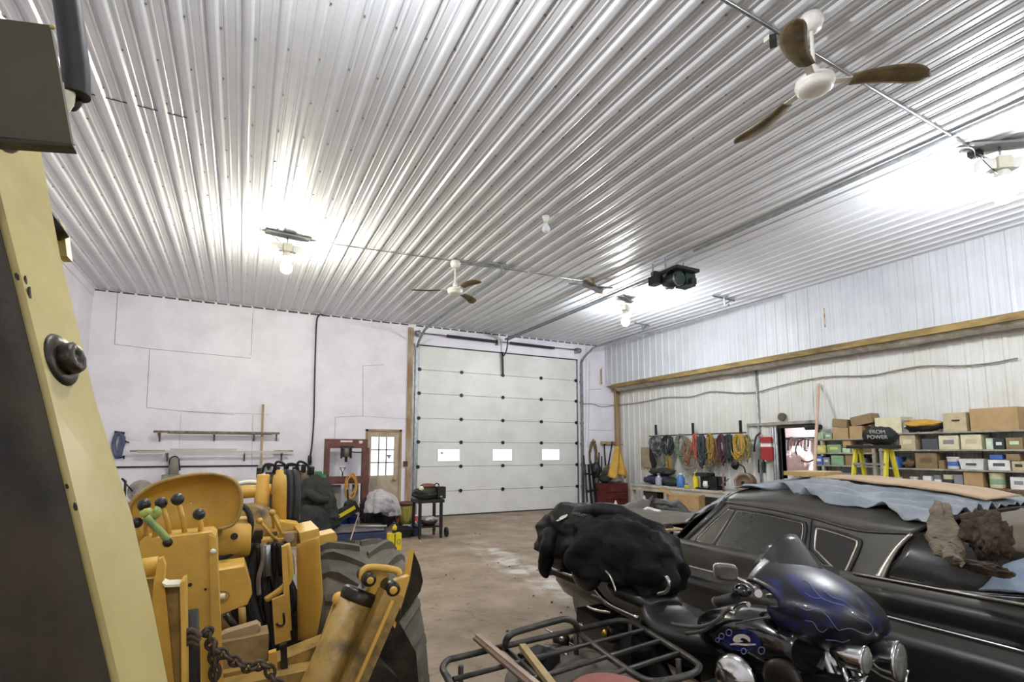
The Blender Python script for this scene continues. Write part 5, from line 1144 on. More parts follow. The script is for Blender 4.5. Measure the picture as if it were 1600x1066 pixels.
for k, u in enumerate((443, 452, 461)):
    MB().tube(sm([ony(3.05, u-2, 750-2*(k % 2)), ony(3.0, u-3, 740), ony(2.98, u+1, 744), ony(2.95, u+2, 780), ony(2.95, u, 812)], 5), .021, 8).build('black_hose', M_black, bh)
plate('orange_bracket', 3.02, [(450, 752), (456, 753), (457, 775), (451, 772)], .02)
plate('orange_post', 2.98, [(463, 778), (467, 780), (469, 812), (461, 812)], .03)
# small levers with ball ends
for (u0, v0, u1, v1, y, m_) in ((425.5, 801, 443, 840, 2.55, M_bh), (405.5, 814, 432, 846, 2.5, M_bh), (425, 801, 428, 825, 2.56, M_bh)):
    a = ony(y, u0, v0); lv = MB().tube([a, ony(y+.05, u1, v1)], .007, 8).build('lever', m_, bh); MB().ball(a, .014, 6).build('lever_ball', M_bh, lv)
MB().tube(Q(2.52, (398, 824), (390, 842)), .006).build('lever', M_bhd, bh)
MB().box(ony(2.6, 400, 845), (.05, .05, .09)).build('valve_block', M_oil, bh, bevel=.008)
MB().box(ony(2.62, 452, 842), (.10, .08, .06)).build('valve_block', M_bhd, bh, bevel=.01)
MB().cyl(ony(2.56, 452, 840), ony(2.5, 452, 840), .022, 14).build('valve_cap', M_rusd, bh)
MB().box(ony(2.6, 425, 855), (.09, .1, .08)).build('valve_block', M_bh, bh, bevel=.008)
# black hose cascade in the middle
rd = random.Random(9)
for k in range(15):
    u0 = 392+k*4.0; y0 = 2.55-.012*(k % 4)
    pts = Q(y0, (u0+rd.uniform(-3, 3), 848+rd.uniform(-3, 8)), (u0+rd.uniform(-8, 8), 890), (u0+rd.uniform(-10, 12)+4, 940), (u0*.5+212+rd.uniform(-6, 6), 985), (u0*.4+255+rd.uniform(-6, 6), 1018))
    MB().tube(sm(pts, 5), rd.choice((.011, .014, .018)), 8).build('hose', M_black if k % 3 else M_oil, bh)
MB().tube(sm(Q(2.42, (410, 850), (411, 875), (404, 905), (405, 930)), 4), .009, 8).build('steel_rod', M_rust, bh)
for u in (417, 440): MB().cyl(ony(2.45, u, 852), ony(2.45, u+1, 900), .015, 12).build('spool', M_grey if u < 420 else M_oil, bh)
MB().tube(sm(Q(2.4, (448, 850), (453, 880), (452, 905), (438, 922), (415, 938)), 5), .013, 10).build('bent_pipe', M_bh, bh)
MB().bb((-.25, 3.0, .35), (.62, 3.5, .88)).build('chassis_block', M_oil, bh, bevel=.03)
MB().bb((-.2, 3.4, .4), (.3, 5.2, .98)).build('engine_hood', M_bh, bh, bevel=.06)
# boxes below the seat
b = MB(); yx = 2.2; b.prism(Q(yx, (335, 893), (382, 886), (388, 905), (394, 928), (386, 945), (340, 962)), (0, .2, 0)); b.build('step_box', M_bh, bh, bevel=.01)
MB().tube(Q(yx-.01, (338, 933), (352, 932)), .011, 8).build('latch', M_ivory, bh); MB().tube(arc(ony(yx-.008, 346, 932), .025, 0, 2*math.pi, 14, (1, 0, 0), (0, 0, .8))[:-1], .003, 5, closed=True).build('latch_ring', M_bhd, bh)
plate('support_plate', 2.3, [(338, 962), (360, 955), (362, 990), (340, 1000)], .02, M_bhd)
MB().tube(Q(2.15, (352, 960), (372, 985)), .012).build('strut', M_oil, bh); MB().tube(Q(2.18, (378, 950), (380, 985)), .012).build('strut', M_bhd, bh)
plate('toe_board', 2.05, [(338, 998), (352, 990), (402, 975), (408, 980), (400, 990), (345, 1006)], .05, M_tan)
M_ply = mat('oily_wood_block', rgb('#9a7f52'), .7, col2=rgb('#5c4a30'), scale=6)
plate('wood_block', 2.02, [(342, 1006), (420, 990), (419, 1036), (344, 1060)], .1, M_ply)
plate('frame_beam', 1.98, [(300, 1062), (420, 1040), (520, 1000), (530, 1012), (430, 1062), (310, 1090)], .1, M_bhd)
plate('frame_bracket', 1.96, [(420, 1022), (432, 1018), (434, 1055), (422, 1058)], .03); plate('frame_bracket', 1.95, [(438, 1010), (448, 1006), (450, 1045), (440, 1048)], .03, M_oil)
plate('lower_frame', 1.9, [(300, 1085), (520, 1040), (540, 1060), (540, 1200), (300, 1200)], .12, M_bhd)
# chain
ch = [(316, 990), (322, 985), (328, 990), (327, 1002), (333, 1012), (343, 1018), (352, 1024), (362, 1030), (372, 1036), (382, 1041), (391, 1045), (400, 1042), (410, 1038), (420, 1042), (424, 1056), (430, 1066), (440, 1076)]
for k in range(0, len(ch)-1):
    a = ony(1.80, *ch[k]); c = ony(1.80, *ch[k+1]); mid = (a+c)/2; d = (c-a).normalized(); s = d.cross(V(0, 1, 0)).normalized() if k % 2 else V(0, 1, 0); L_ = (c-a).length*.72
    MB().tube([mid+d*L_*math.cos(q)+s*.013*math.sin(q) for q in [2*math.pi*j/12 for j in range(12)]], .0055, 6, closed=True).build('chain_link', M_chain, bh)
for k in range(5):
    a = ony(1.80, 334+.6*k, 1012+13*k); s = V(1, 0, 0) if k % 2 else V(0, 1, 0)
    MB().tube([a+V(0, 0, -.022)*math.cos(q)+s*.013*math.sin(q) for q in [2*math.pi*j/12 for j in range(12)]], .0055, 6, closed=True).build('chain_link', M_chain, bh)
# fender and frame rail
G = []
for i in range(15):
    t_ = i/14; v = 850+150*t_; row = []
    ul = 466+2*t_; ur = 499+6*math.sin(t_*2.2)-22*max(0, t_-.55)
    for j in range(7):
        s_ = j/6; row.append(ony(2.25-.10*math.sin(s_*1.5)+.1*t_, ul+(ur-ul)*s_, v-(12*s_ if t_ < .1 else 0)))
    G.append(row)
MB().grid(G, .008).build('curved_guard', M_bh, bh)
plate('side_rail', 2.5, [(468, 833), (498, 826), (500, 838), (470, 850)], .3); plate('side_rail', 2.9, [(480, 842), (524, 832), (527, 838), (527, 845), (482, 856)], .15); plate('side_rail', 2.95, [(466, 850), (525, 842), (525, 858), (466, 885)], .1)
plate('step_plate', 2.3, [(425, 938), (445, 930), (455, 1000), (430, 1008)], .02)
MB().tube(sm(Q(2.28, (443, 958), (444, 975), (436, 978), (432, 974)), 3), .004).build('grab_handle', M_oil, bh)
plate('yellow_post', 2.35, [(440, 855), (448, 853), (456, 985), (446, 990)], .03)
# tyre
tc = V(.535, 2.68, .59); rad = .57; hw = .205; prof = []
for x, r in ((-hw, .36), (-hw-.012, .42), (-hw, .50), (-hw+.03, .545), (-.1, .565), (0, .57), (.1, .565), (hw-.03, .545), (hw, .50), (hw+.012, .42), (hw, .36)): prof.append((r, x))
tyre = MB().lathe(tc, prof, (1, 0, 0), 64).build('rear_tyre', M_tyre, bh)
for k in range(22):
    for sgn in (-1, 1):
        a0 = 2*math.pi*(k+(.5 if sgn > 0 else 0))/22; b = MB(); pts = []
        for i in range(7):
            s_ = i/6; x = sgn*(0.012+s_*(hw-.022)); a = a0+sgn*0+s_*.34; rr = .566 if s_ < .7 else .566-.05*((s_-.7)/.3)**1.5
            pts.append((x, a, rr))
        rings_ = []
        for x, a, rr in pts:
            q = lambda da, dr: tc+V(x, -math.cos(a+da)*(rr+dr), math.sin(a+da)*(rr+dr))
            rings_.append([q(-.045, -.012), q(.045, -.012), q(.032, .026), q(-.032, .026)])
        b.rings(rings_, False).build('tread_lug', M_tyre, tyre)
MB().lathe(tc, [(.05, -hw+.03), (.34, -hw+.04), (.37, -hw-.0), (.37, hw), (.34, hw-.05), (.2, hw-.1), (.05, hw-.08)], (1, 0, 0), 40).build('wheel_rim', M_bh, bh)
# stabiliser: cylinder, leg, links and pad
ya = 1.72
A0, A1 = ony(ya, 500, 1068), ony(ya+.02, 561, 931)
d = (A1-A0); A00 = A0-d*1.2
MB().tube([A00, A1], .054, 24).build('stabiliser_cylinder', M_bhd, bh)
MB().lathe(A1, [(.054, -.02), (.057, -.01), (.057, .012), (.046, .02), (.025, .02)], d, 24).build('cylinder_gland', M_oil, bh)
MB().tube([A1, ony(ya+.02, 573, 914)], .02, 12).build('piston_rod', M_grey, bh)
B0, B1 = ony(ya-.04, 546, 1068), ony(ya-.02, 606, 932); d2_ = B1-B0
MB().beam(B0-d2_*1.2, B1+d2_*.06, .068, .10, up=(0, 1, 0)).build('stabiliser_leg', M_bhd, bh, bevel=.006)
MB().beam(B0-d2_*1.2+V(-.0, -.053, 0), B1+V(0, -.053, 0), .01, .012, up=(0, 1, 0)).build('weld_bead', M_bh, bh)
MB().tube([ony(ya+.05, 490, 1040), ony(ya+.05, 524, 945)], .010, 8).build('guide_rod', M_bhd, bh); MB().ball(ony(ya+.04, 531, 936), .022, 8, sx=1.1).build('guide_rod_end', M_bh, bh)
MB().tube(sm(Q(ya-.03, (566, 906), (568, 892), (578, 887), (600, 888), (620, 892), (624, 898)), 4), .011, 8).build('link_bar', M_bh, bh)
plate('link_plate', ya-.0, [(567, 894), (582, 889), (606, 893), (608, 910), (592, 938), (582, 940), (568, 912)], .03, M_bh)
plate('pad_lug', ya-.05, [(592, 938), (606, 912), (622, 906), (640, 900), (632, 925), (618, 945), (600, 950)], .03, M_bh)
for u, v, r_ in ((577, 906, .021), (613, 921, .024)):
    p = ony(ya-.06, u, v); MB().lathe(p, [(r_*.6, -.012), (r_*.95, -.008), (r_, .0), (r_, .09)], (0, 1, 0), 18).build('link_pin', M_oil, bh); MB().lathe(p, [(.004, -.018), (r_*.5, -.016), (r_*.5, -.008)], (0, 1, 0), 12).build('pin_bolt', M_bh, bh)
plate('grease_fitting', ya-.03, [(600, 946), (612, 940), (626, 950), (622, 975), (608, 960)], .04, M_oil)
b = MB(); b.prism(Q(ya-.02, (645, 859), (647, 862), (640, 905), (622, 966), (617, 982), (614, 978), (632, 903), (643, 858)), (0, .02, 0)); b.build('pad_flange', M_bh, bh, bevel=.002)
b = MB(); b.prism(Q(ya+.0, (646, 861), (656, 884), (661, 908), (657, 924), (640, 950), (620, 977), (624, 965), (642, 905)), (.004, .05, 0)); b.build('stabiliser_pad', M_oil, bh, bevel=.003)
plate('stabiliser_frame', ya+.15, [(560, 980), (620, 965), (650, 1020), (660, 1140), (540, 1140)], .04, M_oil)
plate('frame_cap', ya+.02, [(560, 1060), (575, 1042), (600, 1040), (622, 1060), (630, 1140), (560, 1140)], .1, M_oil)
# supports to the ground (legs of the stabiliser frame and front wheel, mostly hidden)
MB().bb((-.2, 1.9, .0), (.1, 2.1, .62)).build('bucket_stop', M_oil, bh)
for x in (-.75,): MB().lathe(V(x, 2.68, .59), prof, (1, 0, 0), 40).build('rear_tyre', M_tyre, bh)
for x in (-.45, .35): MB().lathe(V(x, 5.0, .38), [(.2, -.1), (.36, -.1), (.38, 0), (.36, .1), (.2, .1)], (1, 0, 0), 32).build('front_tyre', M_tyre, bh)
# ---------------- vintage coupe along the right ----------------
M_car = mat('dusty_dark_grey_paint', rgb('#3c3a36'), .34, .35, col2=rgb('#4b4842'), scale=3, mix=(.35, .7), rvar=.2, coat=.35)
M_carl = mat('dark_lower_paint', rgb('#1b1a18'), .4, .2, col2=rgb('#242220'), scale=3, coat=.3)
M_chrome = mat('chrome', rgb('#c9c9c6'), .16, 1.0)
M_oldch = mat('dull_chrome', rgb('#b5b0a4'), .3, .9, col2=rgb('#9c968a'), scale=12)
M_tint = mat('dusty_dark_glass', rgb('#201f1b'), .2, .0, col2=rgb('#2b2924'), scale=1.5, mix=(.2, .8), spec=.5, rvar=.12)
car = thing('vintage_car', 'dark grey vintage two-door coupe parked along the right side with a cloth on its roof', 'car', (3.6, 2.4, 0))
XC = 3.6
def side(y):      # half section, near side, from sill up to the deck centre
    t_ = max(0, (y-3.6)/1.0); tr = max(0, (.2-y)/.7)
    w_ = .90-.10*t_**2-.08*tr; fin = .012*max(0, 1.7-y)
    zc = .95 if y > 3.0 else 1.02
    zt = 1.0-.05*max(0, (y-2.9)/2.0)
    return [(-w_+.12, .24), (-w_+.03, .36), (-w_, .55), (-w_-.0, .74), (-w_+.005, .80), (-w_+.035, .845), (-w_+.035, .86), (-w_+.045, .93), (-w_+.05, zt-.03), (-w_+.06, zt+fin+.012), (-w_+.075, zt+fin+.012), (-w_+.10, zt-.01), (-w_+.22, zt+.01), (-.45, zc+.03), (-.2, zc+.045), (0, zc+.05)]
b = MB(); R = []
for i in range(46):
    y = 4.62-5.22*i/45; s_ = side(y)
    full = [V(XC+x, y, z) for x, z in s_]+[V(XC-x, y, z) for x, z in s_[-2::-1]]
    if i in (0, 45): full = [V(XC+(p.x-XC)*.9, y, .45+(p.z-.45)*.75) for p in full]
    R.append(full)
b.rings(R, True); b.build('body', M_car, car)
# darker two-tone lower band below the trim
b = MB(); G = []
for i in range(30):
    y = 4.5-4.8*i/29; s_ = side(y); G.append([V(XC+x-.004, y, z) for x, z in s_[1:5]])
b.grid(G, .002).build('lower_band', M_carl, car)
b = MB(); G = []
for i in range(14):
    y = 1.58-2.1*i/13; s_ = side(y); G.append([V(XC+x-.004, y, z) for x, z in (s_[6], s_[7], s_[8])])
b.grid(G, .002).build('fin_cove', M_carl, car)
def strip(name, zf, y0, y1, r_, k, m_=M_chrome):
    P = []
    for i in range(24):
        y = y0+(y1-y0)*i/23; x, z = side(y)[k]; P.append(V(XC+x-.006, y, z+zf))
    MB().tube(P, r_, 8).build(name, m_, car)
strip('side_trim', .004, 4.3, -.5, .009, 5); strip('fin_trim', .0, 1.62, -.5, .006, 9, M_oldch)
strip('belt_trim', .0, 2.86, 4.2, .004, 9, M_oldch)
# greenhouse: planar side, roof shell
P0 = V(2.82, 0, 1.0); P1_ = V(2.97, 0, 1.27); NG = V(P1_.z-P0.z, 0, -(P1_.x-P0.x)).normalized()
if NG.x > 0: NG = -NG
def G_(u, v, off=0): return onp(P0+NG*off, NG, u, v)
def mir(p): return V(2*XC-p.x, p.y, p.z)
outl = [(1046, 869), (1090, 826), (1132, 785), (1200, 795), (1266, 809), (1340, 829), (1424, 834), (1398, 856), (1370, 906), (1322, 921), (1246, 898), (1150, 873)]
pn = [G_(u, v) for u, v in outl]
b = MB(); b.prism(pn, -NG*.02); b.build('side_panel', M_car, car); b = MB(); b.prism([mir(p) for p in pn], V(-.02, 0, 0)); b.build('side_panel', M_car, car)
drip = sm([G_(u, v, .002) for u, v in ((1132, 785), (1200, 795), (1266, 809), (1340, 829), (1424, 834))], 6)
crown = {2.60: 1.355, 2.3: 1.40, 1.95: 1.405, 1.65: 1.375, 1.44: 1.33}
def crz(y):
    ks = sorted(crown)
    if y <= ks[0]: return crown[ks[0]]
    if y >= ks[-1]: return crown[ks[-1]]
    for a, c in zip(ks, ks[1:]):
        if a <= y <= c: return crown[a]+(crown[c]-crown[a])*(y-a)/(c-a)
def roofpt(d, s_):     # s 0..1 across the car from the near drip rail d
    x = d.x+(2*XC-2*d.x)*s_; k = (1-abs(2*s_-1)**2.3); yo = (.06 if d.y > 2.4 else -.18 if d.y < 1.6 else -.10 if d.y < 1.8 else 0)
    return V(x, d.y+yo*k, d.z+(crz(d.y)-d.z)*(k**.62 if k > 0 else 0))
G = [[roofpt(d, j/24) for j in range(25)] for d in drip]
MB().grid(G, -.015).build('roof', M_car, car)
for f_ in (lambda p: p, mir): MB().tube([f_(p) for p in drip], .007, 6).build('drip_rail', M_car, car)
# pillars and cowl
a0, a1 = G_(1046, 869), G_(1132, 785)
for f_ in (lambda p: p, mir): MB().tube([f_(a0+V(.0, .02, -.02)), f_(a1)], .022, 8).build('windscreen_pillar', M_car, car)
wtop = [roofpt(drip[0], j/12) for j in range(13)]; wbot = [V(a0.x+(2*XC-2*a0.x)*j/12, a0.y+.18*(1-abs(j/6-1)**2), .96+.02*(1-abs(j/6-1))) for j in range(13)]
MB().grid([wbot, [a.lerp(c, .5)+V(0, .03, .02) for a, c in zip(wbot, wtop)], wtop], .006).build('windscreen', M_tint, car)
MB().tube([p+V(0, .005, .0) for p in wbot], .010, 6).build('windscreen_trim', M_chrome, car)
# windows on the near side
def window(name, uv, m_, rr, close=True, k=3):
    P = sm([G_(u, v, .004) for u, v in uv], k, True); w_ = MB().prism(P, NG*.004).build(name, m_, car)
    MB().tube([p+NG*.004 for p in P], rr, 6, closed=True).build('chrome_frame', M_oldch, w_)
    c = sum(P, V(0, 0, 0))/len(P); MB().tube([p+(p-c).normalized()*.014 for p in P], .010, 6, closed=True).build('rubber_seal', M_black, w_)
window('vent_window', [(1090, 843), (1112, 821), (1137, 798.5), (1141, 797.5), (1148, 798.5), (1147, 801), (1128, 829), (1112, 854), (1108, 855), (1092, 846)], M_tint, .0035)
window('door_window', [(1117, 857), (1134, 829), (1152, 800), (1156, 799), (1200, 806), (1248, 817), (1254, 820), (1255, 830), (1250, 858), (1246, 880), (1240, 884), (1180, 872), (1122, 859)], M_tint, .0022)
window('quarter_window', [(1274, 857), (1276, 831), (1280, 827), (1308, 835), (1337, 845), (1340, 849), (1338, 857), (1322, 893), (1317, 899), (1308, 893), (1278, 863)], M_tint, .006)
MB().tube([G_(1268, 812, .005), G_(1264, 850, .005), G_(1262, 893, .005)], .004, 6).build('door_gap', M_black, car)
# wrap-round rear glass
A = G_(1370, 906); Bp = G_(1424, 834)
bot = sm([A, V(2.86, 1.22, 1.0), V(3.02, .98, 1.02), V(XC, .82, 1.05)], 5); top = sm([Bp, V(3.06, 1.33, 1.25), V(3.25, 1.27, 1.30), V(XC, 1.24, 1.33)], 5)
bot = bot+[mir(p) for p in bot[-2::-1]]; top = top+[mir(p) for p in top[-2::-1]]
MB().grid([bot, [a.lerp(c, .5)+V(0, -.03, .015) for a, c in zip(bot, top)], top], .008).build('rear_window', M_tint, car)
MB().tube([p+V(-.005, -.01, 0) for p in bot], .011, 8).build('rear_window_trim', M_chrome, car)
fr = sm([G_(1424, 834, .008), G_(1402, 856, .008), G_(1384, 884, .008), G_(1374, 905, .008)], 4)
MB().tube(fr, [.010, .010, .011, .012, .013, .014, .015, .016, .018, .020, .022, .024, .026][:len(fr)], 8).build('rear_window_trim', M_oldch, car)
# wheels, mirror, bumpers, lamps
for y in (3.85, .75):
    for sx in (-1, 1): MB().lathe(V(XC+sx*.74, y, .33), [(.1, -.1), (.3, -.1), (.33, -.06), (.33, .06), (.3, .1), (.1, .1)], (1, 0, 0), 30).build('wheel', M_tyre, car)
MB().lathe(V(2.86, 3.0, 1.03), [(.055, 0), (.05, .05), (.02, .09), (.004, .10)], (-.2, 1, .1), 18).build('wing_mirror', M_carl, car); MB().cyl((2.86, 2.99, .95), (2.86, 3.0, 1.02), .012).build('mirror_stem', M_chrome, car)
MB().beam((2.8, 4.68, .45), (4.4, 4.68, .45), .08, .14).build('front_bumper', M_chrome, car, bevel=.02)
MB().tube(arc((2.69, 2.47, .80), .07, -1.9, 1.4, 12, (0, -1, 0), (0, 0, 1)), .008, 8).build('round_chrome', M_chrome, car) if False else None
# cloth sheet over the roof
M_sheet = mat('faded_blue_sheet', rgb('#949a9f'), .85, col2=rgb('#767e88'), scale=3.5, bump=1.0, bscale=9)
NS, NT = 80, 72; G = []
def ondrip(t_):
    k = t_*(len(drip)-1); i = min(int(k), len(drip)-2); return drip[i].lerp(drip[i+1], k-i)
for i in range(NS+1):
    t_ = i/NS; d = ondrip(min(1, t_)); row = []
    s0 = .16-.10*t_+.03*math.sin(t_*9)
    if t_ > .72: s0 = .10-.28*(t_-.72)
    s0 = max(.012, s0)
    for j in range(NT+1):
        s_ = s0+(1.0-s0)*j/NT; p = roofpt(d, min(1, s_))
        wv = 0.017*math.sin(p.x*62+p.y*5+5*noise.noise(Vector((p.x*3, p.y*2.2, 7))))*(.4+abs(noise.noise(Vector((p.x*2, p.y*3, 3))))*2)+(.5-abs(noise.noise(Vector((p.x*9+p.y*1.2, p.y*1.6, 1)))))*.055+noise.noise(Vector((p.x*26, p.y*4, 4)))*.014-.02
        edge = .02*math.exp(-j/2.5)*abs(math.sin(t_*18))
        row.append(p+V(0, 0, .022+wv+edge) + (V(0, .05*(1-t_*6), -.0) if t_ < .16 else V(0, 0, 0)))
    G.append(row)
tag(MB().grid(G, .004).build('sheet', M_sheet), 'faded blue-grey cloth sheet draped over the car roof', 'cloth')
# front fold hanging over the windscreen corner
M_sheetl = M_sheet
def flap(name, label, px, x0, m_, cat='cloth', th=.006, seed=1, amp=.012):
    b = MB(); G = []
    for i, row in enumerate(px):
        P = sm([V(*q) for q in row], 5); G.append([p+V(noise.noise(p*14+V(seed, 0, 0))*amp, 0, noise.noise(p*11+V(0, seed, 0))*amp) for p in P])
    G2 = []
    n = len(G[0])
    cols = [sm([G[i][j] for i in range(len(G))], 5) for j in range(n)]
    return tag(b.grid([[cols[j][i] for j in range(n)] for i in range(len(cols[0]))], th).build(name, m_), label, cat)
M_kraft = mat('kraft_cardboard', rgb('#b29a7c'), .85, col2=rgb('#a38a6b'), scale=3)
def rooflay(t0, t1, s0, s1, dz, th, m_, name, label, cat, n=14):
    G = []
    for i in range(n+1):
        d = ondrip(t0+(t1-t0)*i/n); G.append([roofpt(d, s0+(s1-s0)*j/8)+V(0, 0, dz) for j in range(9)])
    return tag(MB().grid(G, th).build(name, m_), label, cat)
rooflay(.28, .99, .30, .56, .052, .006, M_kraft, 'cardboard_sheet', 'long tan cardboard sheet lying on the cloth on the car roof', 'cardboard')
p = V(3.55, 2.32, crz(2.32)+.07); tag(MB().box(p, (.30, .26, .028), rz=.2).build('plywood_piece', mat('pale_plywood', rgb('#b59a63'), .7, col2=rgb('#a58a55'), scale=4), bevel=.003), 'small square of pale plywood on top of the car roof', 'board')
# dirty carpet pieces and cloth at the rear of the roof
M_mat = mat('muddy_carpet', rgb('#6e6250'), .95, col2=rgb('#4b4234'), scale=7, bump=1.6, bscale=40)
M_mat2 = mat('dark_torn_carpet', rgb('#3b3025'), .95, col2=rgb('#57493a'), scale=9, bump=1.6, bscale=30)
def slab(name, label, cat, pts, th, m_, seed=1, amp=.012, sub=9):   # four corner points, curled sheet with thickness
    a, b_, c, d = [Vector(p) for p in pts]; G = []
    for i in range(sub+1):
        t_ = i/sub; G.append([(a.lerp(b_, j/sub)).lerp(d.lerp(c, j/sub), t_)+V(1, .6, 1)*noise.noise(V(j*.5, i*.5, seed))*amp*2 for j in range(sub+1)])
    return tag(MB().grid(G, th).build(name, m_), label, cat)
def yv(y, u, v): return ony(y, u, v)
slab('carpet_piece', 'large muddy brown carpet piece leaning at the rear of the car roof', 'carpet', [yv(1.30, 1459, 786), yv(1.22, 1486, 795), yv(1.02, 1512, 872), yv(1.20, 1446, 842)], .022, M_mat, 1, .010)
slab('carpet_piece', 'lower muddy carpet flap over the rear window', 'carpet', [yv(1.205, 1446, 842), yv(1.02, 1510, 868), yv(.96, 1502, 886), yv(1.08, 1470, 868)], .022, M_mat, 5, .006)
b = MB(); b.blob(yv(1.00, 1537, 832), (.06, .08, .085), 3, .35, 2.2, 4, .3); tag(b.build('torn_carpet', M_mat2), 'dark torn carpet wad right of the big carpet piece', 'carpet')
b = MB(); b.blob(yv(.94, 1556, 842), (.035, .05, .075), 8, .35, 2.2, 4, .3); tag(b.build('torn_carpet', M_mat2), 'narrow dark torn carpet fold at the far right of the roof pile', 'carpet')
b = MB(); b.blob(yv(.95, 1535, 888), (.12, .08, .022), 5, .3, 2.2, 4, .25, ry=.25); tag(b.build('torn_carpet', M_mat2), 'flat dark carpet scrap lying on the blue cloth', 'carpet')
M_denim = mat('pale_blue_cloth', rgb('#8492a3'), .85, col2=rgb('#6a788b'), scale=4, bump=.9, bscale=12)
flap('trunk_cloth', 'pale blue cloth spread over the trunk at the right edge', [[(2.86, 1.16, 1.035), (2.96, 1.07, 1.14), (3.1, 1.0, 1.19), (3.4, .95, 1.20)], [(2.84, 1.0, 1.04), (2.95, .92, 1.12), (3.1, .86, 1.16), (3.4, .78, 1.17)], [(2.83, .8, 1.04), (2.95, .75, 1.07), (3.1, .65, 1.09), (3.4, .55, 1.09)], [(2.83, .55, 1.04), (2.95, .5, 1.06), (3.1, .4, 1.08), (3.4, .35, 1.08)]], 0, M_denim, seed=3, amp=.03)
b = MB(); b.blob(V(3.32, 1.12, 1.21), (.27, .20, .13), 6, .12, 1.2, 4, .0); tag(b.build('grey_cover', mat('dusty_brown_cover', rgb('#6b6355'), .9, col2=rgb('#585044'), scale=4, bump=.5)), 'dusty brown-grey cover bulging behind the carpet at the right edge', 'cover')
# things on the bonnet
G = []
for i in range(18):
    y = 4.35-1.15*i/17; G.append([V(2.84+1.4*j/13, y+.03*math.sin(j), side(y)[12][1]+.012+.035*math.sin(math.pi*j/13)+.008*noise.noise(V(j*.6, i*.6, 2))) for j in range(14)])
tag(MB().grid(G, .006).build('blanket', mat('dark_olive_blanket', rgb('#4d493e'), .9, col2=rgb('#5f5a4c'), scale=4, bump=.6)), 'dark olive blanket spread over the car bonnet under the pile', 'blanket')
M_matg = mat('grey_rubber_sheet', rgb('#4b4b4d'), .55, col2=rgb('#6a6762'), scale=5)
def hp(u, v, z): return onz(z, u, v)
slab('rubber_sheet', 'bent grey rubber sheet at the left end of the car bonnet pile', 'rubber sheet', [yv(4.7, 952, 800), yv(4.3, 1001, 812), yv(4.2, 1018, 778), yv(4.6, 1003, 775)], .015, M_matg, 2, .02)
slab('rubber_sheet', 'dark grey moulded sheet in the middle of the bonnet pile', 'rubber sheet', [yv(4.3, 1022, 800), yv(3.7, 1085, 808), yv(3.9, 1070, 788), yv(4.4, 1020, 779)], .015, mat('dark_rubber_sheet', rgb('#39393b'), .6, col2=rgb('#4a4a4c'), scale=5), 7, .02)
slab('rubber_sheet', 'dark flat sheet lying under the white carton on the bonnet', 'rubber sheet', [yv(4.6, 985, 812), yv(3.5, 1070, 818), yv(3.7, 1085, 803), yv(4.4, 1005, 805)], .012, MATS['dark_rubber_sheet'], 4, .012)
p = yv(4.1, 1015, 803); t = thing('white_carton', 'small white and grey carton tilted on the bonnet pile', 'carton', p); MB().box(p, (.13, .32, .05), ry=-.5, rz=-.3).build('carton', M_white, t, bevel=.004); MB().box(p+V(-.01, 0, .03), (.05, .14, .004), ry=-.5, rz=-.3).build('label', M_grey, t)
slab('flat_board', 'thin olive board edge under the rubber sheets on the bonnet', 'board', [yv(4.5, 984, 822), yv(3.5, 1062, 826), yv(3.7, 1066, 817), yv(4.7, 986, 813)], .02, mat('olive_board', rgb('#6e674a'), .8), 3, .003)
slab('brown_board', 'slanted brown cardboard strip at the foot of the windscreen', 'cardboard', [yv(3.3, 1063, 830), yv(3.0, 1088, 812), yv(3.1, 1092, 806), yv(3.4, 1062, 820)], .012, mat('dark_card', rgb('#6e5a40'), .85), 5, .003)
for k, (u, v, m_, nm_) in enumerate(((1008, 838, M_white, 'white'), (1028, 842, M_denim, 'pale blue'), (1020, 832, M_wcl, 'pale grey'), (1045, 832, M_card, 'brown'))):
    p = onz(1.02, u, v); tag(MB().box(p+V(0, 0, .012+.004*k), (.16, .22, .012), rz=.5*k, rx=.05).build('paper_sheet', m_, bevel=.002), nm_+' paper or rag scrap lying on the blanket on the car bonnet', 'paper')
slab('grey_sheet', 'grey-green sheet hanging from the roof cloth over the windscreen', 'cloth', [yv(3.15, 1068, 815), yv(2.75, 1122, 784), yv(2.8, 1142, 768), yv(3.3, 1082, 808)], .006, MATS['faded_blue_sheet'], 9, .012)
tag(MB().beam(yv(3.1, 1086, 826), yv(2.95, 1104, 810), .02, .02).build('wiper_arm', M_chrome), 'small chrome wiper arm at the foot of the windscreen', 'wiper')
# ---------------- touring motorcycle between the quad bike and the car ----------------
def flame_mat():
    mt = bpy.data.materials.new('black_paint_blue_flames'); mt.use_nodes = True; N = mt.node_tree.nodes; L = mt.node_tree.links; b = N['Principled BSDF']
    tc = N.new('ShaderNodeTexCoord'); mp = N.new('ShaderNodeMapping'); mp.inputs['Rotation'].default_value = (.5, -.35, -.3); mp.inputs['Scale'].default_value = (6, 4.0, 11); L.new(tc.outputs['Object'], mp.inputs[0])
    n = N.new('ShaderNodeTexNoise'); n.inputs['Scale'].default_value = 1.0; n.inputs['Detail'].default_value = 1.0; n.inputs['Distortion'].default_value = 1.4; L.new(mp.outputs[0], n.inputs[0])
    r = N.new('ShaderNodeValToRGB'); L.new(n.outputs[0], r.inputs[0]); e = r.color_ramp.elements
    e[0].position = 0.0; e[0].color = (.004, .004, .006, 1); e[1].position = 1.0; e[1].color = (.006, .01, .05, 1)
    for p, c in ((.47, (.006, .006, .009, 1)), (.60, (.004, .010, .06, 1)), (.68, (.006, .014, .09, 1)), (.78, (.005, .008, .04, 1))):
        q = e.new(p); q.color = c
    # dust lies on the upward faces of the shell
    L.new(r.outputs[0], b.inputs['Base Color']); b.inputs['Roughness'].default_value = .36; b.inputs['Coat Weight'].default_value = .25
    return mt
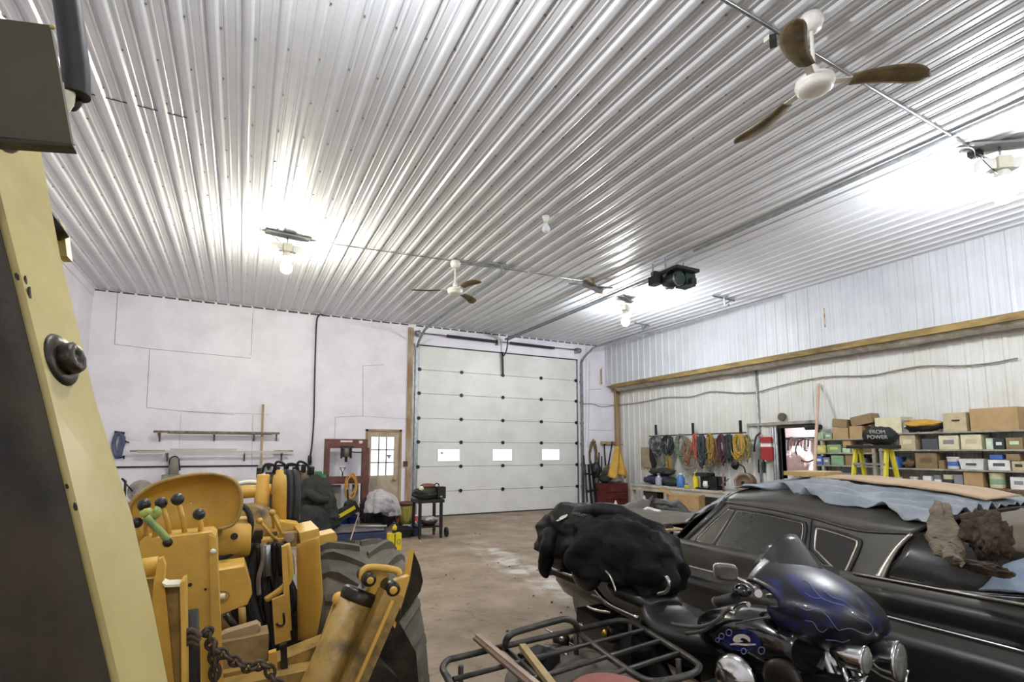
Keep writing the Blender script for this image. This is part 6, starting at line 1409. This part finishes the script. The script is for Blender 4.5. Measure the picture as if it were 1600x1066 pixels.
M_flame = flame_mat(); MATS['black_paint_blue_flames'] = M_flame
M_gloss = mat('gloss_black_paint', rgb('#0e0e11'), .18, 0, coat=.6)
M_vinyl = mat('black_vinyl', rgb('#201f1d'), .4, 0, col2=rgb('#2c2a26'), scale=8)
M_matt = mat('matt_black', rgb('#121212'), .6)
bk = thing('motorcycle', 'black touring motorcycle with blue flame fairing beside the vintage car', 'motorcycle', (1.98, 1.75, 0))
O = V(2.06, 1.385, 1.0); al = .20; ln = .20; FS = .80
Fv = V(math.sin(al), -math.cos(al), 0); Wv = V(-math.cos(al)*math.cos(ln), -math.sin(al)*math.cos(ln), math.sin(ln)); Uv = Wv.cross(Fv); Uv = Uv if Uv.z > 0 else -Uv
def L3(f, w, u, o=None): return (o or O)+(Fv*f+Wv*w+Uv*u)*FS
# batwing fairing shell
G = []
NW = 34
for i in range(NW+1):
    t_ = -1+2*i/NW; w_ = .42*t_; a = abs(t_); row = []
    nose = .31*(1-a**2.4)-.02; top = .20-.10*a**3+.02*math.cos(t_*3); bt = -.20+.16*a**2.0
    for j in range(15):
        s_ = j/14
        # profile from back top over the nose to the lower edge
        f = -.16*(1-a*.3)+ (nose+.16)*math.sin(min(1, s_*1.35)*math.pi/2) if s_ < .74 else nose-(nose-(-.02))*((s_-.74)/.26)**1.6*.75
        u = top-(top-bt)*s_**1.45
        row.append(L3(f, w_, u))
    G.append(row)
fair = MB().grid(G, .012).build('fairing', M_flame, bk)
M_dust = mat('dusty_grey_plastic', rgb('#57534d'), .6, col2=rgb('#3f3c39'), scale=6)
MB().tube([r[0] for r in G], .009, 8).build('fairing_edge', M_dust, fair)
# smoked windshield
G = []
for i in range(17):
    t_ = -1+2*i/16; a = abs(t_); row = []
    for j in range(7):
        s_ = j/6; row.append(L3(.10*(1-a**2)-.05-.14*s_, .30*t_*(1-.25*s_*s_), .175-.03*a*a+.17*s_*(1-a**3*.9)))
    G.append(row)
MB().grid(G, .005).build('windshield', mat('smoked_plastic', rgb('#2d2c2e'), .2, 0, spec=.7), bk)
MB().tube([r[0]+Uv*.004 for r in G], .006, 6).build('windshield_trim', M_dust, bk)
MB().tube([L3(-.10, .05, .35), L3(-.04, .16, .30)], .010, 8).build('chrome_tip', M_chrome, bk) if False else None
# lamps
def lamp(name, o, r_, dep):
    t_ = MB().lathe(o-Fv*dep, [(r_*.25, 0), (r_*.7, dep*.25), (r_*.95, dep*.6), (r_, dep*.9), (r_*1.04, dep*.96), (r_*1.0, dep)], Fv, 26).build(name, M_chrome, bk)
    MB().lathe(o-Fv*.002, [(r_*.96, 0), (r_*.8, .008), (r_*.4, .014), (.002, .016)], Fv, 26).build('lens', mat('lamp_lens', rgb('#8b8d86'), .12, .3, col2=rgb('#6f716b'), scale=40), t_)
lamp('passing_lamp', L3(.32, .25, -.15), .046, .11); lamp('headlamp', L3(.37, 0, -.15), .070, .12); lamp('passing_lamp', L3(.30, -.25, -.15), .046, .10)
MB().tube([L3(.22, .27, -.16), L3(.24, 0, -.2), L3(.22, -.27, -.16)], .014, 8).build('lamp_bar', M_chrome, bk)
MB().ball(onp(L3(.1, .40, -.1), Fv, 1285, 1003), .012, 6, sz=1.8).build('chrome_bolt', M_chrome, bk)
for sx in (-1, 1): MB().lathe(L3(.26, .27*sx, -.26), [(.012, 0), (.03, .01), (.045, .05), (.045, .06)], Fv, 18).build('turn_signal', M_chrome, bk); MB().tube([L3(.24, .27*sx, -.2), L3(.27, .27*sx, -.28)], .010, 6).build('signal_stem', M_chrome, bk)
# forks, front wheel, mudguard
for sx in (-1, 1): MB().cyl(L3(.05, .11*sx, -.05), L3(.34, .11*sx, -.68), .03, 14).build('fork_leg', M_chrome, bk)
wc = L3(.36, 0, -.70); wc.z = .32
MB().lathe(wc-Wv*.0, [(.05, -.05), (.22, -.03), (.26, -.055), (.31, -.04), (.32, 0), (.31, .04), (.26, .055), (.22, .03), (.05, .05)], Wv, 36).build('front_wheel', M_black, bk)
fp = [wc+(Fv*math.cos(q)+Uv*math.sin(q))*.355 for q in [math.radians(15+d*9) for d in range(16)]]
MB().grid([[p-Wv*.075+ (wc-p).normalized()*.03, p-Wv*.05, p, p+Wv*.05, p+Wv*.075+(wc-p).normalized()*.03] for p in fp], .004).build('front_mudguard', M_gloss, bk)
# handlebars, grips, mirrors
xg = 1.68
gr = [ony(1.45, 1122, 941), ony(1.36, 1150, 934), ony(1.27, 1185, 928)]
MB().tube(sm([gr[2], L3(-.16, .22, .06), L3(-.12, .05, .05), L3(-.12, -.05, .05), L3(-.16, -.22, .06), L3(-.28, -.38, .02), L3(-.42, -.42, -.02)], 5), .013, 10).build('handlebar', M_chrome, bk)
MB().tube([gr[0], gr[1]], .019, 14).build('grip', M_black, bk); MB().tube([gr[0]+V(.0, .0, .0), gr[0]+(gr[0]-gr[1])*.12], .021, 14).build('grip_end', M_dust, bk)
MB().ball(gr[1].lerp(gr[2], .3)+V(0, 0, .02), .03, 8, sx=1.1, sz=.8).build('master_cylinder', M_gloss, bk)
MB().tube(sm([ony(1.33, 1170, 945), ony(1.36, 1160, 945), ony(1.40, 1148, 953), ony(1.40, 1145, 957)], 4), .009, 8).build('brake_lever', M_chrome, bk); MB().ball(ony(1.40, 1144.5, 957), .012, 6).build('lever_tip', M_chrome, bk)
mc = ony(1.38, 1133, 893.5); mr = (RT*1.0+V(0, 0, -.1)).normalized(); mu = V(0, 0, 1)
def sqr(cx_, cy_, w_, h_, n=24, p_=4): return [mc+mr*(cx_+w_*math.copysign(abs(math.cos(q))**(2/p_), math.cos(q)))+mu*(cy_+h_*math.copysign(abs(math.sin(q))**(2/p_), math.sin(q))) for q in [2*math.pi*k/n for k in range(n)]]
mb = MB(); back = mr.cross(mu); mb.rings([[p+back*.0 for p in sqr(0, 0, .040, .026)], [p+back*.012 for p in sqr(0, 0, .042, .028)], [p+back*.03 for p in sqr(0, 0, .03, .02)]], True); mir_ = mb.build('mirror', M_dust, bk)
MB().tube(sqr(0, 0, .041, .027), .004, 6, closed=True).build('mirror_frame', M_chrome, mir_)
MB().tube(sm([ony(1.37, 1139, 891), ony(1.36, 1145, 899), ony(1.32, 1165, 910), ony(1.27, 1181, 920)], 4), .0055, 8).build('mirror_stem', M_chrome, bk)
mc = L3(-.12, -.44, .16)
mb = MB(); mb.rings([sqr(0, 0, .07, .045), [p+back*.015 for p in sqr(0, 0, .07, .045)]], True); mb.build('mirror', M_dust, bk); MB().tube([L3(-.16, -.36, .05), mc], .006, 6).build('mirror_stem', M_chrome, bk)
# bright nacelle bits
MB().cyl(ony(1.32, 1213, 960), ony(1.32, 1216, 972), .014, 12).build('key_switch', M_chrome, bk)
MB().tube(sm([ony(1.45, 1150, 975), ony(1.36, 1175, 969), ony(1.3, 1202, 964)], 4), .004, 6).build('cable', M_dust, bk)
# fuel tank
b = MB(); R = []
for i in range(19):
    s_ = i/18; y = 1.72-.46*s_; wd = .155*(math.sin(math.pi*min(1, .12+s_*.62))**.55); ht = .125*(math.sin(math.pi*(.10+.78*s_))**.6); zc_ = .86+.035*s_
    R.append([V(1.87+.01*s_+wd*math.copysign(abs(math.cos(q))**.75, math.cos(q)), y, zc_+ht*math.copysign(abs(math.sin(q))**.8, math.sin(q))+.12*wd*math.cos(q)*-1) for q in [2*math.pi*k/28 for k in range(28)]])
b.rings(R, True); tank = b.build('fuel_tank', M_gloss, bk)
MB().lathe(V(1.87, 1.36, 1.0), [(.035, 0), (.035, .012), (.02, .02), (.002, .022)], (0, 0, 1), 16).build('fuel_cap', M_chrome, tank)
# painted blue panel, eagle emblem and rings on the tank side
def tankpt(u, v, off=.002):
    # march along the view ray onto the tank surface approximated by its side plane
    x = 1.725; p = onx(x, u, v)
    for _ in range(12):
        s_ = max(0, min(1, (1.72-p.y)/.46)); wd = .155*(math.sin(math.pi*min(1, .12+s_*.62))**.55); ht = .125*(math.sin(math.pi*(.10+.78*s_))**.6); zc_ = .86+.035*s_
        k = max(-.98, min(.98, (p.z-zc_-.12*wd)/ht)); q = math.asin(math.copysign(abs(k)**(1/.8), k)); x = 1.87+.01*s_-wd*abs(math.cos(q))**.75-off; p = onx(x, u, v)
    return p
M_bpan = mat('blue_airbrush', rgb('#141f52'), .25, col2=rgb('#090e30'), scale=18, coat=.5)
M_emb = mat('silver_emblem', rgb('#c5bfae'), .35, .3)
M_pin = mat('violet_outline', rgb('#5a5f8c'), .4)
def decal(name, uv, m_, off, par=tank, k=2): P = sm([tankpt(u, v, off) for u, v in uv], k, True); return MB().prism(P, V(.0015, 0, 0)).build(name, m_, par)
decal('flame_panel', [(1128, 1005), (1138, 993), (1152, 985), (1168, 984), (1180, 992), (1190, 1006), (1184, 1012), (1172, 1016), (1155, 1018), (1140, 1014)], M_bpan, .004)
def ring(u, v, r_, w_=.0022): MB().tube([tankpt(u+r_*math.cos(q), v+r_*1.1*math.sin(q), .005) for q in [2*math.pi*k/14 for k in range(14)]], w_, 5, closed=True).build('airbrushed_ring', M_pin, tank)
for u, v, r_ in ((1121, 1000.5, 3), (1127.5, 994.5, 4), (1139, 989, 4.5), (1190, 1017, 5), (1162, 1018, 4)): ring(u, v, r_)
eg = decal('eagle_emblem', [(1145, 999), (1148, 994), (1154, 991.5), (1162, 991.5), (1169, 995), (1172, 1000), (1171, 1004), (1167, 1000), (1160, 997), (1156, 1000), (1161, 1003), (1152, 1004), (1147, 1003)], M_emb, .0065)
decal('emblem_bar', [(1140, 1006.5), (1150, 1004.5), (1165, 1006), (1180, 1006), (1181, 1008.5), (1165, 1009), (1150, 1008), (1141, 1008.5)], M_emb, .0065, k=1)
# engine
ec = ony(1.42, 1150, 1062); ec = onx(1.70, 1150, 1064)
MB().lathe(onx(1.71, 1153, 1058), [(.085, .0), (.085, -.02), (.07, -.035), (.05, -.04), (.045, -.05), (.002, -.052)], (1, .15, 0), 30).build('air_cleaner', M_chrome, bk)
MB().lathe(onx(1.735, 1225, 1062), [(.07, 0), (.07, -.02), (.05, -.03), (.002, -.03)], (1, .1, 0), 26).build('engine_cover', M_oil, bk)
for dy, ang in ((.09, .38), (-.09, -.38)):
    for k in range(9):
        c_ = V(1.88, 1.42+dy+math.sin(ang)*(.05+.022*k), .52+.022*k*1.0); MB().box(c_, (.19, .16, .010), rx=-ang).build('cooling_fin', M_grey, bk)
MB().box((1.88, 1.45, .42), (.26, .5, .22)).build('crankcase', M_oil, bk, bevel=.03)
MB().box((1.88, 1.45, .52), (.14, .3, .22)).build('cylinder_core', M_oil, bk, bevel=.02)
for sx in (-1,): MB().tube(sm([(1.75, 1.3, .5), (1.72, 1.5, .3), (1.71, 1.9, .24), (1.71, 2.7, .26)], 6), .04, 14).build('exhaust_pipe', M_chrome, bk)
MB().beam((1.9, 1.15, .8), (1.9, 2.6, .55), .06, .08).build('frame', M_matt, bk)
# seats
def pad(name, pts, m_, hw_, th_):      # pts: centreline (y,z), softly rounded cushion
    R = []; n = len(pts); P = sm([V(1.90, y, z) for y, z in pts], 4)
    for i, p in enumerate(P):
        s_ = i/(len(P)-1); e = math.sin(math.pi*min(1, max(0, .06+.88*s_)))**.35; w_ = hw_(s_)*e
        R.append([p+V(w_*math.copysign(abs(math.cos(q))**.7, math.cos(q)), 0, th_*e*math.sin(q)-.12*w_*math.cos(q)) for q in [2*math.pi*k/20 for k in range(20)]])
    return MB().rings(R, True).build(name, m_, bk)
pad('rider_seat', [(1.62, .80), (1.72, .79), (1.85, .775), (1.98, .79), (2.06, .86)], M_vinyl, lambda s: .11+.10*s, .06)
pad('pillion_seat', [(2.02, .86), (2.14, .885), (2.26, .885), (2.36, .88)], M_vinyl, lambda s: .17, .055)
MB().tube(sm([V(1.70, 2.0, .84), V(1.68, 2.2, .86), V(1.72, 2.38, .90)], 5), .011, 8).build('seat_rail', M_chrome, bk)
# tour pack with backrest pods
MB().box((1.93, 2.68, 1.0), (.50, .42, .22), rz=.0, rx=0).build('tour_pack', M_gloss, bk, bevel=.05)
MB().tube([V(1.675, 2.48, .93), V(1.675, 2.88, .93)], .009, 6).build('pack_trim', M_chrome, bk)
MB().blob((1.93, 2.40, 1.10), (.20, .06, .14), 2, .04, 1, 4).build('backrest', M_vinyl, bk)
for sx in (-1, 1):
    pdp = V(1.93+sx*.27, 2.36, 1.0); b = MB(); b.blob(pdp, (.075, .10, .115), 3, .03, 1, 4); pd_ = b.build('speaker_pod', M_vinyl, bk)
MB().tube(sm([onx(1.625, 946, 892), onx(1.615, 953, 900), onx(1.61, 959, 914), onx(1.61, 962, 925)], 4), .005, 6).build('pod_trim', M_oldch, bk)
MB().tube(sm(arc((1.66, 2.06, .99), .055, -1.7, 1.5, 10, (0, -1, 0), (0, 0, 1)), 2), .008, 8).build('round_chrome_guard', M_chrome, bk) if False else None
MB().tube(sm([onx(1.70, 1028, 928), onx(1.70, 1041, 924), onx(1.70, 1046, 912), onx(1.70, 1041, 901)], 4), .009, 8).build('grab_rail', M_chrome, bk)
MB().box(onx(1.66, 899, 876), (.02, .05, .03)).build('pack_latch', M_brass, bk, bevel=.004)
# saddlebags, rear wheel
for sx in (-1, 1): MB().box((1.93+sx*.22, 2.20, .64), (.16, .44, .28), rx=.06).build('saddlebag', M_gloss, bk, bevel=.05)
MB().tube(sm([onx(1.62, 917, 947), onx(1.62, 930, 953), onx(1.62, 952, 957)], 4), .007, 8).build('bag_rail', M_chrome, bk)
MB().tube(sm([onx(1.62, 925, 930), onx(1.62, 938, 935), onx(1.62, 948, 944)], 4), .006, 8).build('bag_trim', M_dust, bk)
MB().lathe(V(1.93, 2.35, .32), [(.05, -.05), (.22, -.03), (.25, -.07), (.31, -.06), (.32, 0), (.31, .06), (.25, .07), (.22, .03), (.05, .05)], (1, 0, 0), 36).build('rear_wheel', M_black, bk)
MB().beam((2.1, 1.55, .35), (2.3, 1.5, .01), .03, .03).build('side_stand', M_dark, bk)
MB().beam((1.70, 1.25, .3), (1.68, 1.6, .3), .1, .03).build('footboard', M_black, bk)
# running lines between seat and bars
for a in (((1072, 990), (1100, 985), (1120, 970), (1140, 950)), ((1050, 975), (1085, 980), (1112, 975), (1130, 962))):
    MB().tube(sm([onx(1.72, u, v) for u, v in a], 4), .008, 8).build('control_cable', M_dust, bk)
# ---- jackets heaped on the tour pack
M_leather = mat('black_leather', rgb('#0a0a0a'), .6, spec=.2, col2=rgb('#121211'), scale=5, bump=.7, bscale=16)
M_fab = mat('worn_black_denim', rgb('#121211'), .9, spec=.2, col2=rgb('#090909'), scale=5, bump=.9, bscale=14)
b = MB(); drape(b, (1.86, 2.68, 1.09), (.24, .30, .20), 3, 7, .07); 
tag(b.build('leather_jacket', M_leather), 'black leather jacket with round pale patch spread over the motorcycle top box', 'jacket')
jk = bpy.data.objects['leather_jacket']
def patch(u, v, r_, x=None):
    p = None
    for q in range(60):       # find the jacket surface along the view ray
        pass
b = MB(); drape(b, (1.86, 2.34, 1.07), (.26, .28, .20), 8, 8, .09, lean=V(-.0, -.02, -.03)); b.build('denim_jacket', M_fab, None, label='worn black cloth jacket lying nearest the rider seat on the motorcycle', cat='jacket')
b = MB(); drape(b, (1.94, 2.20, 1.02), (.17, .16, .20), 13, 7, .10, lean=V(.0, -.03, -.03)); b.build('black_vest', M_leather, None, label='black vest hanging down the side of the motorcycle toward the car', cat='vest')
b = MB(); b.tube(sm([onx(1.64, 862, 832), onx(1.60, 857, 850), onx(1.60, 854, 870), onx(1.60, 851, 892), onx(1.60, 855, 902)], 5), [.05, .055, .05, .045, .04, .045, .05, .05, .05, .045, .045, .045, .045, .04, .04, .035, .03, .025, .02, .015, .01][:21], 12)
b.build('jacket_sleeve', M_leather, jk)
b = MB(); b.tube(sm([V(1.78, 2.62, 1.25), V(1.82, 2.48, 1.28), V(1.90, 2.36, 1.27), V(1.97, 2.26, 1.22)], 5), [.04]*5+[.05]*6+[.04]*5, 12); b.build('jacket_collar', M_leather, jk)
# patch and lettering on the near side of the jacket
dg = bpy.context.evaluated_depsgraph_get(); dg.update()
def hit(u, v):
    ok, loc, nrm, idx, ob, mx = sc.ray_cast(bpy.context.evaluated_depsgraph_get(), CAMP, ray(u, v).normalized()); return loc, nrm, ob
loc, nrm, ob = hit(879, 811)
M_patch = mat('pale_patch', rgb('#b9b3a6'), .8, col2=rgb('#6c675d'), scale=60, mix=(.5, .6))
if loc is not None:
    n_ = nrm.normalized(); s_ = n_.cross(V(0, 0, 1)).normalized(); u_ = s_.cross(n_)
    MB().prism([loc+n_*.006+s_*.030*math.cos(q)*(1+.15*math.sin(5*q))+u_*.038*math.sin(q) for q in [2*math.pi*k/20 for k in range(20)]], n_*.002).build('round_patch', M_patch, jk)
    l2, n2, _ = hit(905, 806)
    if l2 is not None:
        n2 = n2.normalized(); s2 = V(0, -1, 0)-n2*V(0, -1, 0).dot(n2); s2.normalize(); text('HARLEY', .035, mat('dim_lettering', rgb('#5f5a55'), .8), l2+n2*.010, s2, n2.cross(s2), jk)
# flame pinstripes painted on the fairing
M_stripe = mat('pale_blue_pinstripe', rgb('#6f7699'), .4)
bpy.context.view_layer.update(); inv = fair.matrix_world.inverted()
for pts_ in (((860, 265), (900, 290), (930, 330), (980, 380), (1050, 410), (1110, 425), (1150, 460), (1200, 500), (1260, 525), (1292, 560), (1292, 590), (1265, 608), (1220, 595), (1160, 570), (1110, 575), (1080, 580), (1050, 545), (1010, 490), (950, 445), (880, 455), (820, 420)),
             ((870, 345), (900, 365), (930, 378), (970, 380)), ((870, 520), (920, 530), (950, 575), (980, 592), (1010, 570)), ((1000, 640), (1060, 645), (1110, 655), (1150, 640)), ((990, 335), (1040, 372), (1100, 392), (1160, 430), (1215, 470), (1270, 500))):
    P = []
    for q in sm([V(a, b_, 0) for a, b_ in pts_], 5):
        o_ = inv @ CAMP; d_ = (inv.to_3x3() @ ray(1040+q.x/4, 840+q.y/4)).normalized()
        ok, loc, nrm, _ = fair.ray_cast(o_, d_)
        if ok: P.append(fair.matrix_world @ loc-ray(1040+q.x/4, 840+q.y/4).normalized()*.001)
    P = [p for k, p in enumerate(P) if k == 0 or (p-P[k-1]).length < .06]
    if len(P) > 4: MB().tube(P, .0014, 5).build('flame_pinstripe', M_stripe, fair)
# ---------------- quad bike ----------------
M_rack = mat('black_rack_tube', rgb('#2b2926'), .45, .3, col2=rgb('#4a463f'), scale=12)
M_fen = mat('dusty_grey_fender', rgb('#4d483e'), .7, col2=rgb('#5f594e'), scale=4)
at = thing('quad_bike', 'dusty dark quad bike with a black tube rack in the bottom foreground', 'quad bike', (1.2, 1.75, 0))
ZR = .82
def rz_(u, v, z=ZR): return onz(z, u, v)
loop = sm([rz_(u, v) for u, v in ((700, 1060), (692, 1045), (700, 1032), (722, 1026), (810, 1005), (904, 984), (950, 973), (975, 970), (1000, 980), (1045, 1008), (1086, 1034), (1092, 1044), (1080, 1054), (1040, 1064), (1012, 1064), (985, 1050), (940, 1018), (902, 988))], 4)
MB().tube(loop, .0125, 12).build('rack_frame', M_rack, at)
MB().tube(sm([rz_(787, 1012), rz_(790, 1008, .86), rz_(791, 1001, .88), rz_(797, 993, .90), rz_(812, 986, .905), rz_(870, 970, .905), rz_(884, 968, .90), rz_(896, 972, .88), rz_(901, 980, .85), rz_(901, 988)], 4), .0135, 12).build('raised_hoop', M_rack, at)
for a, c in (((708, 1062), (1004, 985)), ((790, 1075), (1032, 1001)), ((867, 1082), (1062, 1020))): MB().tube([rz_(*a), rz_(*c)], .0095, 10).build('rack_bar', M_rack, at)
MB().tube([rz_(787, 1012), rz_(850, 1066), rz_(900, 1115)], .010, 10).build('rack_bar', M_rack, at)
MB().tube([rz_(692, 1046), rz_(712, 1085), rz_(780, 1150), rz_(1000, 1110), rz_(1040, 1064)], .0125, 12).build('rack_frame', M_rack, at)
for u, v in ((720, 1040), (1060, 1030), (900, 990), (985, 975)): p = rz_(u, v); MB().cyl((p.x, p.y, .58), (p.x, p.y, ZR), .011, 8).build('rack_post', M_rack, at)
# body
MB().blob((1.33, 2.02, .60), (.29, .32, .13), 2, .04, 1, 4).build('rear_fender', M_fen, at)
MB().blob((1.38, 1.66, .62), (.23, .30, .10), 7, .05, 1, 4).build('fender', M_fen, at)
MB().blob((1.05, 1.60, .56), (.34, .36, .09), 5, .05, 1, 4).build('fender', M_matt, at)
MB().box((1.2, 1.75, .42), (.35, 1.1, .2)).build('frame', M_matt, at, bevel=.03)
MB().box((1.17, 2.02, .66), (.14, .12, .22), rz=.4).build('headlight_housing', M_matt, at, bevel=.02)
MB().lathe((1.15, 1.98, .76), [(.03, 0), (.04, .03), (.03, .05)], (-.3, -.5, .6), 14).build('key_knob', M_matt, at)
for (a, c) in (((853, 983), (870, 993)), ((853, 1005), (873, 1019)), ((890, 1005), (925, 1026)), ((897, 1030), (935, 1050)), ((905, 975), (918, 983))): MB().tube([onz(.72, *a), onz(.70, *c)], .006, 8).build('chrome_rod', M_chrome, at)
for u, v in ((878, 998), (884, 1023)): MB().ball(onz(.73, u, v), .014, 6).build('chrome_cap', M_chrome, at)
for u, v in ((866, 1030), (905, 1012), (877, 1008)): MB().lathe(onz(.66, u, v), [(.04, 0), (.045, .03), (.03, .06), (.002, .065)], (0, 0, 1), 16).build('shock_top', M_oil, at)
MB().ball(onz(.74, 945, 990), .014, 6, sz=1.4).build('brass_fitting', M_brass, at)
MB().tube([onz(.70, 985, 1001), onz(.70, 1022, 1005)], .006, 8).build('chrome_rod', M_chrome, at)
M_seatr = mat('faded_red_seat', rgb('#7b463c'), .7, col2=rgb('#8a5a4c'), scale=5)
MB().blob(onz(.80, 950, 1090)+V(0, -.04, -.02), (.16, .20, .085), 4, .03, 1, 4).build('red_seat', M_seatr, at)
for x, y in ((.92, 2.2), (1.44, 2.2), (.9, 1.2), (1.44, 1.15)): MB().lathe((x, y, .29), [(.1, -.11), (.26, -.11), (.29, -.07), (.29, .07), (.26, .11), (.1, .11)], (1, 0, 0), 30).build('tyre', M_black, at)
# lumber laid across the rack
M_lath = mat('weathered_lath', rgb('#a08e7c'), .8, col2=rgb('#7d6b5a'), scale=6, stretch=(1, 1, 1))
def lath(label, u0, v0, u1, v1, z0, z1, w_, h_, m_):
    tag(MB().beam(onz(z0, u0, v0), onz(z1, u1, v1), w_, h_).build('wood_strip', m_, bevel=.002), label, 'wood')
lath('longer pale wooden strip lying over the left of the quad rack', 746, 993, 850, 1078, .855, .855, .020, .012, M_lath)
lath('darker strip paired under the long pale strip on the quad rack', 742, 998, 836, 1078, .848, .848, .016, .010, mat('dark_lath', rgb('#6b5648'), .8))
lath('shorter yellowish wooden stick lying over the middle of the quad rack', 816, 1010, 868, 1078, .852, .852, .026, .020, mat('yellow_lath', rgb('#8f7a52'), .8, col2=rgb('#a58f66'), scale=8))
